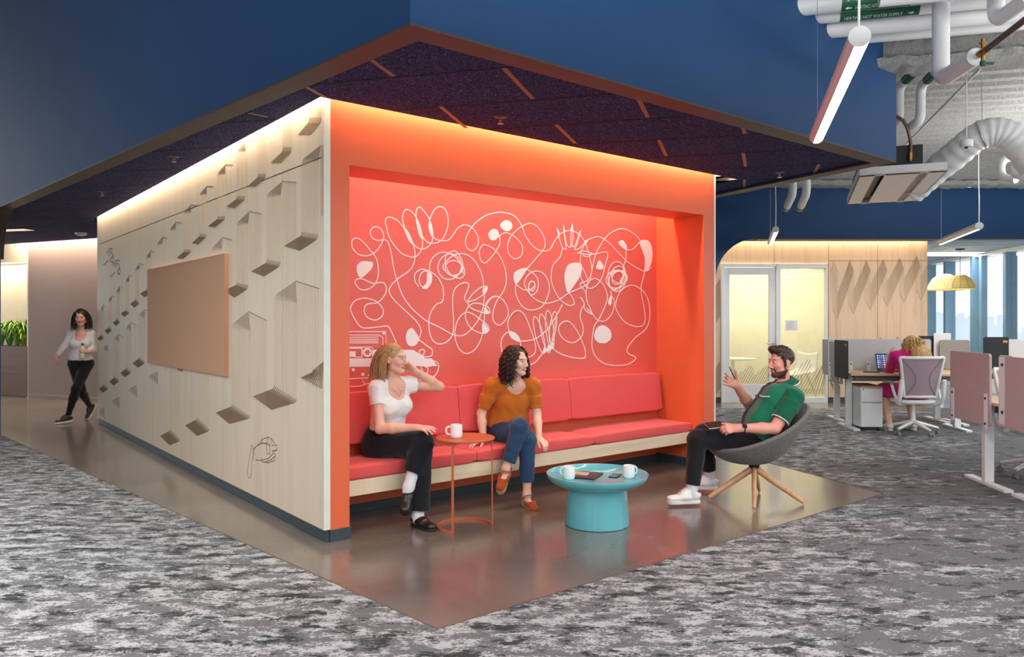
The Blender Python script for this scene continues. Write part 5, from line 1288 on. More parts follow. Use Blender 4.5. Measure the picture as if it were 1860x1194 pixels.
# ---- hanging sensor ---------------------------------------------------------
q = W(1755.5, 259, 7.6); sn = thing('ceiling_sensor', 'small white sensor box hanging on a thin rod beside the flexible duct', 'sensor', q)
mb = MB(); mb.lathe([(0, -.045), (.05, -.045), (.06, -.03), (.062, .02), (.05, .03), (0, .03)], c=q, n=20); o = mb.build('housing', M['white_plastic'], smooth=40); adopt(o, sn)
mb = MB(); mb.tube([q+V((0,0,.03)), V((q.x, q.y, 4.2))], .006, 8); o = mb.build('rod', M['cable_white']); adopt(o, sn)
mb = MB(); mb.lathe([(0, -.06), (.015, -.06), (.02, -.046), (0, -.046)], c=q, n=16); o = mb.build('lens', M['black_plastic'], smooth=40); adopt(o, sn)
# ---- sprinkler heads and detector in the felt ceiling -----------------------
def sprinkler(x, y, label):
    p = W(x, y, S*(zj-CAMH)/(HY-y)); t = thing('sprinkler_head', label, 'sprinkler', p, 0, 'sprinkler heads in the navy ceiling')
    mb = MB(); mb.lathe([(0, -.004), (.045, -.004), (.05, 0), (0, 0)], c=p, n=24); o = mb.build('escutcheon', M['bronze'], smooth=40); adopt(o, t)
    mb = MB(); mb.cyl(p, p-V((0,0,.03)), .008, n=10); mb.lathe([(0, -.05), (.022, -.05), (.02, -.046), (0, -.046)], c=p, n=16); mb.tube([p-V((.012,0,.03)), p-V((.012,0,.048))], .003, 6); mb.tube([p-V((-.012,0,.03)), p-V((-.012,0,.048))], .003, 6); o = mb.build('deflector', M['chrome'], smooth=40); adopt(o, t)
sprinkler(909, 212, 'sprinkler head in the navy ceiling above the middle of the orange front')
sprinkler(1416, 313, 'sprinkler head in the navy ceiling near its right tip')
sprinkler(316, 284, 'sprinkler head in the navy ceiling over the birch side, nearer of the two there')
sprinkler(185, 348, 'sprinkler head in the navy ceiling over the birch side, farther one')
p = W(147, 423, S*(zj-CAMH)/(HY-423)); t = thing('smoke_detector', 'round white smoke detector on the dark corridor ceiling', 'detector', p)
mb = MB(); mb.lathe([(0, -.05), (.05, -.05), (.085, -.03), (.09, 0), (0, 0)], c=p, n=28); o = mb.build('housing', M['white_plastic'], smooth=40); adopt(o, t)
mb = MB(); mb.lathe([(0, -.058), (.02, -.057), (.028, -.05), (0, -.05)], c=p, n=16); o = mb.build('indicator', M['paper'], smooth=40); adopt(o, t)
p = W(22, 417, S*(zj-CAMH)/(HY-417)); t = thing('ceiling_spot', 'rectangular pale light panel in the dark corridor ceiling', 'ceiling light', p, GA)
mb = MB(); mb.box((-.35, -.12, -.012), (.35, .12, 0), T(p) @ RZ(GA)); o = mb.build('frame', M['bronze']); adopt(o, t)
mb = MB(); mb.box((-.33, -.10, -.014), (.33, .10, -.011), T(p) @ RZ(GA)); o = mb.build('diffuser', emit('soft warm diffuser', (240, 220, 196), .8)); adopt(o, t)
# ---- corridor planter -------------------------------------------------------
pl = thing('planter_box', 'brown planter box with leafy plants at the left edge', 'planter', M=CM @ T(-1.3, -.01, 0))
def pp(mb, name, mat, **k): o = mb.build(name, mat, M=LM(pl).copy(), **k); adopt(o, pl); return o
hp = CAMH + (HY-630)*14.4/S
mb = MB(); mb.box((-1.28, 0, .02), (1.26, .03, hp)); mb.box((-1.28, .32, .02), (1.26, .34, hp)); mb.box((-1.28, .03, .02), (-1.25, .32, hp)); mb.box((1.23, .03, .02), (1.26, .32, hp)); mb.box((-1.25, .03, .02), (1.23, .32, .05)); pp(mb, 'box', M['planter_brown'])
mb = MB(); mb.box((-1.26, .01, 0), (1.24, .3, .02)); pp(mb, 'plinth', M['black_plastic'])
mb = MB(); mb.box((-1.25, .03, hp-.1), (1.23, .32, hp-.06)); pp(mb, 'soil', plain('potting soil', (50, 38, 30), 1.))
leaf = Mat('glossy leaf'); v = leaf.tc(); leaf.color(leaf.ramp(leaf.noise(v, 9, 2), [(.35, lin((70, 120, 40))), (.65, lin((164, 206, 84)))])); leaf.set(Roughness=.4)
rl = random.Random(5)
def plant(i, x):
    t = thing('leafy_plant', '', 'plant', M=LM(pl) @ T(x, .17, hp-.06), group='leafy plants in the brown planter')
    mb = MB()
    for k in range(110):
        a = rl.uniform(0, 2*PI); L = rl.uniform(.30, .62); w = rl.uniform(.014, .024); d = V((math.cos(a), math.sin(a)*.7, 0)); s_ = V((-math.sin(a), math.cos(a), 0)); sp_ = rl.uniform(.15, .8)
        pts = [V((0,0,0)) + d*.02, d*(sp_*L*.4)+V((0,0,L*.72)), d*(sp_*L*.85)+V((0,0,L*(.95-.15*sp_))), d*(sp_*L*1.2)+V((0,0,L*(.95-.55*sp_)))]
        C_ = cr(pts, 3); n = len(C_); vs = []; fs = []
        for j, p in enumerate(C_):
            ww = w*math.sin(PI*min(.98, .12+j/(n-1)*.88)); vs += [p+s_*ww+V((0,0,.006)), p, p-s_*ww+V((0,0,.006))]
        for j in range(n-1): fs += [(j*3, j*3+1, j*3+4, j*3+3), (j*3+1, j*3+2, j*3+5, j*3+4)]
        mb.add(vs, fs)
    o = mb.build('leaves', leaf.m, M=LM(t).copy(), smooth=80); adopt(o, t)
    mb = MB(); 
    for k in range(3): mb.tube([(.01*k-.01, 0, -.03), (.02*k-.02, 0, .12)], [.010, .006], 6)
    o = mb.build('stem', plain('plant stem', (92, 110, 52), .7), M=LM(t).copy()); adopt(o, t)
    return t
labs = ['leafy green plant at the right end of the brown planter', 'leafy green plant second from the right end of the brown planter', 'leafy green plant third from the right end of the brown planter', 'leafy green plant cut off by the left edge of the photo']
for i, x in enumerate((.92, .70, .46, .20)): plant(i, x)['label'] = labs[i]

for x, lb in ((8.4, 'nearer slim ceiling light panel in the window bay'), (8.9, 'farther slim ceiling light panel in the window bay')):
    c = V((x, 15.5+x-8.4, 2.855)); t = thing('ceiling_light', lb, 'ceiling light', c)
    mb = MB(); mb.box((-1.22, -.17, .004), (1.22, .17, .044), T(c)); o = mb.build('housing', M['white_metal'], bevel=.003); adopt(o, t)
    mb = MB(); mb.box((-1.19, -.14, .001), (1.19, .14, .005), T(c)); o = mb.build('diffuser', M['led']); adopt(o, t)
# ---- smooth implicit modelling for bodies, clothes and hair ------------------
def nrm(v):
    v = np.asarray(v, float); return v/np.linalg.norm(v)
class SDF:
    def __init__(s): s.p = []
    def cap(s, a, b, ra, rb=None, k=.02, flat=None, f=1., op='add'):
        a, b = np.asarray(a, float), np.asarray(b, float); s.p.append(('cap', a, b, ra, ra if rb is None else rb, k, None if flat is None else nrm(flat), f, op)); return s
    def ell(s, c, r, R=None, k=.02, op='add'):
        s.p.append(('ell', np.asarray(c, float), np.asarray(r, float), np.eye(3) if R is None else np.asarray(R, float), k, op)); return s
    def cyl(s, a, b, ra, rb=None, k=.012, flat=None, f=1., op='add'):   # flat-ended sleeve or trouser leg
        a, b = np.asarray(a, float), np.asarray(b, float); s.p.append(('cyl', a, b, ra, ra if rb is None else rb, k, None if flat is None else nrm(flat), f, op)); return s
    def box(s, c, hsize, R=None, rad=.01, k=.01, op='add'):
        s.p.append(('box', np.asarray(c, float), np.asarray(hsize, float), np.eye(3) if R is None else np.asarray(R, float), rad, k, op)); return s
    def cut(s, pt, n):            # remove everything on the +n side
        s.p.append(('cut', np.asarray(pt, float), nrm(n))); return s
    def path(s, pts, rs, k=.02, flat=None, f=1.):
        for i in range(len(pts)-1): s.cap(pts[i], pts[i+1], rs[i], rs[i+1], k, flat, f)
        return s
    def bbox(s, q):
        if q[0] in ('cap', 'cyl'): m = max(q[3], q[4]) + q[5]; return np.minimum(q[1], q[2])-m, np.maximum(q[1], q[2])+m
        if q[0] == 'ell': m = np.abs(q[3]) @ q[2] + q[4]; return q[1]-m, q[1]+m
        if q[0] == 'box': m = np.abs(q[3]) @ q[2] + q[4] + q[5]; return q[1]-m, q[1]+m
    def mesh(s, h, wob=0., wfreq=30., seed=0, wdir=(1,1,1), smooth=1):
        bb = [s.bbox(q) for q in s.p if q[0] != 'cut' and q[-1] == 'add']
        lo = np.min([b[0] for b in bb], 0)-2*h; hi = np.max([b[1] for b in bb], 0)+2*h
        n = np.ceil((hi-lo)/h).astype(int)+1
        F = np.full(n, .2, np.float32); ax = [lo[i]+h*np.arange(n[i]) for i in range(3)]
        for q in s.p:
            if q[0] == 'cut':
                pt, nn = q[1], q[2]
                pl = ((ax[0]-pt[0])*nn[0])[:, None, None]+((ax[1]-pt[1])*nn[1])[None, :, None]+((ax[2]-pt[2])*nn[2])[None, None, :]
                np.maximum(F, pl.astype(np.float32), out=F); continue
            b0, b1 = s.bbox(q); i0 = np.clip(np.floor((b0-h*2-lo)/h).astype(int), 0, n); i1 = np.clip(np.ceil((b1+h*2-lo)/h).astype(int)+1, 0, n)
            if np.any(i1 <= i0): continue
            sl = tuple(slice(i0[i], i1[i]) for i in range(3))
            X = ax[0][sl[0]][:, None, None]; Y = ax[1][sl[1]][None, :, None]; Z = ax[2][sl[2]][None, None, :]
            if q[0] in ('cap', 'cyl'):
                _, a, b, ra, rb, k, fl_, ff, op = q; d = b-a; L2 = max(d@d, 1e-12)
                px_, py_, pz_ = X-a[0], Y-a[1], Z-a[2]
                tu = (px_*d[0]+py_*d[1]+pz_*d[2])/L2; t = np.clip(tu, 0, 1) if q[0] == 'cap' else tu
                dx, dy, dz = px_-t*d[0], py_-t*d[1], pz_-t*d[2]; r2 = dx*dx+dy*dy+dz*dz
                if fl_ is not None: c = dx*fl_[0]+dy*fl_[1]+dz*fl_[2]; r2 = r2 + c*c*(1/(ff*ff)-1)
                D = np.sqrt(r2)-(ra+(rb-ra)*np.clip(t, 0, 1))
                if q[0] == 'cyl': D = np.maximum(D, (np.abs(tu-.5)-.5)*math.sqrt(L2))
            elif q[0] == 'ell':
                _, c, r, R, k, op = q; px_, py_, pz_ = X-c[0], Y-c[1], Z-c[2]
                u = [px_*R[0, i]+py_*R[1, i]+pz_*R[2, i] for i in range(3)]
                k0 = np.sqrt((u[0]/r[0])**2+(u[1]/r[1])**2+(u[2]/r[2])**2); k1 = np.sqrt((u[0]/r[0]**2)**2+(u[1]/r[1]**2)**2+(u[2]/r[2]**2)**2)+1e-9
                D = k0*(k0-1)/k1
            else:
                _, c, hs, R, rad, k, op = q; px_, py_, pz_ = X-c[0], Y-c[1], Z-c[2]
                u = [np.abs(px_*R[0, i]+py_*R[1, i]+pz_*R[2, i])-hs[i]+rad for i in range(3)]
                D = np.sqrt(sum(np.maximum(w, 0)**2 for w in u))+np.minimum(np.maximum(np.maximum(u[0], u[1]), u[2]), 0)-rad
            D = D.astype(np.float32); G = F[sl]
            if op == 'add':
                H_ = np.clip(.5+.5*(G-D)/k, 0, 1); F[sl] = G*(1-H_)+D*H_-k*H_*(1-H_)
            else:
                D = -D; H_ = np.clip(.5-.5*(G-D)/k, 0, 1); F[sl] = G*(1-H_)+D*H_+k*H_*(1-H_)
        neg = F < 0
        cs = [neg[i:n[0]-1+i, j:n[1]-1+j, k:n[2]-1+k] for i in (0, 1) for j in (0, 1) for k in (0, 1)]
        anyn = cs[0].copy(); alln = cs[0].copy()
        for c in cs[1:]: anyn |= c; alln &= c
        act = anyn & ~alln; idx = np.argwhere(act)
        vid = np.full(act.shape, -1, np.int32); vid[act] = np.arange(len(idx))
        cv = [[(F[idx[:, 0]+i, idx[:, 1]+j, idx[:, 2]+k]) for k in (0, 1)] for i in (0, 1) for j in (0, 1)]
        val = lambda i, j, k: cv[i*2+j][k]
        acc = np.zeros((len(idx), 3)); cnt = np.zeros(len(idx))
        cor = [(i, j, k) for i in (0, 1) for j in (0, 1) for k in (0, 1)]
        for a in cor:
            for ax_ in range(3):
                if a[ax_]: continue
                b = list(a); b[ax_] = 1; fa, fb = val(*a), val(*b); m = (fa < 0) != (fb < 0)
                t = np.where(m, fa/(fa-fb+1e-12), 0); pt = np.array(a, float)[None]+np.zeros((len(idx), 1)); pt[:, ax_] += t
                acc += pt*m[:, None]; cnt += m
        vs = lo+h*(idx+acc/cnt[:, None]); quads = []
        for ax_ in range(3):
            sl0 = [slice(1, -1)]*3; sl0[ax_] = slice(0, -1); sl1 = [slice(1, -1)]*3; sl1[ax_] = slice(1, None)
            A = neg[tuple(sl0)]; Bn = neg[tuple(sl1)]; ch = np.argwhere(A != Bn)
            off = np.array([1, 1, 1]); off[ax_] = 0; ch = ch+off; flip = neg[ch[:, 0], ch[:, 1], ch[:, 2]]
            o1, o2 = (ax_+1) % 3, (ax_+2) % 3; e1 = np.zeros(3, int); e1[o1] = 1; e2 = np.zeros(3, int); e2[o2] = 1
            g = lambda c: vid[c[:, 0], c[:, 1], c[:, 2]]
            Q = np.stack([g(ch-e1-e2), g(ch-e2), g(ch), g(ch-e1)], 1); Q[~flip] = Q[~flip][:, ::-1]; quads.append(Q)
        Q = np.concatenate(quads); Q = Q[(Q >= 0).all(1)]
        for _ in range(smooth):                          # light relaxation
            sm = np.zeros_like(vs); c = np.zeros(len(vs))
            for i in range(4):
                for j in (1, 3): np.add.at(sm, Q[:, i], vs[Q[:, (i+j) % 4]]); np.add.at(c, Q[:, i], 1)
            vs = vs*.5+.5*sm/np.maximum(c, 1)[:, None]
        if wob:
            e1, e2 = vs[Q[:, 2]]-vs[Q[:, 0]], vs[Q[:, 3]]-vs[Q[:, 1]]; fn = np.cross(e1, e2); N_ = np.zeros_like(vs)
            for i in range(4): np.add.at(N_, Q[:, i], fn)
            N_ /= np.linalg.norm(N_, axis=1)[:, None]+1e-9
            rg = np.random.default_rng(seed); w = np.zeros(len(vs))
            for i in range(7):
                kk = rg.normal(size=3)*np.array(wdir)*wfreq*(.6+.25*i); w += np.sin(vs@kk+rg.uniform(0, 6.3)+1.5*np.sin(vs@(kk[::-1]*.5)))/(1+.3*i)
            vs = vs+N_*(w*wob/2.5)[:, None]
        return vs, Q
def sdf_obj(name, vs, Q, mats, parent, zone=None):
    me = bpy.data.meshes.new(name)
    c = vs.mean(0); 
    me.vertices.add(len(vs)); me.vertices.foreach_set('co', (vs).astype(np.float32).ravel())
    me.loops.add(Q.size); me.loops.foreach_set('vertex_index', Q.astype(np.int32).ravel())
    me.polygons.add(len(Q)); me.polygons.foreach_set('loop_start', np.arange(0, Q.size, 4, dtype=np.int32)); me.polygons.foreach_set('loop_total', np.full(len(Q), 4, np.int32))
    for m in (mats if isinstance(mats, (list, tuple)) else [mats]): me.materials.append(m)
    if zone is not None: me.polygons.foreach_set('material_index', zone(vs[Q].mean(1)).astype(np.int32))
    me.update(calc_edges=True); me.validate(); me.shade_smooth()
    o = bpy.data.objects.new(name, me); COL.objects.link(o)
    if parent: adopt(o, parent)
    return o
# ---- anatomy -----------------------------------------------------------------
def frame(f, up):
    f = nrm(f); u = np.asarray(up, float); u = nrm(u-f*(u@f)); return np.stack([np.cross(f, u), f, u], 1)   # columns: right, forward, up
def head(s, c, R, sc=1., male=False, ear=True, smile=0.):
    P = lambda x, y, z: np.asarray(c)+R@(np.array([x, y, z])*sc)
    E = lambda p, r, k=.012, op='add': s.ell(P(*p), np.array(r)*sc, R, k*sc, op)
    C = lambda a, b, ra, rb, k=.01: s.cap(P(*a), P(*b), ra*sc, rb*sc, k*sc)
    E((0, -.014, .036), (.073, .092, .082)); E((0, .024, -.028), (.060, .066, .080), .03)
    j = 1.08 if male else 1.
    E((0, .066, -.098), (.024*j, .022, .019*j), .02)
    for q in (-1, 1):
        C((q*.056*j, .002, -.058), (q*.020, .060, -.099), .017*j, .015, .02); E((q*.038, .060, -.022), (.024, .022, .022), .02)
    E((0, .076, .028), (.046, .016, .013), .014)
    for q in (-1, 1): E((q*.031, .096, .006), (.017, .016, .0105), .008, 'sub')
    C((0, .086, .014), (0, .109, -.028), .0075, .0115, .010); E((0, .106, -.031), (.012, .011, .0095), .006)
    for q in (-1, 1): E((q*.0115, .096, -.036), (.0085, .010, .007), .005)
    for q in (-1, 1): E((q*.031, .0775, .006), (.0125, .0125, .0125), .002)
    lq = .82 if male else 1.; E((0, .0835, -.0585), (.021+.005*smile, .0115*lq, .0055), .007); E((0, .0825, -.068), (.018+.005*smile, .0118*lq, .0065), .006)
    E((0, .098, -.0628), (.021+.004*smile, .010, .0011), .0015, 'sub')
    if ear:
        for q in (-1, 1): E((q*.076, -.008, -.004), (.008, .019, .031), .006); E((q*.083, -.004, .0), (.005, .011, .019), .004, 'sub')
    return P
def face_zone(c, R, sc=1., beard=False, base=0, smile=0.):
    c = np.asarray(c)
    def z(fc):
        q = ((fc-c)@R)/sc; x, y, w = np.abs(q[:, 0]), q[:, 1], q[:, 2]; out = np.zeros(len(fc), int); nearh = (np.abs(q[:, 0]) < .085) & (q[:, 1] < .125) & (q[:, 1] > -.12) & (np.abs(w) < .14)
        if beard:
            jaw = (y > -.006) & (w < -.060-.28*np.maximum(0, y-.03)+.5*np.maximum(0, .03-y)) & (w > -.128) & (x < .08) & ~((x < .027) & (w > -.078) & (w < -.052)); mous = (y > .078) & (w < -.045) & (w > -.0555) & (x < .030)
            jaw |= (y > .06) & (x > .022) & (x < .034) & (w < -.05) & (w > -.09); jaw |= (y > .05) & (w < -.078) & (w > -.128)
            side = (x > .05) & (y > .004) & (y < .019) & (w < .01) & (w > -.07)
            out[jaw | mous | side] = 5
        out[(y > .070) & (x < .024+.003*smile) & (((w+.063-5.*smile*x*x)/.0125)**2+(x/(.025+.004*smile))**2 < 1)] = 1
        out[(y > .06) & (((x-.031)/.0145)**2+((w-.006)/.0056)**2 < 1)] = 2
        out[(y > .06) & (((x-.031)/.0062)**2+((w-.006)/.0058)**2 < 1)] = 3
        out[(y > .055) & (x > .012) & (x < .052) & (np.abs(w-.0268-.14*np.clip(x-.012, 0, .022)+.22*np.maximum(0, x-.036)) < .0025)] = 4
        out[(y > .06) & (x > .016) & (x < .048) & (np.abs(w-.0135+90*(x-.031)**2*.25) < .0013)] = 4
        out[~nearh] = 0; return out
    return z
def hand(s, w, d, back, side, curl=(20, 20, 20, 20), sc=1., spread=4., thumb=(35, 10), k=.005):
    """Hand rooted at the wrist; d towards the fingers, back the normal of the back of the hand, side -1 right +1 left."""
    d = nrm(d); z = np.asarray(back, float); z = nrm(z-d*(z@d)); x = side*np.cross(d, z)
    w = np.asarray(w, float); L = lambda a, b, c: w+(x*a+d*b+z*c)*sc
    xs = (.027, .009, -.009, -.026); ys = (.088, .092, .087, .078); ln = (.072, .080, .074, .058)
    for i in range(4):
        s.cap(L(xs[i]*.45, .005, 0), L(xs[i], ys[i], 0), .0150*sc, .0108*sc, .014*sc, z, .8)
    s.cap(L(.0, -.03, 0), L(0, .02, 0), .023*sc, .024*sc, .02*sc, z, .75)
    for i in range(4):
        a = math.radians((1.5-i)*spread); p = L(xs[i], ys[i], 0); r = (.0092, .0094, .0090, .0080)[i]*sc; ang = 0.
        seg = (.44, .32, .24)
        for j in range(3):
            ang += math.radians(curl[i]*(.9, 1.15, .8)[j]); dv = (d*math.cos(a)+x*math.sin(a))*math.cos(ang)-z*math.sin(ang)
            q = p+dv*ln[i]*seg[j]*sc; s.cap(p, q, r, r*.90, k*sc); p, r = q, r*.90
    t0 = L(.018, .018, -.006); a, b = math.radians(thumb[0]), math.radians(thumb[1])
    dv = d*math.cos(a)+x*math.sin(a)-z*.25; dv = nrm(dv); t1 = t0+dv*.045*sc; s.cap(t0, t1, .0145*sc, .0115*sc, .012*sc)
    dv2 = nrm(d*math.cos(a-b)+x*math.sin(a-b)-z*.2); t2 = t1+dv2*.032*sc; s.cap(t1, t2, .0112*sc, .0098*sc, .005*sc); t3 = t2+nrm(dv2+d*.15)*.025*sc; s.cap(t2, t3, .0098*sc, .0078*sc, .004*sc); return L, d, x, z
def torso_prims(s, J, g=0., fem=True, sc=1., bust=True, belly=0., neck=True):
    P, N, r, u = J['P'], J['N'], J['r'], nrm(J['N']-J['P']); f = nrm(np.cross(u, r)); L = np.linalg.norm(N-P); R = np.stack([r, f, u], 1)
    m = J.get('bend', 0.); at = lambda t, y=0., x=0.: P+(N-P)*t+f*(y-m*math.sin(PI*t))+r*x
    if fem:
        s.ell(at(.03), np.array((.168, .118, .115))*sc+g, R, .04); s.ell(at(.36, .0), np.array((.128, .098, .15))*sc+g, R, .06); s.ell(at(.66), np.array((.142, .100, .145))*sc+g, R, .05)
        if bust:
            for q in (-1, 1): s.ell(at(.62, .088, q*.066), np.array((.060, .044, .056))*sc+g, R, .045)
    else:
        s.ell(at(.03), np.array((.172, .125, .12))*sc+g, R, .04); s.ell(at(.32, .02+belly*.4), np.array((.155, .125+belly, .17))*sc+g, R, .06); s.ell(at(.66, .012), np.array((.172, .125, .165))*sc+g, R, .05)
    s.cap(J['RS']+u*.0-r*.0, at(.90), .052*sc+g, .062*sc+g, .04); s.cap(J['LS'], at(.90), .052*sc+g, .062*sc+g, .04)
    if neck: s.cap(at(.90), J['H'], .055*sc+g, .050*sc+g, .03)
    return at, R, f, u
def arm_prims(s, S_, E_, W_, fem=True, sc=1., g=0.):
    a, b, c, d = ((.046, .038, .036, .024) if fem else (.056, .046, .044, .029))
    s.cap(S_, E_, a*sc+g, b*sc+g, .02); s.cap(E_, E_+(W_-E_)*.35, c*sc+g, (c+.002)*sc+g, .015); s.cap(E_+(W_-E_)*.35, W_, (c+.002)*sc+g, d*sc+g, .015)
def leg_prims(s, Hp, K, A, fem=True, sc=1., g=0., back=None):
    a, b, c, d = ((.088, .060, .050, .034) if fem else (.092, .062, .052, .038))
    s.cap(Hp, K, a*sc+g, b*sc+g, .03); m = K+(A-K)*.32; bk = np.zeros(3) if back is None else np.asarray(back)*.018
    s.cap(K, m+bk, b*.95*sc+g, (c+.004)*sc+g, .03); s.cap(m+bk, A, (c+.002)*sc+g, d*sc+g, .03)
def foot(s, A, d, up, sc=1.):
    R = frame(d, up); L = lambda x, y, z: np.asarray(A)+R@(np.array((x, y, z))*sc)
    s.cap(A, L(0, -.012, -.035), .034*sc, .030*sc, .02); s.cap(L(0, -.01, -.036), L(0, .11, -.052), .028*sc, .022*sc, .02, R[:, 2], .8); s.cap(L(0, .1, -.053), L(0, .14, -.055), .024*sc, .012*sc, .02, R[:, 2], .6)
def nv(v): return np.array(tuple(v), float)
def pj(x, y, Z): return nv(W(x, y, Z))
def shoe(person, A, d, up, kind, mats, sc=1., h=.0045, drop=.095):
    """Shoe round an ankle: local y towards the toe; drop is ankle height over the sole bottom."""
    R = frame(d, up); L = lambda x, y, z: np.asarray(A)+R@(np.array((x, y, z-drop))*sc); s = SDF()
    st = {'sneaker': .024, 'loafer': .034, 'clog': .038}[kind]
    s.cap(L(0, -.025, st+.028), L(0, .06, st+.03), .037*sc, .038*sc, .02, R[:, 2], .9); s.cap(L(0, .05, st+.020), L(.002, .150, st+.012), .043*sc, .037*sc, .03, R[:, 2], .66)
    if kind != 'clog': s.cap(L(0, -.03, st+.05), L(0, .0, st+.062), .036*sc, .036*sc, .02)
    if kind == 'sneaker': s.cap(L(0, .01, st+.07), L(0, .05, st+.05), .034*sc, .030*sc, .02)
    s.cut(L(0, 0, st-.002), -R[:, 2])
    if kind == 'clog': s.cap(L(0, -.03, st+.005), L(0, .05, st+.05), .034*sc, .040*sc, .01, None, 1., 'sub')
    if kind != 'clog': s.cut(L(0, 0, st+(.068 if kind == 'sneaker' else .058)), nrm(R[:, 2]-R[:, 1]*.35))
    vs, Q = s.mesh(h); o = sdf_obj('shoe', vs, Q, mats[0], person)
    pts = [(-.030, -.045), (-.036, .02), (-.036, .07), (-.041, .12), (-.035, .165), (-.01, .185), (.018, .183), (.038, .155), (.041, .11), (.035, .06), (.034, .0), (.028, -.045), (0, -.060)]
    C_ = [(p.x, p.y) for p in cr(pts, 4, True)]; Mx = Matrix([[*(R[i]*sc), float(np.asarray(A)[i])] for i in range(3)]+[[0, 0, 0, 1]])
    mb = MB(); mb.prism(C_, -drop, -drop+st, Mx)
    if kind in ('clog', 'loafer'):
        mb = MB(); mb.prism(C_, -drop+.010, -drop+st, Mx); mb.prism([(x, y) for x, y in C_ if y > .045], -drop, -drop+.012, Mx); mb.prism([(x, y) for x, y in C_ if y < .02], -drop, -drop+.012, Mx)
    so = mb.build('sole', mats[1], smooth=40, bevel=.003); so.parent = o; so.matrix_parent_inverse = Matrix.Identity(4); so.matrix_basis = (person.matrix_basis @ o.matrix_basis).inverted()
    if kind == 'sneaker':
        mb = MB()
        for i in range(5):
            y = .040+.015*i; z = st+.093-.62*(y-.045); mb.tube([nv_(L(-.022, y+.004, z-.010)), nv_(L(0, y, z)), nv_(L(.022, y+.004, z-.010))], .0032, 6)
        lo_ = mb.build('laces', mats[2], smooth=60); lo_.parent = o; lo_.matrix_parent_inverse = Matrix.Identity(4); lo_.matrix_basis = so.matrix_basis.copy()
    if kind == 'clog':
        mb = MB(); mb.tube(cr([nv_(L(.036, -.01, st+.03)), nv_(L(.03, .02, st+.065)), nv_(L(0, .035, st+.078)), nv_(L(-.03, .02, st+.065)), nv_(L(-.036, -.01, st+.03)), nv_(L(-.03, -.045, st+.04)), nv_(L(0, -.058, st+.045)), nv_(L(.03, -.045, st+.04))], 4, True), .0075, 8, closed=True, flat=.5); b_ = mb.build('ankle_strap', mats[0], smooth=60)
        b_.parent = o; b_.matrix_parent_inverse = Matrix.Identity(4); b_.matrix_basis = so.matrix_basis.copy()
        mb = MB(); mb.tube([nv_(L(.034, .005, st+.045)), nv_(L(.033, .022, st+.06))], .008, 8); b_ = mb.build('buckle', M['ring_metal'], smooth=60); b_.parent = o; b_.matrix_parent_inverse = Matrix.Identity(4); b_.matrix_basis = so.matrix_basis.copy()
    return o
def nv_(a): return V(tuple(float(q) for q in a))
def garment(person, name, s, mat, h=.006, wob=.004, wfreq=26, seed=1, wdir=(1, 1, 1), zone=None):
    vs, Q = s.mesh(h, wob, wfreq, seed, wdir); return sdf_obj(name, vs, Q, mat, person, zone)
def strands(rng, c, R, n, rad, length, az, el, comb, grav, sc=1., r=.005, curl=0., curlf=60., steps=16, segs=5, push=1.06, mb=None, keep=None, nz=1.):
    """Locks of hair growing from the scalp, combed along a direction and falling."""
    mb = mb or MB(); c = np.asarray(c, float); er = np.array(rad)*sc; off = np.array((0, -.014, .036))*sc
    for i in range(n):
        a = math.radians(rng.uniform(*az)); e = math.radians(rng.uniform(*el)); dv = np.array((math.sin(a)*math.cos(e), math.cos(a)*math.cos(e), math.sin(e)))
        p = off+dv*er; L = length*rng.uniform(.8, 1.1)*sc; st = L/steps; cm = np.array(comb(dv)) if callable(comb) else np.array(comb); cm = nrm(cm+rng.normal(size=3)*.12*nz); g = R.T@np.array((0, 0, -1.)); pts = []; ps = push+rng.uniform(-.02, .05); ph = rng.uniform(0, 6.3)
        dr = cm
        for k in range(steps+1):
            q = (p-off)/er; m = np.linalg.norm(q)
            if m < ps: p = off+q/m*ps*er
            pts.append(p.copy()); dr = nrm(dr*(1-grav)+g*grav+rng.normal(size=3)*.03*nz); p = p+dr*st
        pts = np.array(pts)
        if curl:
            t = np.gradient(pts, axis=0); t /= np.linalg.norm(t, axis=1)[:, None]+1e-9; u = np.cross(t, (0, 0.3, 1)); u /= np.linalg.norm(u, axis=1)[:, None]+1e-9; v2 = np.cross(t, u)
            s_ = np.linspace(0, L, len(pts))*curlf+ph; am = curl*np.minimum(1, np.linspace(0, 4, len(pts)))[:, None]; pts = pts+(u*np.cos(s_)[:, None]+v2*np.sin(s_)[:, None])*am
        wpts = c+pts@R.T
        if keep is not None and not keep(wpts): continue
        rs = [r*sc*(1-.6*(k/steps)**2)*rng.uniform(.9, 1.1) for k in range(steps+1)]
        mb.tube([nv_(q) for q in wpts], rs, segs)
    return mb
def hair_mat(name, dark, light):
    m = Mat(name); v = m.tc('Object', (1, 1, .25)); n = m.noise(v, 150, 3, .6); m.color(m.ramp(n, [(.3, lin(dark)), (.7, lin(light))])); m.set(Roughness=.42, Specular_IOR_Level=.35); m.bump(m.noise(v, 240, 2), .4, .004); return m.m
def skin_mat(name, rgb):
    m = Mat(name); v = m.tc(); c = lin(rgb); n = m.noise(v, 14, 4); m.color(m.ramp(n, [(.3, tuple(x*.93 for x in c)), (.7, c)])); m.set(Roughness=.48, Subsurface_Weight=.12, Subsurface_Radius=(.012, .005, .003), Specular_IOR_Level=.4); return m.m
def skins(tag_, rgb, lip, brow):
    sk = skin_mat('skin '+tag_, rgb); return [sk, plain('lips '+tag_, lip, .4), plain('eye white '+tag_, (204, 192, 184), .3), plain('iris '+tag_, (52, 36, 28), .2), plain('brow '+tag_, brow, .8), hair_mat('beard '+tag_, tuple(int(x*.75) for x in brow), brow)]
def put(o, person, sub=None):
    adopt(o, person); return o
HS = 1.0   # voxel multiplier
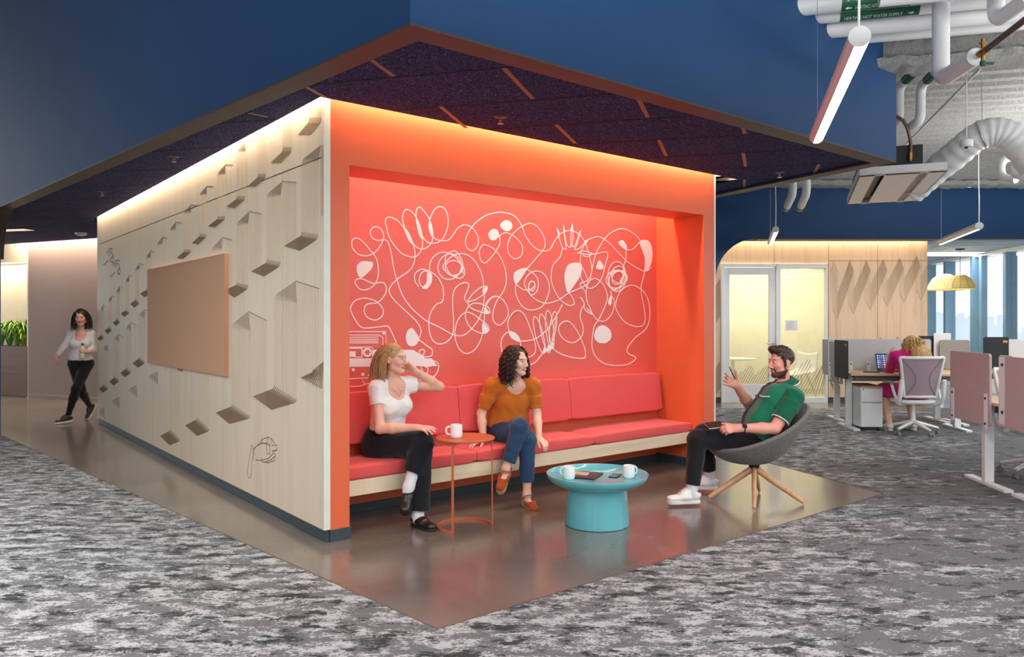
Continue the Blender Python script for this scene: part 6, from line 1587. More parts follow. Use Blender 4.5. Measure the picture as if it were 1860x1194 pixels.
# ============ woman in the white top =========================================
def joints(P, N, RS, LS, H, **k):
    d = dict(P=P, N=N, RS=RS, LS=LS, H=H, r=nrm(RS-LS)); d.update(k); return d
def woman_white():
    P = nv(B(.63, .385, .55)); N = pj(713, 689, 5.64); RS = pj(684, 705, 5.545); LS = pj(740, 699, 5.745); Hd = pj(716, 652, 5.60)
    Rh = frame((.93, -.30, -.02), (-.05, -.05, 1)); hb = Hd+Rh@np.array((0, -.012, -.07))
    J = joints(P, N, RS, LS, hb); r = J['r']
    RE, RWr = pj(690, 779, 5.475), pj(757, 777, 5.40); LE, LWr = pj(798, 703, 5.86), pj(753, 673, 5.72)
    RH, LH = P+r*.09+np.array((0, 0, -.01)), P-r*.09+np.array((0, 0, -.01)); RK, RA = pj(768, 803, 5.44), pj(743, 884, 5.36); LK, LA = pj(764, 824, 5.47), pj(759, 936, 5.395)
    p = thing('person', 'seated woman in a white t-shirt and black wide trousers, hand behind her head', 'person', V((P[0], P[1], .45)))
    s = SDF(); torso_prims(s, J, -.004); arm_prims(s, RS, RE, RWr); arm_prims(s, LS, LE, LWr); leg_prims(s, RH, RK, RA, g=-.004); leg_prims(s, LH, LK, LA, g=-.004)
    rf, lf_ = nrm((-.12, -.72, -.68)), nrm((.72, -.68, -.0))
    foot(s, RA, rf, (0, -.6, .8)); foot(s, LA, lf_, (0, 0, 1))
    hand(s, RWr, nv(W(783, 779, 5.33))-RWr, (.05, -.5, .9), -1, (12, 16, 20, 24), .92, thumb=(30, 8)); hand(s, LWr, nv(W(724, 652, 5.735))-LWr, (.35, .85, .3), 1, (18, 18, 20, 24), .92)
    head(s, Hd, Rh, .93)
    vs, Q = s.mesh(.0036*HS); mats = skins('fair', (228, 176, 156), (206, 132, 120), (140, 104, 74)); b = sdf_obj('body', vs, Q, mats, p, face_zone(Hd, Rh, .93, smile=.3))
    # white t-shirt
    s = SDF(); at, R, f, u = torso_prims(s, J, .011, neck=False)
    s.cut(at(.16), -u)
    for S_, E_, k in ((RS, RE, .42), (LS, LE, .26)): s.cyl(S_-(E_-S_)*.02, S_+(E_-S_)*k, .060, .058, .03)
    s.ell(at(.93, .075), (.080, .088, .105), R, .01, 'sub'); s.cap(at(.9), hb, .066, .062, .008, None, 1., 'sub')
    garment(p, 't_shirt', s, fabric('white ribbed cotton', (238, 238, 238), (222, 222, 224), 300, bump=.25), .0045, .003, 34, 3)
    # black wide-leg trousers
    s = SDF(); s.ell(P+u*.02, (.180, .135, .125), R, .04); s.ell(P+u*.09, (.158, .122, .10), R, .04)
    s.cut(at(.235), u)
    s.cap(RH, RK, .104, .082, .03); s.cap(LH, LK, .104, .080, .03)
    kr = RK+(RA-RK)*.70; kl = LK+(LA-LK)*.92
    s.cyl(RK, kr, .080, .076, .03); s.cyl(LK, kl, .080, .084, .03)
    garment(p, 'trousers', s, fabric('black denim', (30, 31, 38), (18, 19, 24), 380, bump=.3), .006, .004, 24, 5)
    # socks and loafers
    wsock = fabric('white ribbed sock', (234, 234, 236), (214, 214, 218), 260, bump=.3)
    for K_, A_ in ((RK, RA), (LK, LA)):
        s = SDF(); s.cap(K_+(A_-K_)*.5, A_, .050, .041, .02); s.cap(A_, A_+nrm(A_-K_)*.035, .041, .036, .02); garment(p, 'sock', s, wsock, .005, .001, 60)
    lo = [plain('black loafer leather', (30, 26, 26), .28), plain('black lug sole', (20, 20, 21), .7)]
    shoe(p, RA, rf, (0, -.68, .72), 'loafer', lo, .98); shoe(p, LA, lf_, (0, 0, 1), 'loafer', lo, .98, drop=.100)
    # hair: blonde, half tied back, falling behind the shoulders
    hm = hair_mat('dark blonde hair', (138, 104, 66), (204, 168, 118)); rng = np.random.default_rng(4)
    s = SDF(); Pp = lambda x, y, z: Hd+Rh@(np.array((x, y, z))*.93)
    s.ell(Pp(0, -.020, .042), np.array((.081, .096, .087))*.93, Rh, .01); s.ell(Pp(0, .075, -.028), np.array((.068, .075, .105))*.93, Rh, .012, 'sub')
    s.cap(Pp(0, -.085, .0), Pp(0, -.115, -.10), .060, .050, .03, Rh[:, 1], .7); s.cap(Pp(0, -.115, -.10), Pp(0, -.135, -.19), .052, .034, .03, Rh[:, 1], .7); s.ell(Pp(0, -.112, .012), (.030, .022, .030), Rh, .01)
    for q in (-1, 1): s.ell(Pp(q*.08, .0, -.02), (.02, .024, .03), Rh, .006, 'sub')
    vs, Q = s.mesh(.005, .0015, 60, 2, (1.6, 1.6, .3)); ho = sdf_obj('hair', vs, Q, hm, p)
    mb = strands(rng, Hd, Rh, 260, (.077, .094, .085), .27, (62, 298), (10, 85), lambda d: (d[0]*.12, -.95, .05), .20, .93, .0036, steps=18, push=1.04, nz=.3)
    strands(rng, Hd, Rh, 70, (.076, .093, .084), .24, (80, 112), (-5, 40), lambda d: (.05, -.55, -.75), .2, .93, .0032, mb=mb, nz=.3); strands(rng, Hd, Rh, 70, (.076, .093, .084), .24, (248, 280), (-5, 40), lambda d: (-.05, -.55, -.75), .2, .93, .0032, mb=mb, nz=.3)
    o = mb.build('hair_strands', hm, smooth=60); put(o, p)
    # earring hoops and necklace
    for q in (-1, 1):
        c = Pp(q*.080, .0, -.050); mb = MB(); mb.tube([nv_(c+Rh@np.array((0, .012*math.cos(a), .012*math.sin(a)))) for a in [k*PI/8 for k in range(16)]], .0028, 6, closed=True); put(mb.build('earring', M['ring_metal'], smooth=60), p)
    mb = MB(); nk = [at(.93, -.03, .055), at(.92, .035, .064), at(.86, .085, .03), at(.80, .103, .0), at(.86, .085, -.03), at(.92, .035, -.064)]; mb.tube(cr([nv_(q) for q in nk], 5), .0016, 6); q = at(.79, .108); mb.lathe([(0, -.006), (.006, 0), (0, .006)], c=nv_(q), n=10); put(mb.build('necklace', M['ring_metal'], smooth=60), p)
    return p
woman_white()
# ============ woman in the orange blouse =====================================
def woman_orange():
    P = nv(B(1.80, .37, .555)); N = pj(936, 694, 6.33); RS = pj(893, 700, 6.28); LS = pj(969, 699, 6.355); Hd = pj(939, 657, 6.27)
    Rh = frame((.80, -.60, -.03), (.03, -.05, 1)); hb = Hd+Rh@np.array((0, -.012, -.07))
    J = joints(P, N, RS, LS, hb, bend=.05); r = J['r']
    RE, RWr = pj(874, 752, 6.30), pj(878, 797, 6.20); LE, LWr = pj(975, 753, 6.35), pj(979, 797, 6.20)
    RH, LH = P+nrm((-.93, -.35, 0))*.09-np.array((0, 0, .01)), P-nrm((-.93, -.35, 0))*.09-np.array((0, 0, .01)); RK, RA = pj(958, 797, 6.055), pj(957, 899, 5.985); LK, LA = pj(944, 775, 6.02), pj(919, 852, 5.955)
    p = thing('person', 'woman in an orange blouse and blue jeans seated on the coral bench with crossed legs', 'person', V((P[0], P[1], .45)))
    s = SDF(); at, R, f, u = torso_prims(s, J, -.004, sc=1.02); arm_prims(s, RS, RE, RWr); arm_prims(s, LS, LE, LWr); leg_prims(s, RH, RK, RA, g=-.004); leg_prims(s, LH, LK, LA, g=-.004)
    rf, lf_ = nrm((.42, -.86, -.22)), nrm((-.28, -.72, -.60))
    foot(s, RA, rf, (0, -.15, 1)); foot(s, LA, lf_, (0, -.6, .8))
    hand(s, RWr, nrm((-.75, -.62, -.22)), (-.1, -.35, .95), -1, (10, 12, 14, 16), .95, thumb=(40, 8)); hand(s, LWr, nrm((.50, -.80, -.28)), (.15, -.45, .9), 1, (24, 34, 38, 40), .95, thumb=(30, 10))
    head(s, Hd, Rh, .95, smile=1)
    vs, Q = s.mesh(.0036*HS); mats = skins('light', (230, 184, 164), (200, 116, 108), (60, 42, 36)); sdf_obj('body', vs, Q, mats, p, face_zone(Hd, Rh, .95, smile=1))
    s = SDF(); Pp = lambda x, y, z: Hd+Rh@(np.array((x, y, z))*.95)
    s.ell(Pp(0, .0915, -.0632), (.016, .006, .0030), Rh, .001); vs, Q = s.mesh(.002); sdf_obj('teeth', vs, Q, M['ceramic'], p)
    # blouse with puffed sleeves
    s = SDF(); at, R, f, u = torso_prims(s, J, .012, sc=1.02, neck=False); s.ell(at(.10), (.182, .150, .12), R, .05); s.ell(at(.38, .02), (.160, .125, .16), R, .06); s.cut(at(.06), -u)
    for S_, E_, sg in ((RS, RE, 1), (LS, LE, -1)): s.cap(S_+u*.002, S_+(E_-S_)*.45, .056, .061, .03); s.cyl(S_+(E_-S_)*.40, S_+(E_-S_)*.80, .061, .052, .02)
    s.ell(at(.99, .050), (.082, .085, .085), R, .01, 'sub')
    garment(p, 'blouse', s, fabric('burnt orange linen', (208, 116, 40), (178, 92, 28), 320, bump=.35), .0048, .006, 22, 8, (1.4, 1.4, .6))
    # jeans
    s = SDF(); s.ell(P+u*.02, (.178, .130, .122), R, .04); s.cut(at(.2), u); s.cap(RH, RK, .098, .070, .03); s.cap(LH, LK, .098, .072, .03)
    s.cyl(RK, RK+(RA-RK)*.78, .068, .055, .02); s.cyl(LK, LK+(LA-LK)*.84, .070, .055, .02)
    jm = fabric('mid blue denim', (48, 72, 106), (30, 50, 80), 420, bump=.35, fleck=(60, 86, 120)); garment(p, 'jeans', s, jm, .0052, .004, 28, 9)
    cl = [fabric('cognac suede', (172, 80, 36), (140, 62, 28), 300, bump=.2), wood('clog wood sole', (176, 136, 96), (200, 162, 120), 'Y', 3)]
    shoe(p, RA, rf, (0, -.22, 1), 'clog', cl, .96, drop=.105); shoe(p, LA, lf_, (0, -.64, .77), 'clog', cl, .96, drop=.105)
    hm = hair_mat('dark brown curls', (22, 15, 13), (66, 46, 38)); rng = np.random.default_rng(11)
    s = SDF(); s.ell(Pp(0, -.024, .040), np.array((.086, .098, .086)), Rh, .01); s.cap(Pp(.0, -.07, -.01), Pp(0, -.085, -.12), .085, .075, .04, Rh[:, 1], .7); s.ell(Pp(0, .088, -.020), (.066, .085, .108), Rh, .012, 'sub')
    for q in (-1, 1): s.cap(Pp(q*.082, -.025, .0), Pp(q*.098, -.01, -.13), .030, .034, .03)
    vs, Q = s.mesh(.005, .010, 60, 3); sdf_obj('hair', vs, Q, hm, p)
    mb = strands(rng, Hd, Rh, 300, (.083, .096, .086), .24, (48, 312), (-10, 85), lambda d: (d[0]*1.1, -.5+d[1]*.4, -.2), .24, 1., .0058, curl=.011, curlf=165, steps=34, push=1.08); put(mb.build('hair_curls', hm, smooth=70), p)
    for q in (-1, 1): c = Pp(q*.080, .002, -.062); mb = MB(); mb.lathe([(0, -.024), (.010, -.018), (.013, -.006), (.008, .008), (.002, .018), (0, .02)], c=nv_(c), n=16); put(mb.build('earring', M['ring_metal'], smooth=60), p)
    return p
woman_orange()
# ============ man in the green shirt =========================================
def man_green():
    P = pj(1374, 803, 6.20); N = pj(1432, 696, 6.19); LS = pj(1444, 722, 6.01); RS = pj(1417, 716, 6.36); Hd = pj(1419, 659, 6.17)
    Rh = frame((-.965, -.26, -.03), (-.03, 0, 1)); hb = Hd+Rh@np.array((0, -.016, -.07))
    J = joints(P, N, RS, LS, hb, bend=-.02); r = J['r']
    LE, LWr = pj(1407, 779, 5.94), pj(1342, 778, 5.90); RE, RWr = pj(1363, 738, 6.44), pj(1337, 700, 6.28)
    LH, RH = P-nrm((.1, 1, 0))*.095, P+nrm((.1, 1, 0))*.095; LK, LA = pj(1267, 797, 6.06), pj(1257, 892, 6.03); RK, RA = pj(1277, 787, 6.42), pj(1290, 868, 6.50)
    p = thing('person', 'bearded man in a green shirt seated in the grey tub chair, gesturing with a pen', 'person', V((P[0], P[1], .42)))
    s = SDF(); at, R, f, u = torso_prims(s, J, -.004, False, belly=.012); arm_prims(s, LS, LE, LWr, False); arm_prims(s, RS, RE, RWr, False); leg_prims(s, LH, LK, LA, False, g=-.004); leg_prims(s, RH, RK, RA, False, g=-.004)
    fd_ = nrm((-1, -.12, -.0)); foot(s, LA, fd_, (0, 0, 1), 1.08); foot(s, RA, nrm((-1, .05, 0)), (0, 0, 1), 1.08)
    hand(s, LWr, nrm((-1., .02, -.10)), (.1, -.85, .5), 1, (34, 38, 40, 42), 1.04, thumb=(28, 6))
    hl = hand(s, RWr, nv(W(1304, 683, 6.17))-RWr, (.25, .95, -.25), -1, (6, 14, 10, 4), 1.12, 8., thumb=(58, 16))
    head(s, Hd, Rh, 1.02, True, smile=.6)
    vs, Q = s.mesh(.0038*HS); mats = skins('ruddy', (222, 156, 138), (190, 112, 102), (88, 64, 52)); sdf_obj('body', vs, Q, mats, p, face_zone(Hd, Rh, 1.02, True))
    # shirt: green with a dark front panel, pocket and white piping
    s = SDF(); at, R, f, u = torso_prims(s, J, .013, False, neck=False, belly=.014); s.ell(at(.04), (.185, .150, .14), R, .05)
    s.cut(at(-.06), -u)
    for S_, E_ in ((LS, LE), (RS, RE)): s.cap(S_, S_+(E_-S_)*.3, .068, .070, .03); s.cyl(S_+(E_-S_)*.2, S_+(E_-S_)*.74, .070, .070, .02)
    s.ell(at(.99, .075), (.074, .105, .105), R, .01, 'sub'); s.cap(at(.93), hb, .067, .067, .006, None, 1., 'sub')
    gm = fabric('green shirt cotton', (30, 122, 92), (22, 100, 76), 320, bump=.2); gd = fabric('deep green sleeve cotton', (18, 98, 72), (12, 78, 58), 320, bump=.2); bkf = fabric('black front panel', (34, 36, 36), (24, 26, 26), 320, bump=.2); gg = fabric('grey green front panel', (84, 116, 104), (68, 98, 88), 320, bump=.2)
    def zone(fc):
        q = (fc-P)@R; out = np.zeros(len(fc), int)
        dl = np.linalg.norm(np.cross(fc-LS, nrm(LE-LS)[None]), axis=1); tl = (fc-LS)@nrm(LE-LS); out[(tl > -.03) & (dl < .085) & (q[:, 0] < -.135)] = 1
        dl = np.linalg.norm(np.cross(fc-RS, nrm(RE-RS)[None]), axis=1); tl = (fc-RS)@nrm(RE-RS); out[(tl > -.03) & (dl < .085) & (q[:, 0] > .135)] = 1
        fr = q[:, 1] > .05; out[fr & (np.abs(q[:, 0]) < .105) & (out == 0)] = 3; out[fr & (np.abs(q[:, 0]) < .034) & (out != 1)] = 2; return out
    garment(p, 'shirt', s, [gm, gd, bkf, gg], .005, .005, 22, 14, zone=zone)
    pip = M['white_paint']; mb = MB()
    for S_, E_ in ((LS, LE), (RS, RE)):
        e = nrm(E_-S_); c = S_+(E_-S_)*.735; a = nrm(np.cross(e, (0.1, 0.2, 1))); b = np.cross(e, a); mb2 = MB(); mb2.tube([nv_(c+(a*math.cos(t)+b*math.sin(t))*.0715) for t in [k*PI/16 for k in range(32)]], .0042, 6, closed=True); put(mb2.build('sleeve_piping', pip, smooth=60), p)
    # collar
    s = SDF(); n0 = at(.90); ax_ = nrm(hb-n0); c0 = n0+(hb-n0)*.60; rr = nrm(r-ax_*(r@ax_)); ff = np.cross(ax_, rr); ring = [c0+(rr*math.sin(t)-ff*math.cos(t))*.068-ax_*.016*(1-math.cos(t)) for t in [k*2*PI/24 for k in range(25)]]
    fl = [q-ax_*.034+(q-c0-ax_*((q-c0)@ax_))*.62 for q in ring]
    for a, b, a2, b2 in zip(ring, ring[1:], fl, fl[1:]): s.cap(a, b, .008, .008, .012); s.cap((a+a2)/2, (b+b2)/2, .008, .008, .014); s.cap(a2, b2, .007, .007, .012)
    s.cap(c0+ff*.10-ax_*.05, c0+ff*.06-ax_*.02, .034, .02, .008, None, 1., 'sub'); vs, Q = s.mesh(.0042); sdf_obj('collar', vs, Q, gd, p)
    pw_ = lambda q: nv_(q+nrm(q-c0-ax_*((q-c0)@ax_))*.0085-ax_*.001); mb = MB()
    for seg in (fl[1:11], fl[14:24]): mb.tube(cr([pw_(q) for q in seg], 3), .0040, 6)
    put(mb.build('collar_piping', pip, smooth=60), p)
    px0 = at(.66, .125, -.12); mb = MB(); mb.tube(cr([nv_(at(.665, .132, -.165)+f*-.015), nv_(at(.625, .150, -.115)), nv_(at(.63, .158, -.060))], 6), .0045, 6); put(mb.build('pocket_piping', pip, smooth=60), p)
    # trousers
    s = SDF(); s.ell(P+u*.0, (.182, .140, .12), R, .04); s.cut(at(.12), u); s.cap(LH, LK, .106, .078, .03); s.cap(RH, RK, .106, .078, .03)
    for K_, A_, e_ in ((LK, LA, .80), (RK, RA, .74)):
        s.cyl(K_, K_+(A_-K_)*(e_+.08), .076, .060, .02)
    garment(p, 'trousers', s, fabric('black chino', (34, 33, 38), (24, 23, 28), 380, bump=.25), .0055, .004, 26, 15)
    ws = fabric('white ankle sock', (226, 226, 232), (206, 206, 214), 260, bump=.3)
    for K_, A_ in ((LK, LA), (RK, RA)): e = nrm(A_-K_); s = SDF(); s.cap(A_-e*.05, A_+e*.03, .045, .043, .02); garment(p, 'sock', s, ws, .005, .001, 60)
    sn = [plain('white sneaker leather', (232, 230, 230), .4, bump=.1), plain('white rubber sole', (224, 222, 220), .5), plain('grey white lace', (206, 204, 206), .8)]
    shoe(p, LA, fd_, (0, 0, 1), 'sneaker', sn, 1.10, drop=.088); shoe(p, RA, nrm((-1, .05, 0)), (0, 0, 1), 'sneaker', sn, 1.10, drop=.088)
    # hair: dark brown, swept up at the front, short at the sides
    hm = hair_mat('dark brown short hair', (30, 22, 18), (78, 60, 50)); Pp = lambda x, y, z: Hd+Rh@(np.array((x, y, z))*1.02)
    s = SDF(); s.ell(Pp(0, -.018, .044), np.array((.0775, .096, .086)), Rh, .01); s.ell(Pp(0, .022, .104), (.062, .072, .036), Rh, .03); s.ell(Pp(0, .070, .108), (.050, .030, .026), Rh, .02); s.ell(Pp(0, .098, -.015), (.084, .068, .104), Rh, .012, 'sub')
    for q in (-1, 1): s.ell(Pp(q*.083, .0, -.02), (.018, .030, .040), Rh, .008, 'sub'); s.cap(Pp(q*.072, .018, .05), Pp(q*.074, .014, -.02), .014, .006, .02)
    s.cut(Pp(0, -.05, -.062), nrm(Rh@np.array((0, .15, -1)))); vs, Q = s.mesh(.0036, .0032, 110, 6, (.35, 1, 1.2)); sdf_obj('hair', vs, Q, hm, p)
    # watch and ring
    e = nrm(LWr-LE); c = LWr-e*.035; a = nrm(np.cross(e, (0, 0, 1))); b = np.cross(e, a); mb = MB()
    mb.tube([nv_(c+(a*math.cos(t)*.034+b*math.sin(t)*.031)) for t in [k*PI/14 for k in range(28)]], .0105, 8, closed=True, flat=.35); wt = mb.build('watch', M['black_plastic'], smooth=60); put(wt, p)
    mb = MB(); mb.box((-.018, -.015, -.004), (.018, .015, .006), Matrix.Translation(nv_(c+nrm((.1, -.8, .55))*.036)) @ Matrix([[*( [e[i], np.cross(nrm((.1, -.8, .55)), e)[i], nrm((.1, -.8, .55))[i]])] for i in range(3)]).to_4x4()); w2 = mb.build('watch_face', plain('watch glass', (16, 16, 20), .1), bevel=.002); put(w2, p)
    # pen in the right hand, notebook in the left
    L_, hd_, hx_, hz_ = hl; pb_ = L_(.036, .060, -.024); pa = pb_+(hd_*.84+hx_*.52-hz_*.02)*.135; pa, pb_ = nv_(pa), nv_(pb_); pen = thing('pen', 'slim dark blue pen held in the raised hand of the man in green', 'pen', pa)
    d = (pb_-pa).normalized(); mb = MB(); mb.tube([pa+d*.012, pb_], .0045, 10); put(mb.build('barrel', plain('navy pen barrel', (40, 36, 92), .3), smooth=50), pen); mb = MB(); mb.tube([pa, pa+d*.013], [.001, .004], 10); put(mb.build('tip', M['chrome'], smooth=50), pen); mb = MB(); mb.tube([pb_-d*.002, pb_+d*.012], .0042, 10); put(mb.build('cap', M['chrome'], smooth=50), pen)
    na = W(1286, 775.5, 6.02); nbk = thing('notebook', 'small black notebook held on the lap of the man in green', 'notebook', na)
    Mn = Matrix.Translation(W(1300, 773, 6.00)) @ RZ(math.radians(4)) @ RY(math.radians(-6)) @ RX(math.radians(14))
    mb = MB(); mb.box((-.07, -.05, -.004), (.06, .06, .004), Mn); put(mb.build('page_block', M['paper'], bevel=.001), nbk); mb = MB(); mb.box((-.072, -.052, .004), (.062, .062, .0065), Mn); mb.box((-.072, -.052, -.0065), (.062, .062, -.004), Mn); put(mb.build('cover', M['black_plastic']), nbk)
    return p
man_green()
# ============ woman walking in the corridor ==================================
def woman_walking():
    P = pj(147, 661, 11.08); N = pj(148, 601, 11.05); RS = pj(131, 607, 11.06); LS = pj(167.5, 607, 11.13); Hd = pj(147, 577, 11.0)
    Rh = frame((.30, -.94, -.14), (0, -.05, 1)); hb = Hd+Rh@np.array((0, -.012, -.07)); J = joints(P, N, RS, LS, hb); r = J['r']
    RE, RWr = pj(117, 630, 10.98), pj(103.5, 646, 10.86); LE, LWr = pj(171.5, 635, 11.14), pj(160, 638, 10.92)
    RH, LH = P+r*.085, P-r*.085; LK, LA = pj(138.5, 706, 10.86), pj(123.5, 756, 10.86); RK, RA = pj(147, 708, 11.05), pj(163, 738, 11.36)
    p = thing('person', 'dark haired woman in a pale sweater and black jeans walking down the corridor', 'person', V((P[0], P[1], 0)))
    s = SDF(); at, R, f, u = torso_prims(s, J, -.008, sc=.95); arm_prims(s, RS, RE, RWr, g=-.004); arm_prims(s, LS, LE, LWr, g=-.004); leg_prims(s, RH, RK, RA, g=-.006); leg_prims(s, LH, LK, LA, g=-.006)
    lf_, rf = nrm((-.45, -.85, -.05)), nrm((-.25, -.5, -.85)); foot(s, LA, lf_, (0, 0, 1)); foot(s, RA, rf, (-.2, -.8, .5))
    hand(s, RWr, nrm((-.05, -.35, -.95)), (-.85, -.4, .1), -1, (22, 24, 26, 28), .95); hand(s, LWr, nrm((-.93, -.35, .05)), (.2, -.9, .35), 1, (42, 44, 46, 48), .95, thumb=(25, 10)); head(s, Hd, Rh, .97)
    vs, Q = s.mesh(.0055*HS); sdf_obj('body', vs, Q, skins('olive', (214, 164, 142), (172, 96, 92), (40, 28, 26)), p, face_zone(Hd, Rh, .97))
    s = SDF(); at, R, f, u = torso_prims(s, J, .008, neck=False, sc=.96); s.ell(at(.25), (.148, .112, .15), R, .05); s.cut(at(.12), -u)
    for S_, E_, W_ in ((RS, RE, RWr), (LS, LE, LWr)): s.cap(S_, E_, .056, .048, .03); s.cap(E_, E_+(W_-E_)*.4, .048, .046, .02); s.cyl(E_+(W_-E_)*.2, E_+(W_-E_)*1.0, .047, .038, .02)
    s.ell(at(.95, .07), (.085, .085, .13), R, .01, 'sub'); s.cap(at(.93), hb, .07, .07, .008, None, 1., 'sub')
    garment(p, 'sweater', s, fabric('pale grey knit', (214, 212, 218), (196, 194, 202), 200, bump=.5), .007, .005, 24, 31)
    s = SDF(); s.ell(P+u*.02, (.164, .120, .13), R, .04); s.ell(P+u*.10, (.140, .108, .09), R, .04); s.cut(at(.22), u); leg_prims(s, RH, RK, RA, g=.003); leg_prims(s, LH, LK, LA, g=.003)
    garment(p, 'jeans', s, fabric('black stretch denim', (26, 27, 32), (16, 17, 20), 380, bump=.2), .007, .003, 30, 33)
    sh = [plain('charcoal canvas shoe', (44, 42, 44), .6), plain('white shoe sole', (222, 218, 212), .5), plain('dark lace', (60, 58, 60), .8)]; shoe(p, LA, lf_, (0, 0, 1), 'sneaker', sh, .98, h=.006, drop=.088); shoe(p, RA, rf, (-.3, -.75, .55), 'sneaker', sh, .98, h=.006, drop=.088)
    hm = hair_mat('near black hair', (20, 15, 14), (58, 42, 38)); Pp = lambda x, y, z: Hd+Rh@(np.array((x, y, z))*.97)
    s = SDF(); s.ell(Pp(0, -.022, .042), (.082, .096, .086), Rh, .01); s.cap(Pp(0, -.07, 0), Pp(0, -.07, -.14), .085, .07, .04, Rh[:, 1], .6)
    for q in (-1, 1): s.cap(Pp(q*.074, .0, .03), Pp(q*.092, -.01, -.15), .024, .028, .03)
    s.ell(Pp(0, .085, -.03), (.062, .07, .10), Rh, .01, 'sub'); vs, Q = s.mesh(.007, .006, 50, 3); sdf_obj('hair', vs, Q, hm, p)
    rng = np.random.default_rng(5); mb = strands(rng, Hd, Rh, 300, (.080, .094, .086), .25, (50, 310), (0, 85), lambda d: (d[0]*.7, -.5, .0), .3, .97, .0038, steps=14, nz=.5); put(mb.build('hair_strands', hm, smooth=60), p)
    bt = W(150, 651, 10.925); bz = thing('drink_bottle', 'clear bottle of pale yellow drink held by the walking woman', 'bottle', bt); hb_ = .21
    mb = MB(); mb.lathe([(0, 0), (.030, 0), (.033, .006), (.033, .13), (.026, .155), (.013, .175), (.013, .19), (0, .19)], c=bt, n=24); put(mb.build('bottle_body', plain('pale yellow drink', (214, 214, 150), .15, coat=.5), smooth=50), bz)
    mb = MB(); mb.lathe([(.0335, .05), (.0338, .05), (.0338, .11), (.0335, .11)], c=bt, n=24); put(mb.build('bottle_label', plain('bottle label', (232, 226, 210), .5), smooth=50), bz); mb = MB(); mb.lathe([(0, .188), (.016, .188), (.016, .215), (0, .215)], c=bt, n=18); put(mb.build('bottle_cap', M['black_plastic'], smooth=40), bz)
    return p
woman_walking()
# ============ woman in pink at the desk ======================================
def woman_pink():
    cx = 5.235; P = np.array((cx, 9.82, .57)); N = np.array((cx, 9.98, 1.06)); RS = np.array((cx+.185, 9.97, 1.00)); LS = np.array((cx-.185, 9.97, 1.00)); Hd = pj(1655, 629, 10.03)
    Rh = frame((-.18, .96, -.18), (0, .15, 1)); hb = Hd+Rh@np.array((0, -.012, -.07)); J = joints(P, N, RS, LS, hb, bend=-.0); r = J['r']
    LE, LWr = pj(1617, 672, 10.24), pj(1614, 648, 10.26); RE, RWr = np.array((cx+.30, 10.12, .82)), np.array((cx+.14, 10.34, .82))
    RH, LH = P+r*.10-np.array((0, 0, .01)), P-r*.10-np.array((0, 0, .01)); RK, RA = np.array((cx+.13, 10.24, .53)), np.array((cx+.12, 10.10, .10)); LK, LA = np.array((cx-.22, 10.22, .53)), np.array((cx-.22, 10.05, .10))
    p = thing('person', 'blonde woman in a magenta dress working at the desk, seen from behind', 'person', V((cx, 9.84, .46)))
    s = SDF(); at, R, f, u = torso_prims(s, J, -.004, sc=1.12); arm_prims(s, RS, RE, RWr, sc=1.1); arm_prims(s, LS, LE, LWr, sc=1.1); leg_prims(s, RH, RK, RA, sc=1.1); leg_prims(s, LH, LK, LA, sc=1.1)
    fd_ = nrm((0, 1, 0)); foot(s, RA, fd_, (0, 0, 1)); foot(s, LA, fd_, (0, 0, 1)); hand(s, LWr, nrm((.25, -.1, 1)), (-.9, .3, .2), 1, (20, 22, 24, 26), .95); hand(s, RWr, nrm((-.5, .8, -.05)), (0, 0, 1), -1, (18, 18, 18, 18), .95); head(s, Hd, Rh, .97)
    vs, Q = s.mesh(.006*HS); sdf_obj('body', vs, Q, skins('rosy', (226, 178, 160), (190, 110, 104), (150, 116, 80)), p, face_zone(Hd, Rh, .97))
    s = SDF(); at, R, f, u = torso_prims(s, J, .016, sc=1.14, neck=False); s.ell(at(.05), (.21, .17, .14), R, .05)
    arm_prims(s, RS, RE, RE+(RWr-RE)*.3, sc=1.25, g=.014); arm_prims(s, LS, LE, LE+(LWr-LE)*.25, sc=1.25, g=.014); s.cap(RH, RK, .12, .10, .04); s.cap(LH, LK, .12, .10, .04); s.cap(P, (RK+LK)/2-np.array((0, .06, 0)), .13, .09, .05)
    s.ell(at(1.0, .04), (.085, .08, .07), R, .01, 'sub'); garment(p, 'dress', s, fabric('magenta crepe', (206, 30, 122), (168, 20, 98), 320, bump=.25), .007, .006, 20, 41)
    sh = [plain('white canvas shoe', (226, 224, 222), .6), plain('white rubber', (222, 222, 220), .5), plain('white lace', (214, 214, 214), .8)]; shoe(p, RA, fd_, (0, 0, 1), 'sneaker', sh, .98, h=.007, drop=.088); shoe(p, LA, fd_, (0, 0, 1), 'sneaker', sh, .98, h=.007, drop=.088)
    hm = hair_mat('golden blonde hair', (150, 108, 62), (222, 184, 126)); Pp = lambda x, y, z: Hd+Rh@(np.array((x, y, z))*.97)
    s = SDF(); s.ell(Pp(0, -.02, .042), (.088, .100, .09), Rh, .01); q0 = Hd+np.array((.0, -.06, .03)); s.cap(q0, q0+np.array((.04, -.11, -.13)), .10, .115, .05, (0, 1, 0), .6); s.cap(q0+np.array((.04, -.11, -.13)), q0+np.array((.09, -.13, -.26)), .115, .10, .05, (0, 1, 0), .5)
    vs, Q = s.mesh(.008, .010, 45, 7, (1.5, 1.5, .4)); sdf_obj('hair', vs, Q, hm, p)
    rng = np.random.default_rng(8); mb = strands(rng, Hd, Rh, 240, (.086, .10, .09), .40, (30, 330), (0, 88), lambda d: (d[0]*.8+.12, -.7, .1), .26, .97, .0065, curl=.012, curlf=80, steps=24, push=1.08); put(mb.build('hair_strands', hm, smooth=60), p)
    return p
woman_pink()
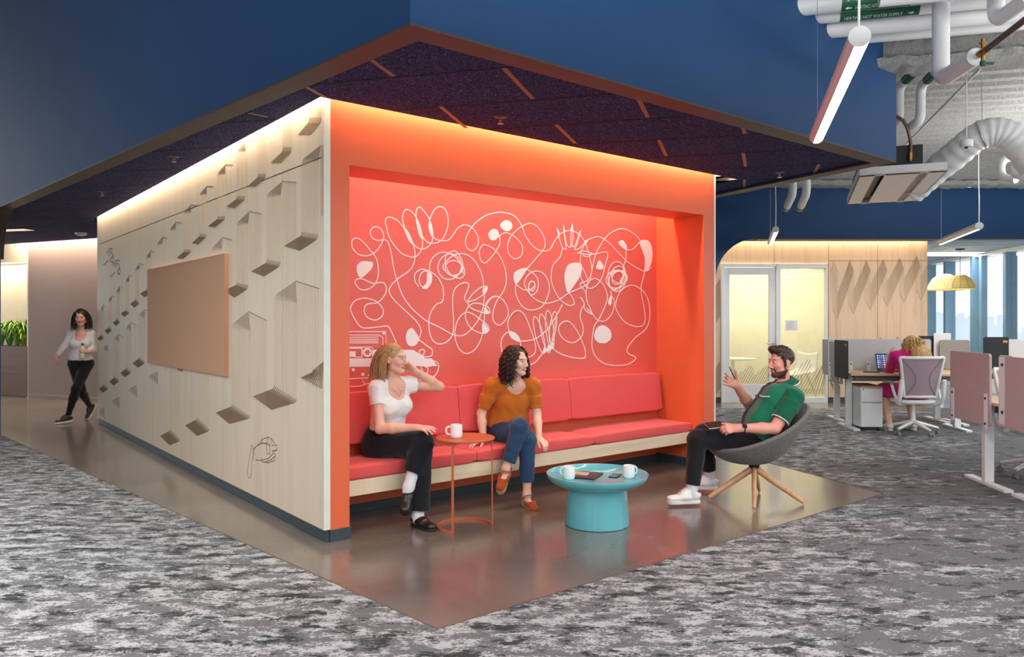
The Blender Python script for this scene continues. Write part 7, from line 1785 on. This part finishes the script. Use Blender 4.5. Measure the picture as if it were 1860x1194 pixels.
def area(name, loc, size, size_y, power, color, rot=None, direction=None, spread=PI):
    l = bpy.data.lights.new(name, 'AREA'); l.shape = 'RECTANGLE'; l.size = size; l.size_y = size_y; l.energy = power; l.color = color; l.spread = spread
    o = bpy.data.objects.new(name, l); COL.objects.link(o); o.location = loc
    if rot is not None: o.rotation_euler = rot
    return o
def barea(name, t, s, z, L, w, power, color, along='t', tilt=0):
    """Strip lamp in the booth frame, long axis along t or s, facing down (tilted)."""
    l = area(name, (0,0,0), L, w, power, color)
    R_ = RZ(0 if along == 't' else PI/2)
    l.matrix_world = BOXM @ T(t, s, z) @ R_ @ RX(tilt)
    return l
WARM = (1., .78, .52); WARM2 = (1., .84, .66)
barea('cove_lamp_front', 2.1, -.055, 3.09, 4.2, 0.05, 52, WARM, 't', .35)
barea('cove_lamp_side', -.085, LEN/2, 3.09, LEN, .04, 85, WARM2, 's', .3)
barea('cove_lamp_right', 4.33, 2, 3.09, 4, .05, 15, WARM2, 's', 0)
barea('cove_lamp_mural', 2.07, .46, 2.93, 3.8, .05, 44, (1., .80, .62), 't', .25)
l = area('cove_lamp_office', ((2.5+fx(1685))/2, ZWL-.06, zb+.19), 4.9, .06, 60, (1., .78, .52))
l = area('cove_lamp_corridor', (0,0,0), 5, .08, 170, (1., .82, .62)); l.matrix_world = CM @ T(2.2, -.12, 3.2)
l = area('niche_lamp', (0,0,0), 2.4, .08, 28, (1., .84, .64)); l.matrix_world = CM @ T(-1.3, .2, 2.6)
l = area('meeting_room_lamp', (5.1, 15.2, 3.05), 2.5, 1, 110, (1., .96, .86))
# added fill lamps around the viewer, unseen, facing the deck and the floor
for i, (x, y) in enumerate(((4.8, 1.4), (1.6, -1.2), (1.2, 1.6), (-2.6, .6), (-4.2, 3.6), (5.6, 4.4), (8.2, 5.6), (7.4, 9.2), (-1.5, -3.5), (4.5, -3.))):
    for up in (0, 1):
        k = (1.25, .10)[up] if x < -2 else 1.
        l = area('fill_lamp', (x, y, 2.75), 2.4, (.12, .9)[up], (58, 128)[up]*k, (1., .98, .96)); l.rotation_euler = (PI*up, 0, GA+PI/2)
# added narrow-spread lamps brighten the left carpet but not the fascia
for x, y in ((-3.2, 1.8), (-4.6, 4.2), (-1.6, .2), (-6.4, 6.2)):
    l = area('carpet_fill_lamp', (x, y, 4.6), 0.5, .5, 40, (1., .97, .93), spread=1.35)
for x in (8.4, 8.9): area('bay_lamp', (x, 15.5+x-8.4, 2.85), 2.4, .3, 22, (.95, .98, 1.))
w = bpy.data.worlds.new('sky'); SC.world = w; w.use_nodes = True
bg = w.node_tree.nodes['Background']; bg.inputs[0].default_value = (.93, .97, 1., 1); bg.inputs[1].default_value = 1.25
SC.view_settings.view_transform = 'Standard'; SC.view_settings.look = 'None'; SC.view_settings.exposure = .1; SC.view_settings.gamma = 1.
SC.view_settings.use_curve_mapping = False
SC.cycles.max_bounces = 8; SC.cycles.diffuse_bounces = 4; SC.cycles.glossy_bounces = 4; SC.cycles.transparent_max_bounces = 12; SC.cycles.caustics_reflective = False; SC.cycles.caustics_refractive = False
SC.cycles.sample_clamp_indirect = 6; SC.cycles.use_denoising = True
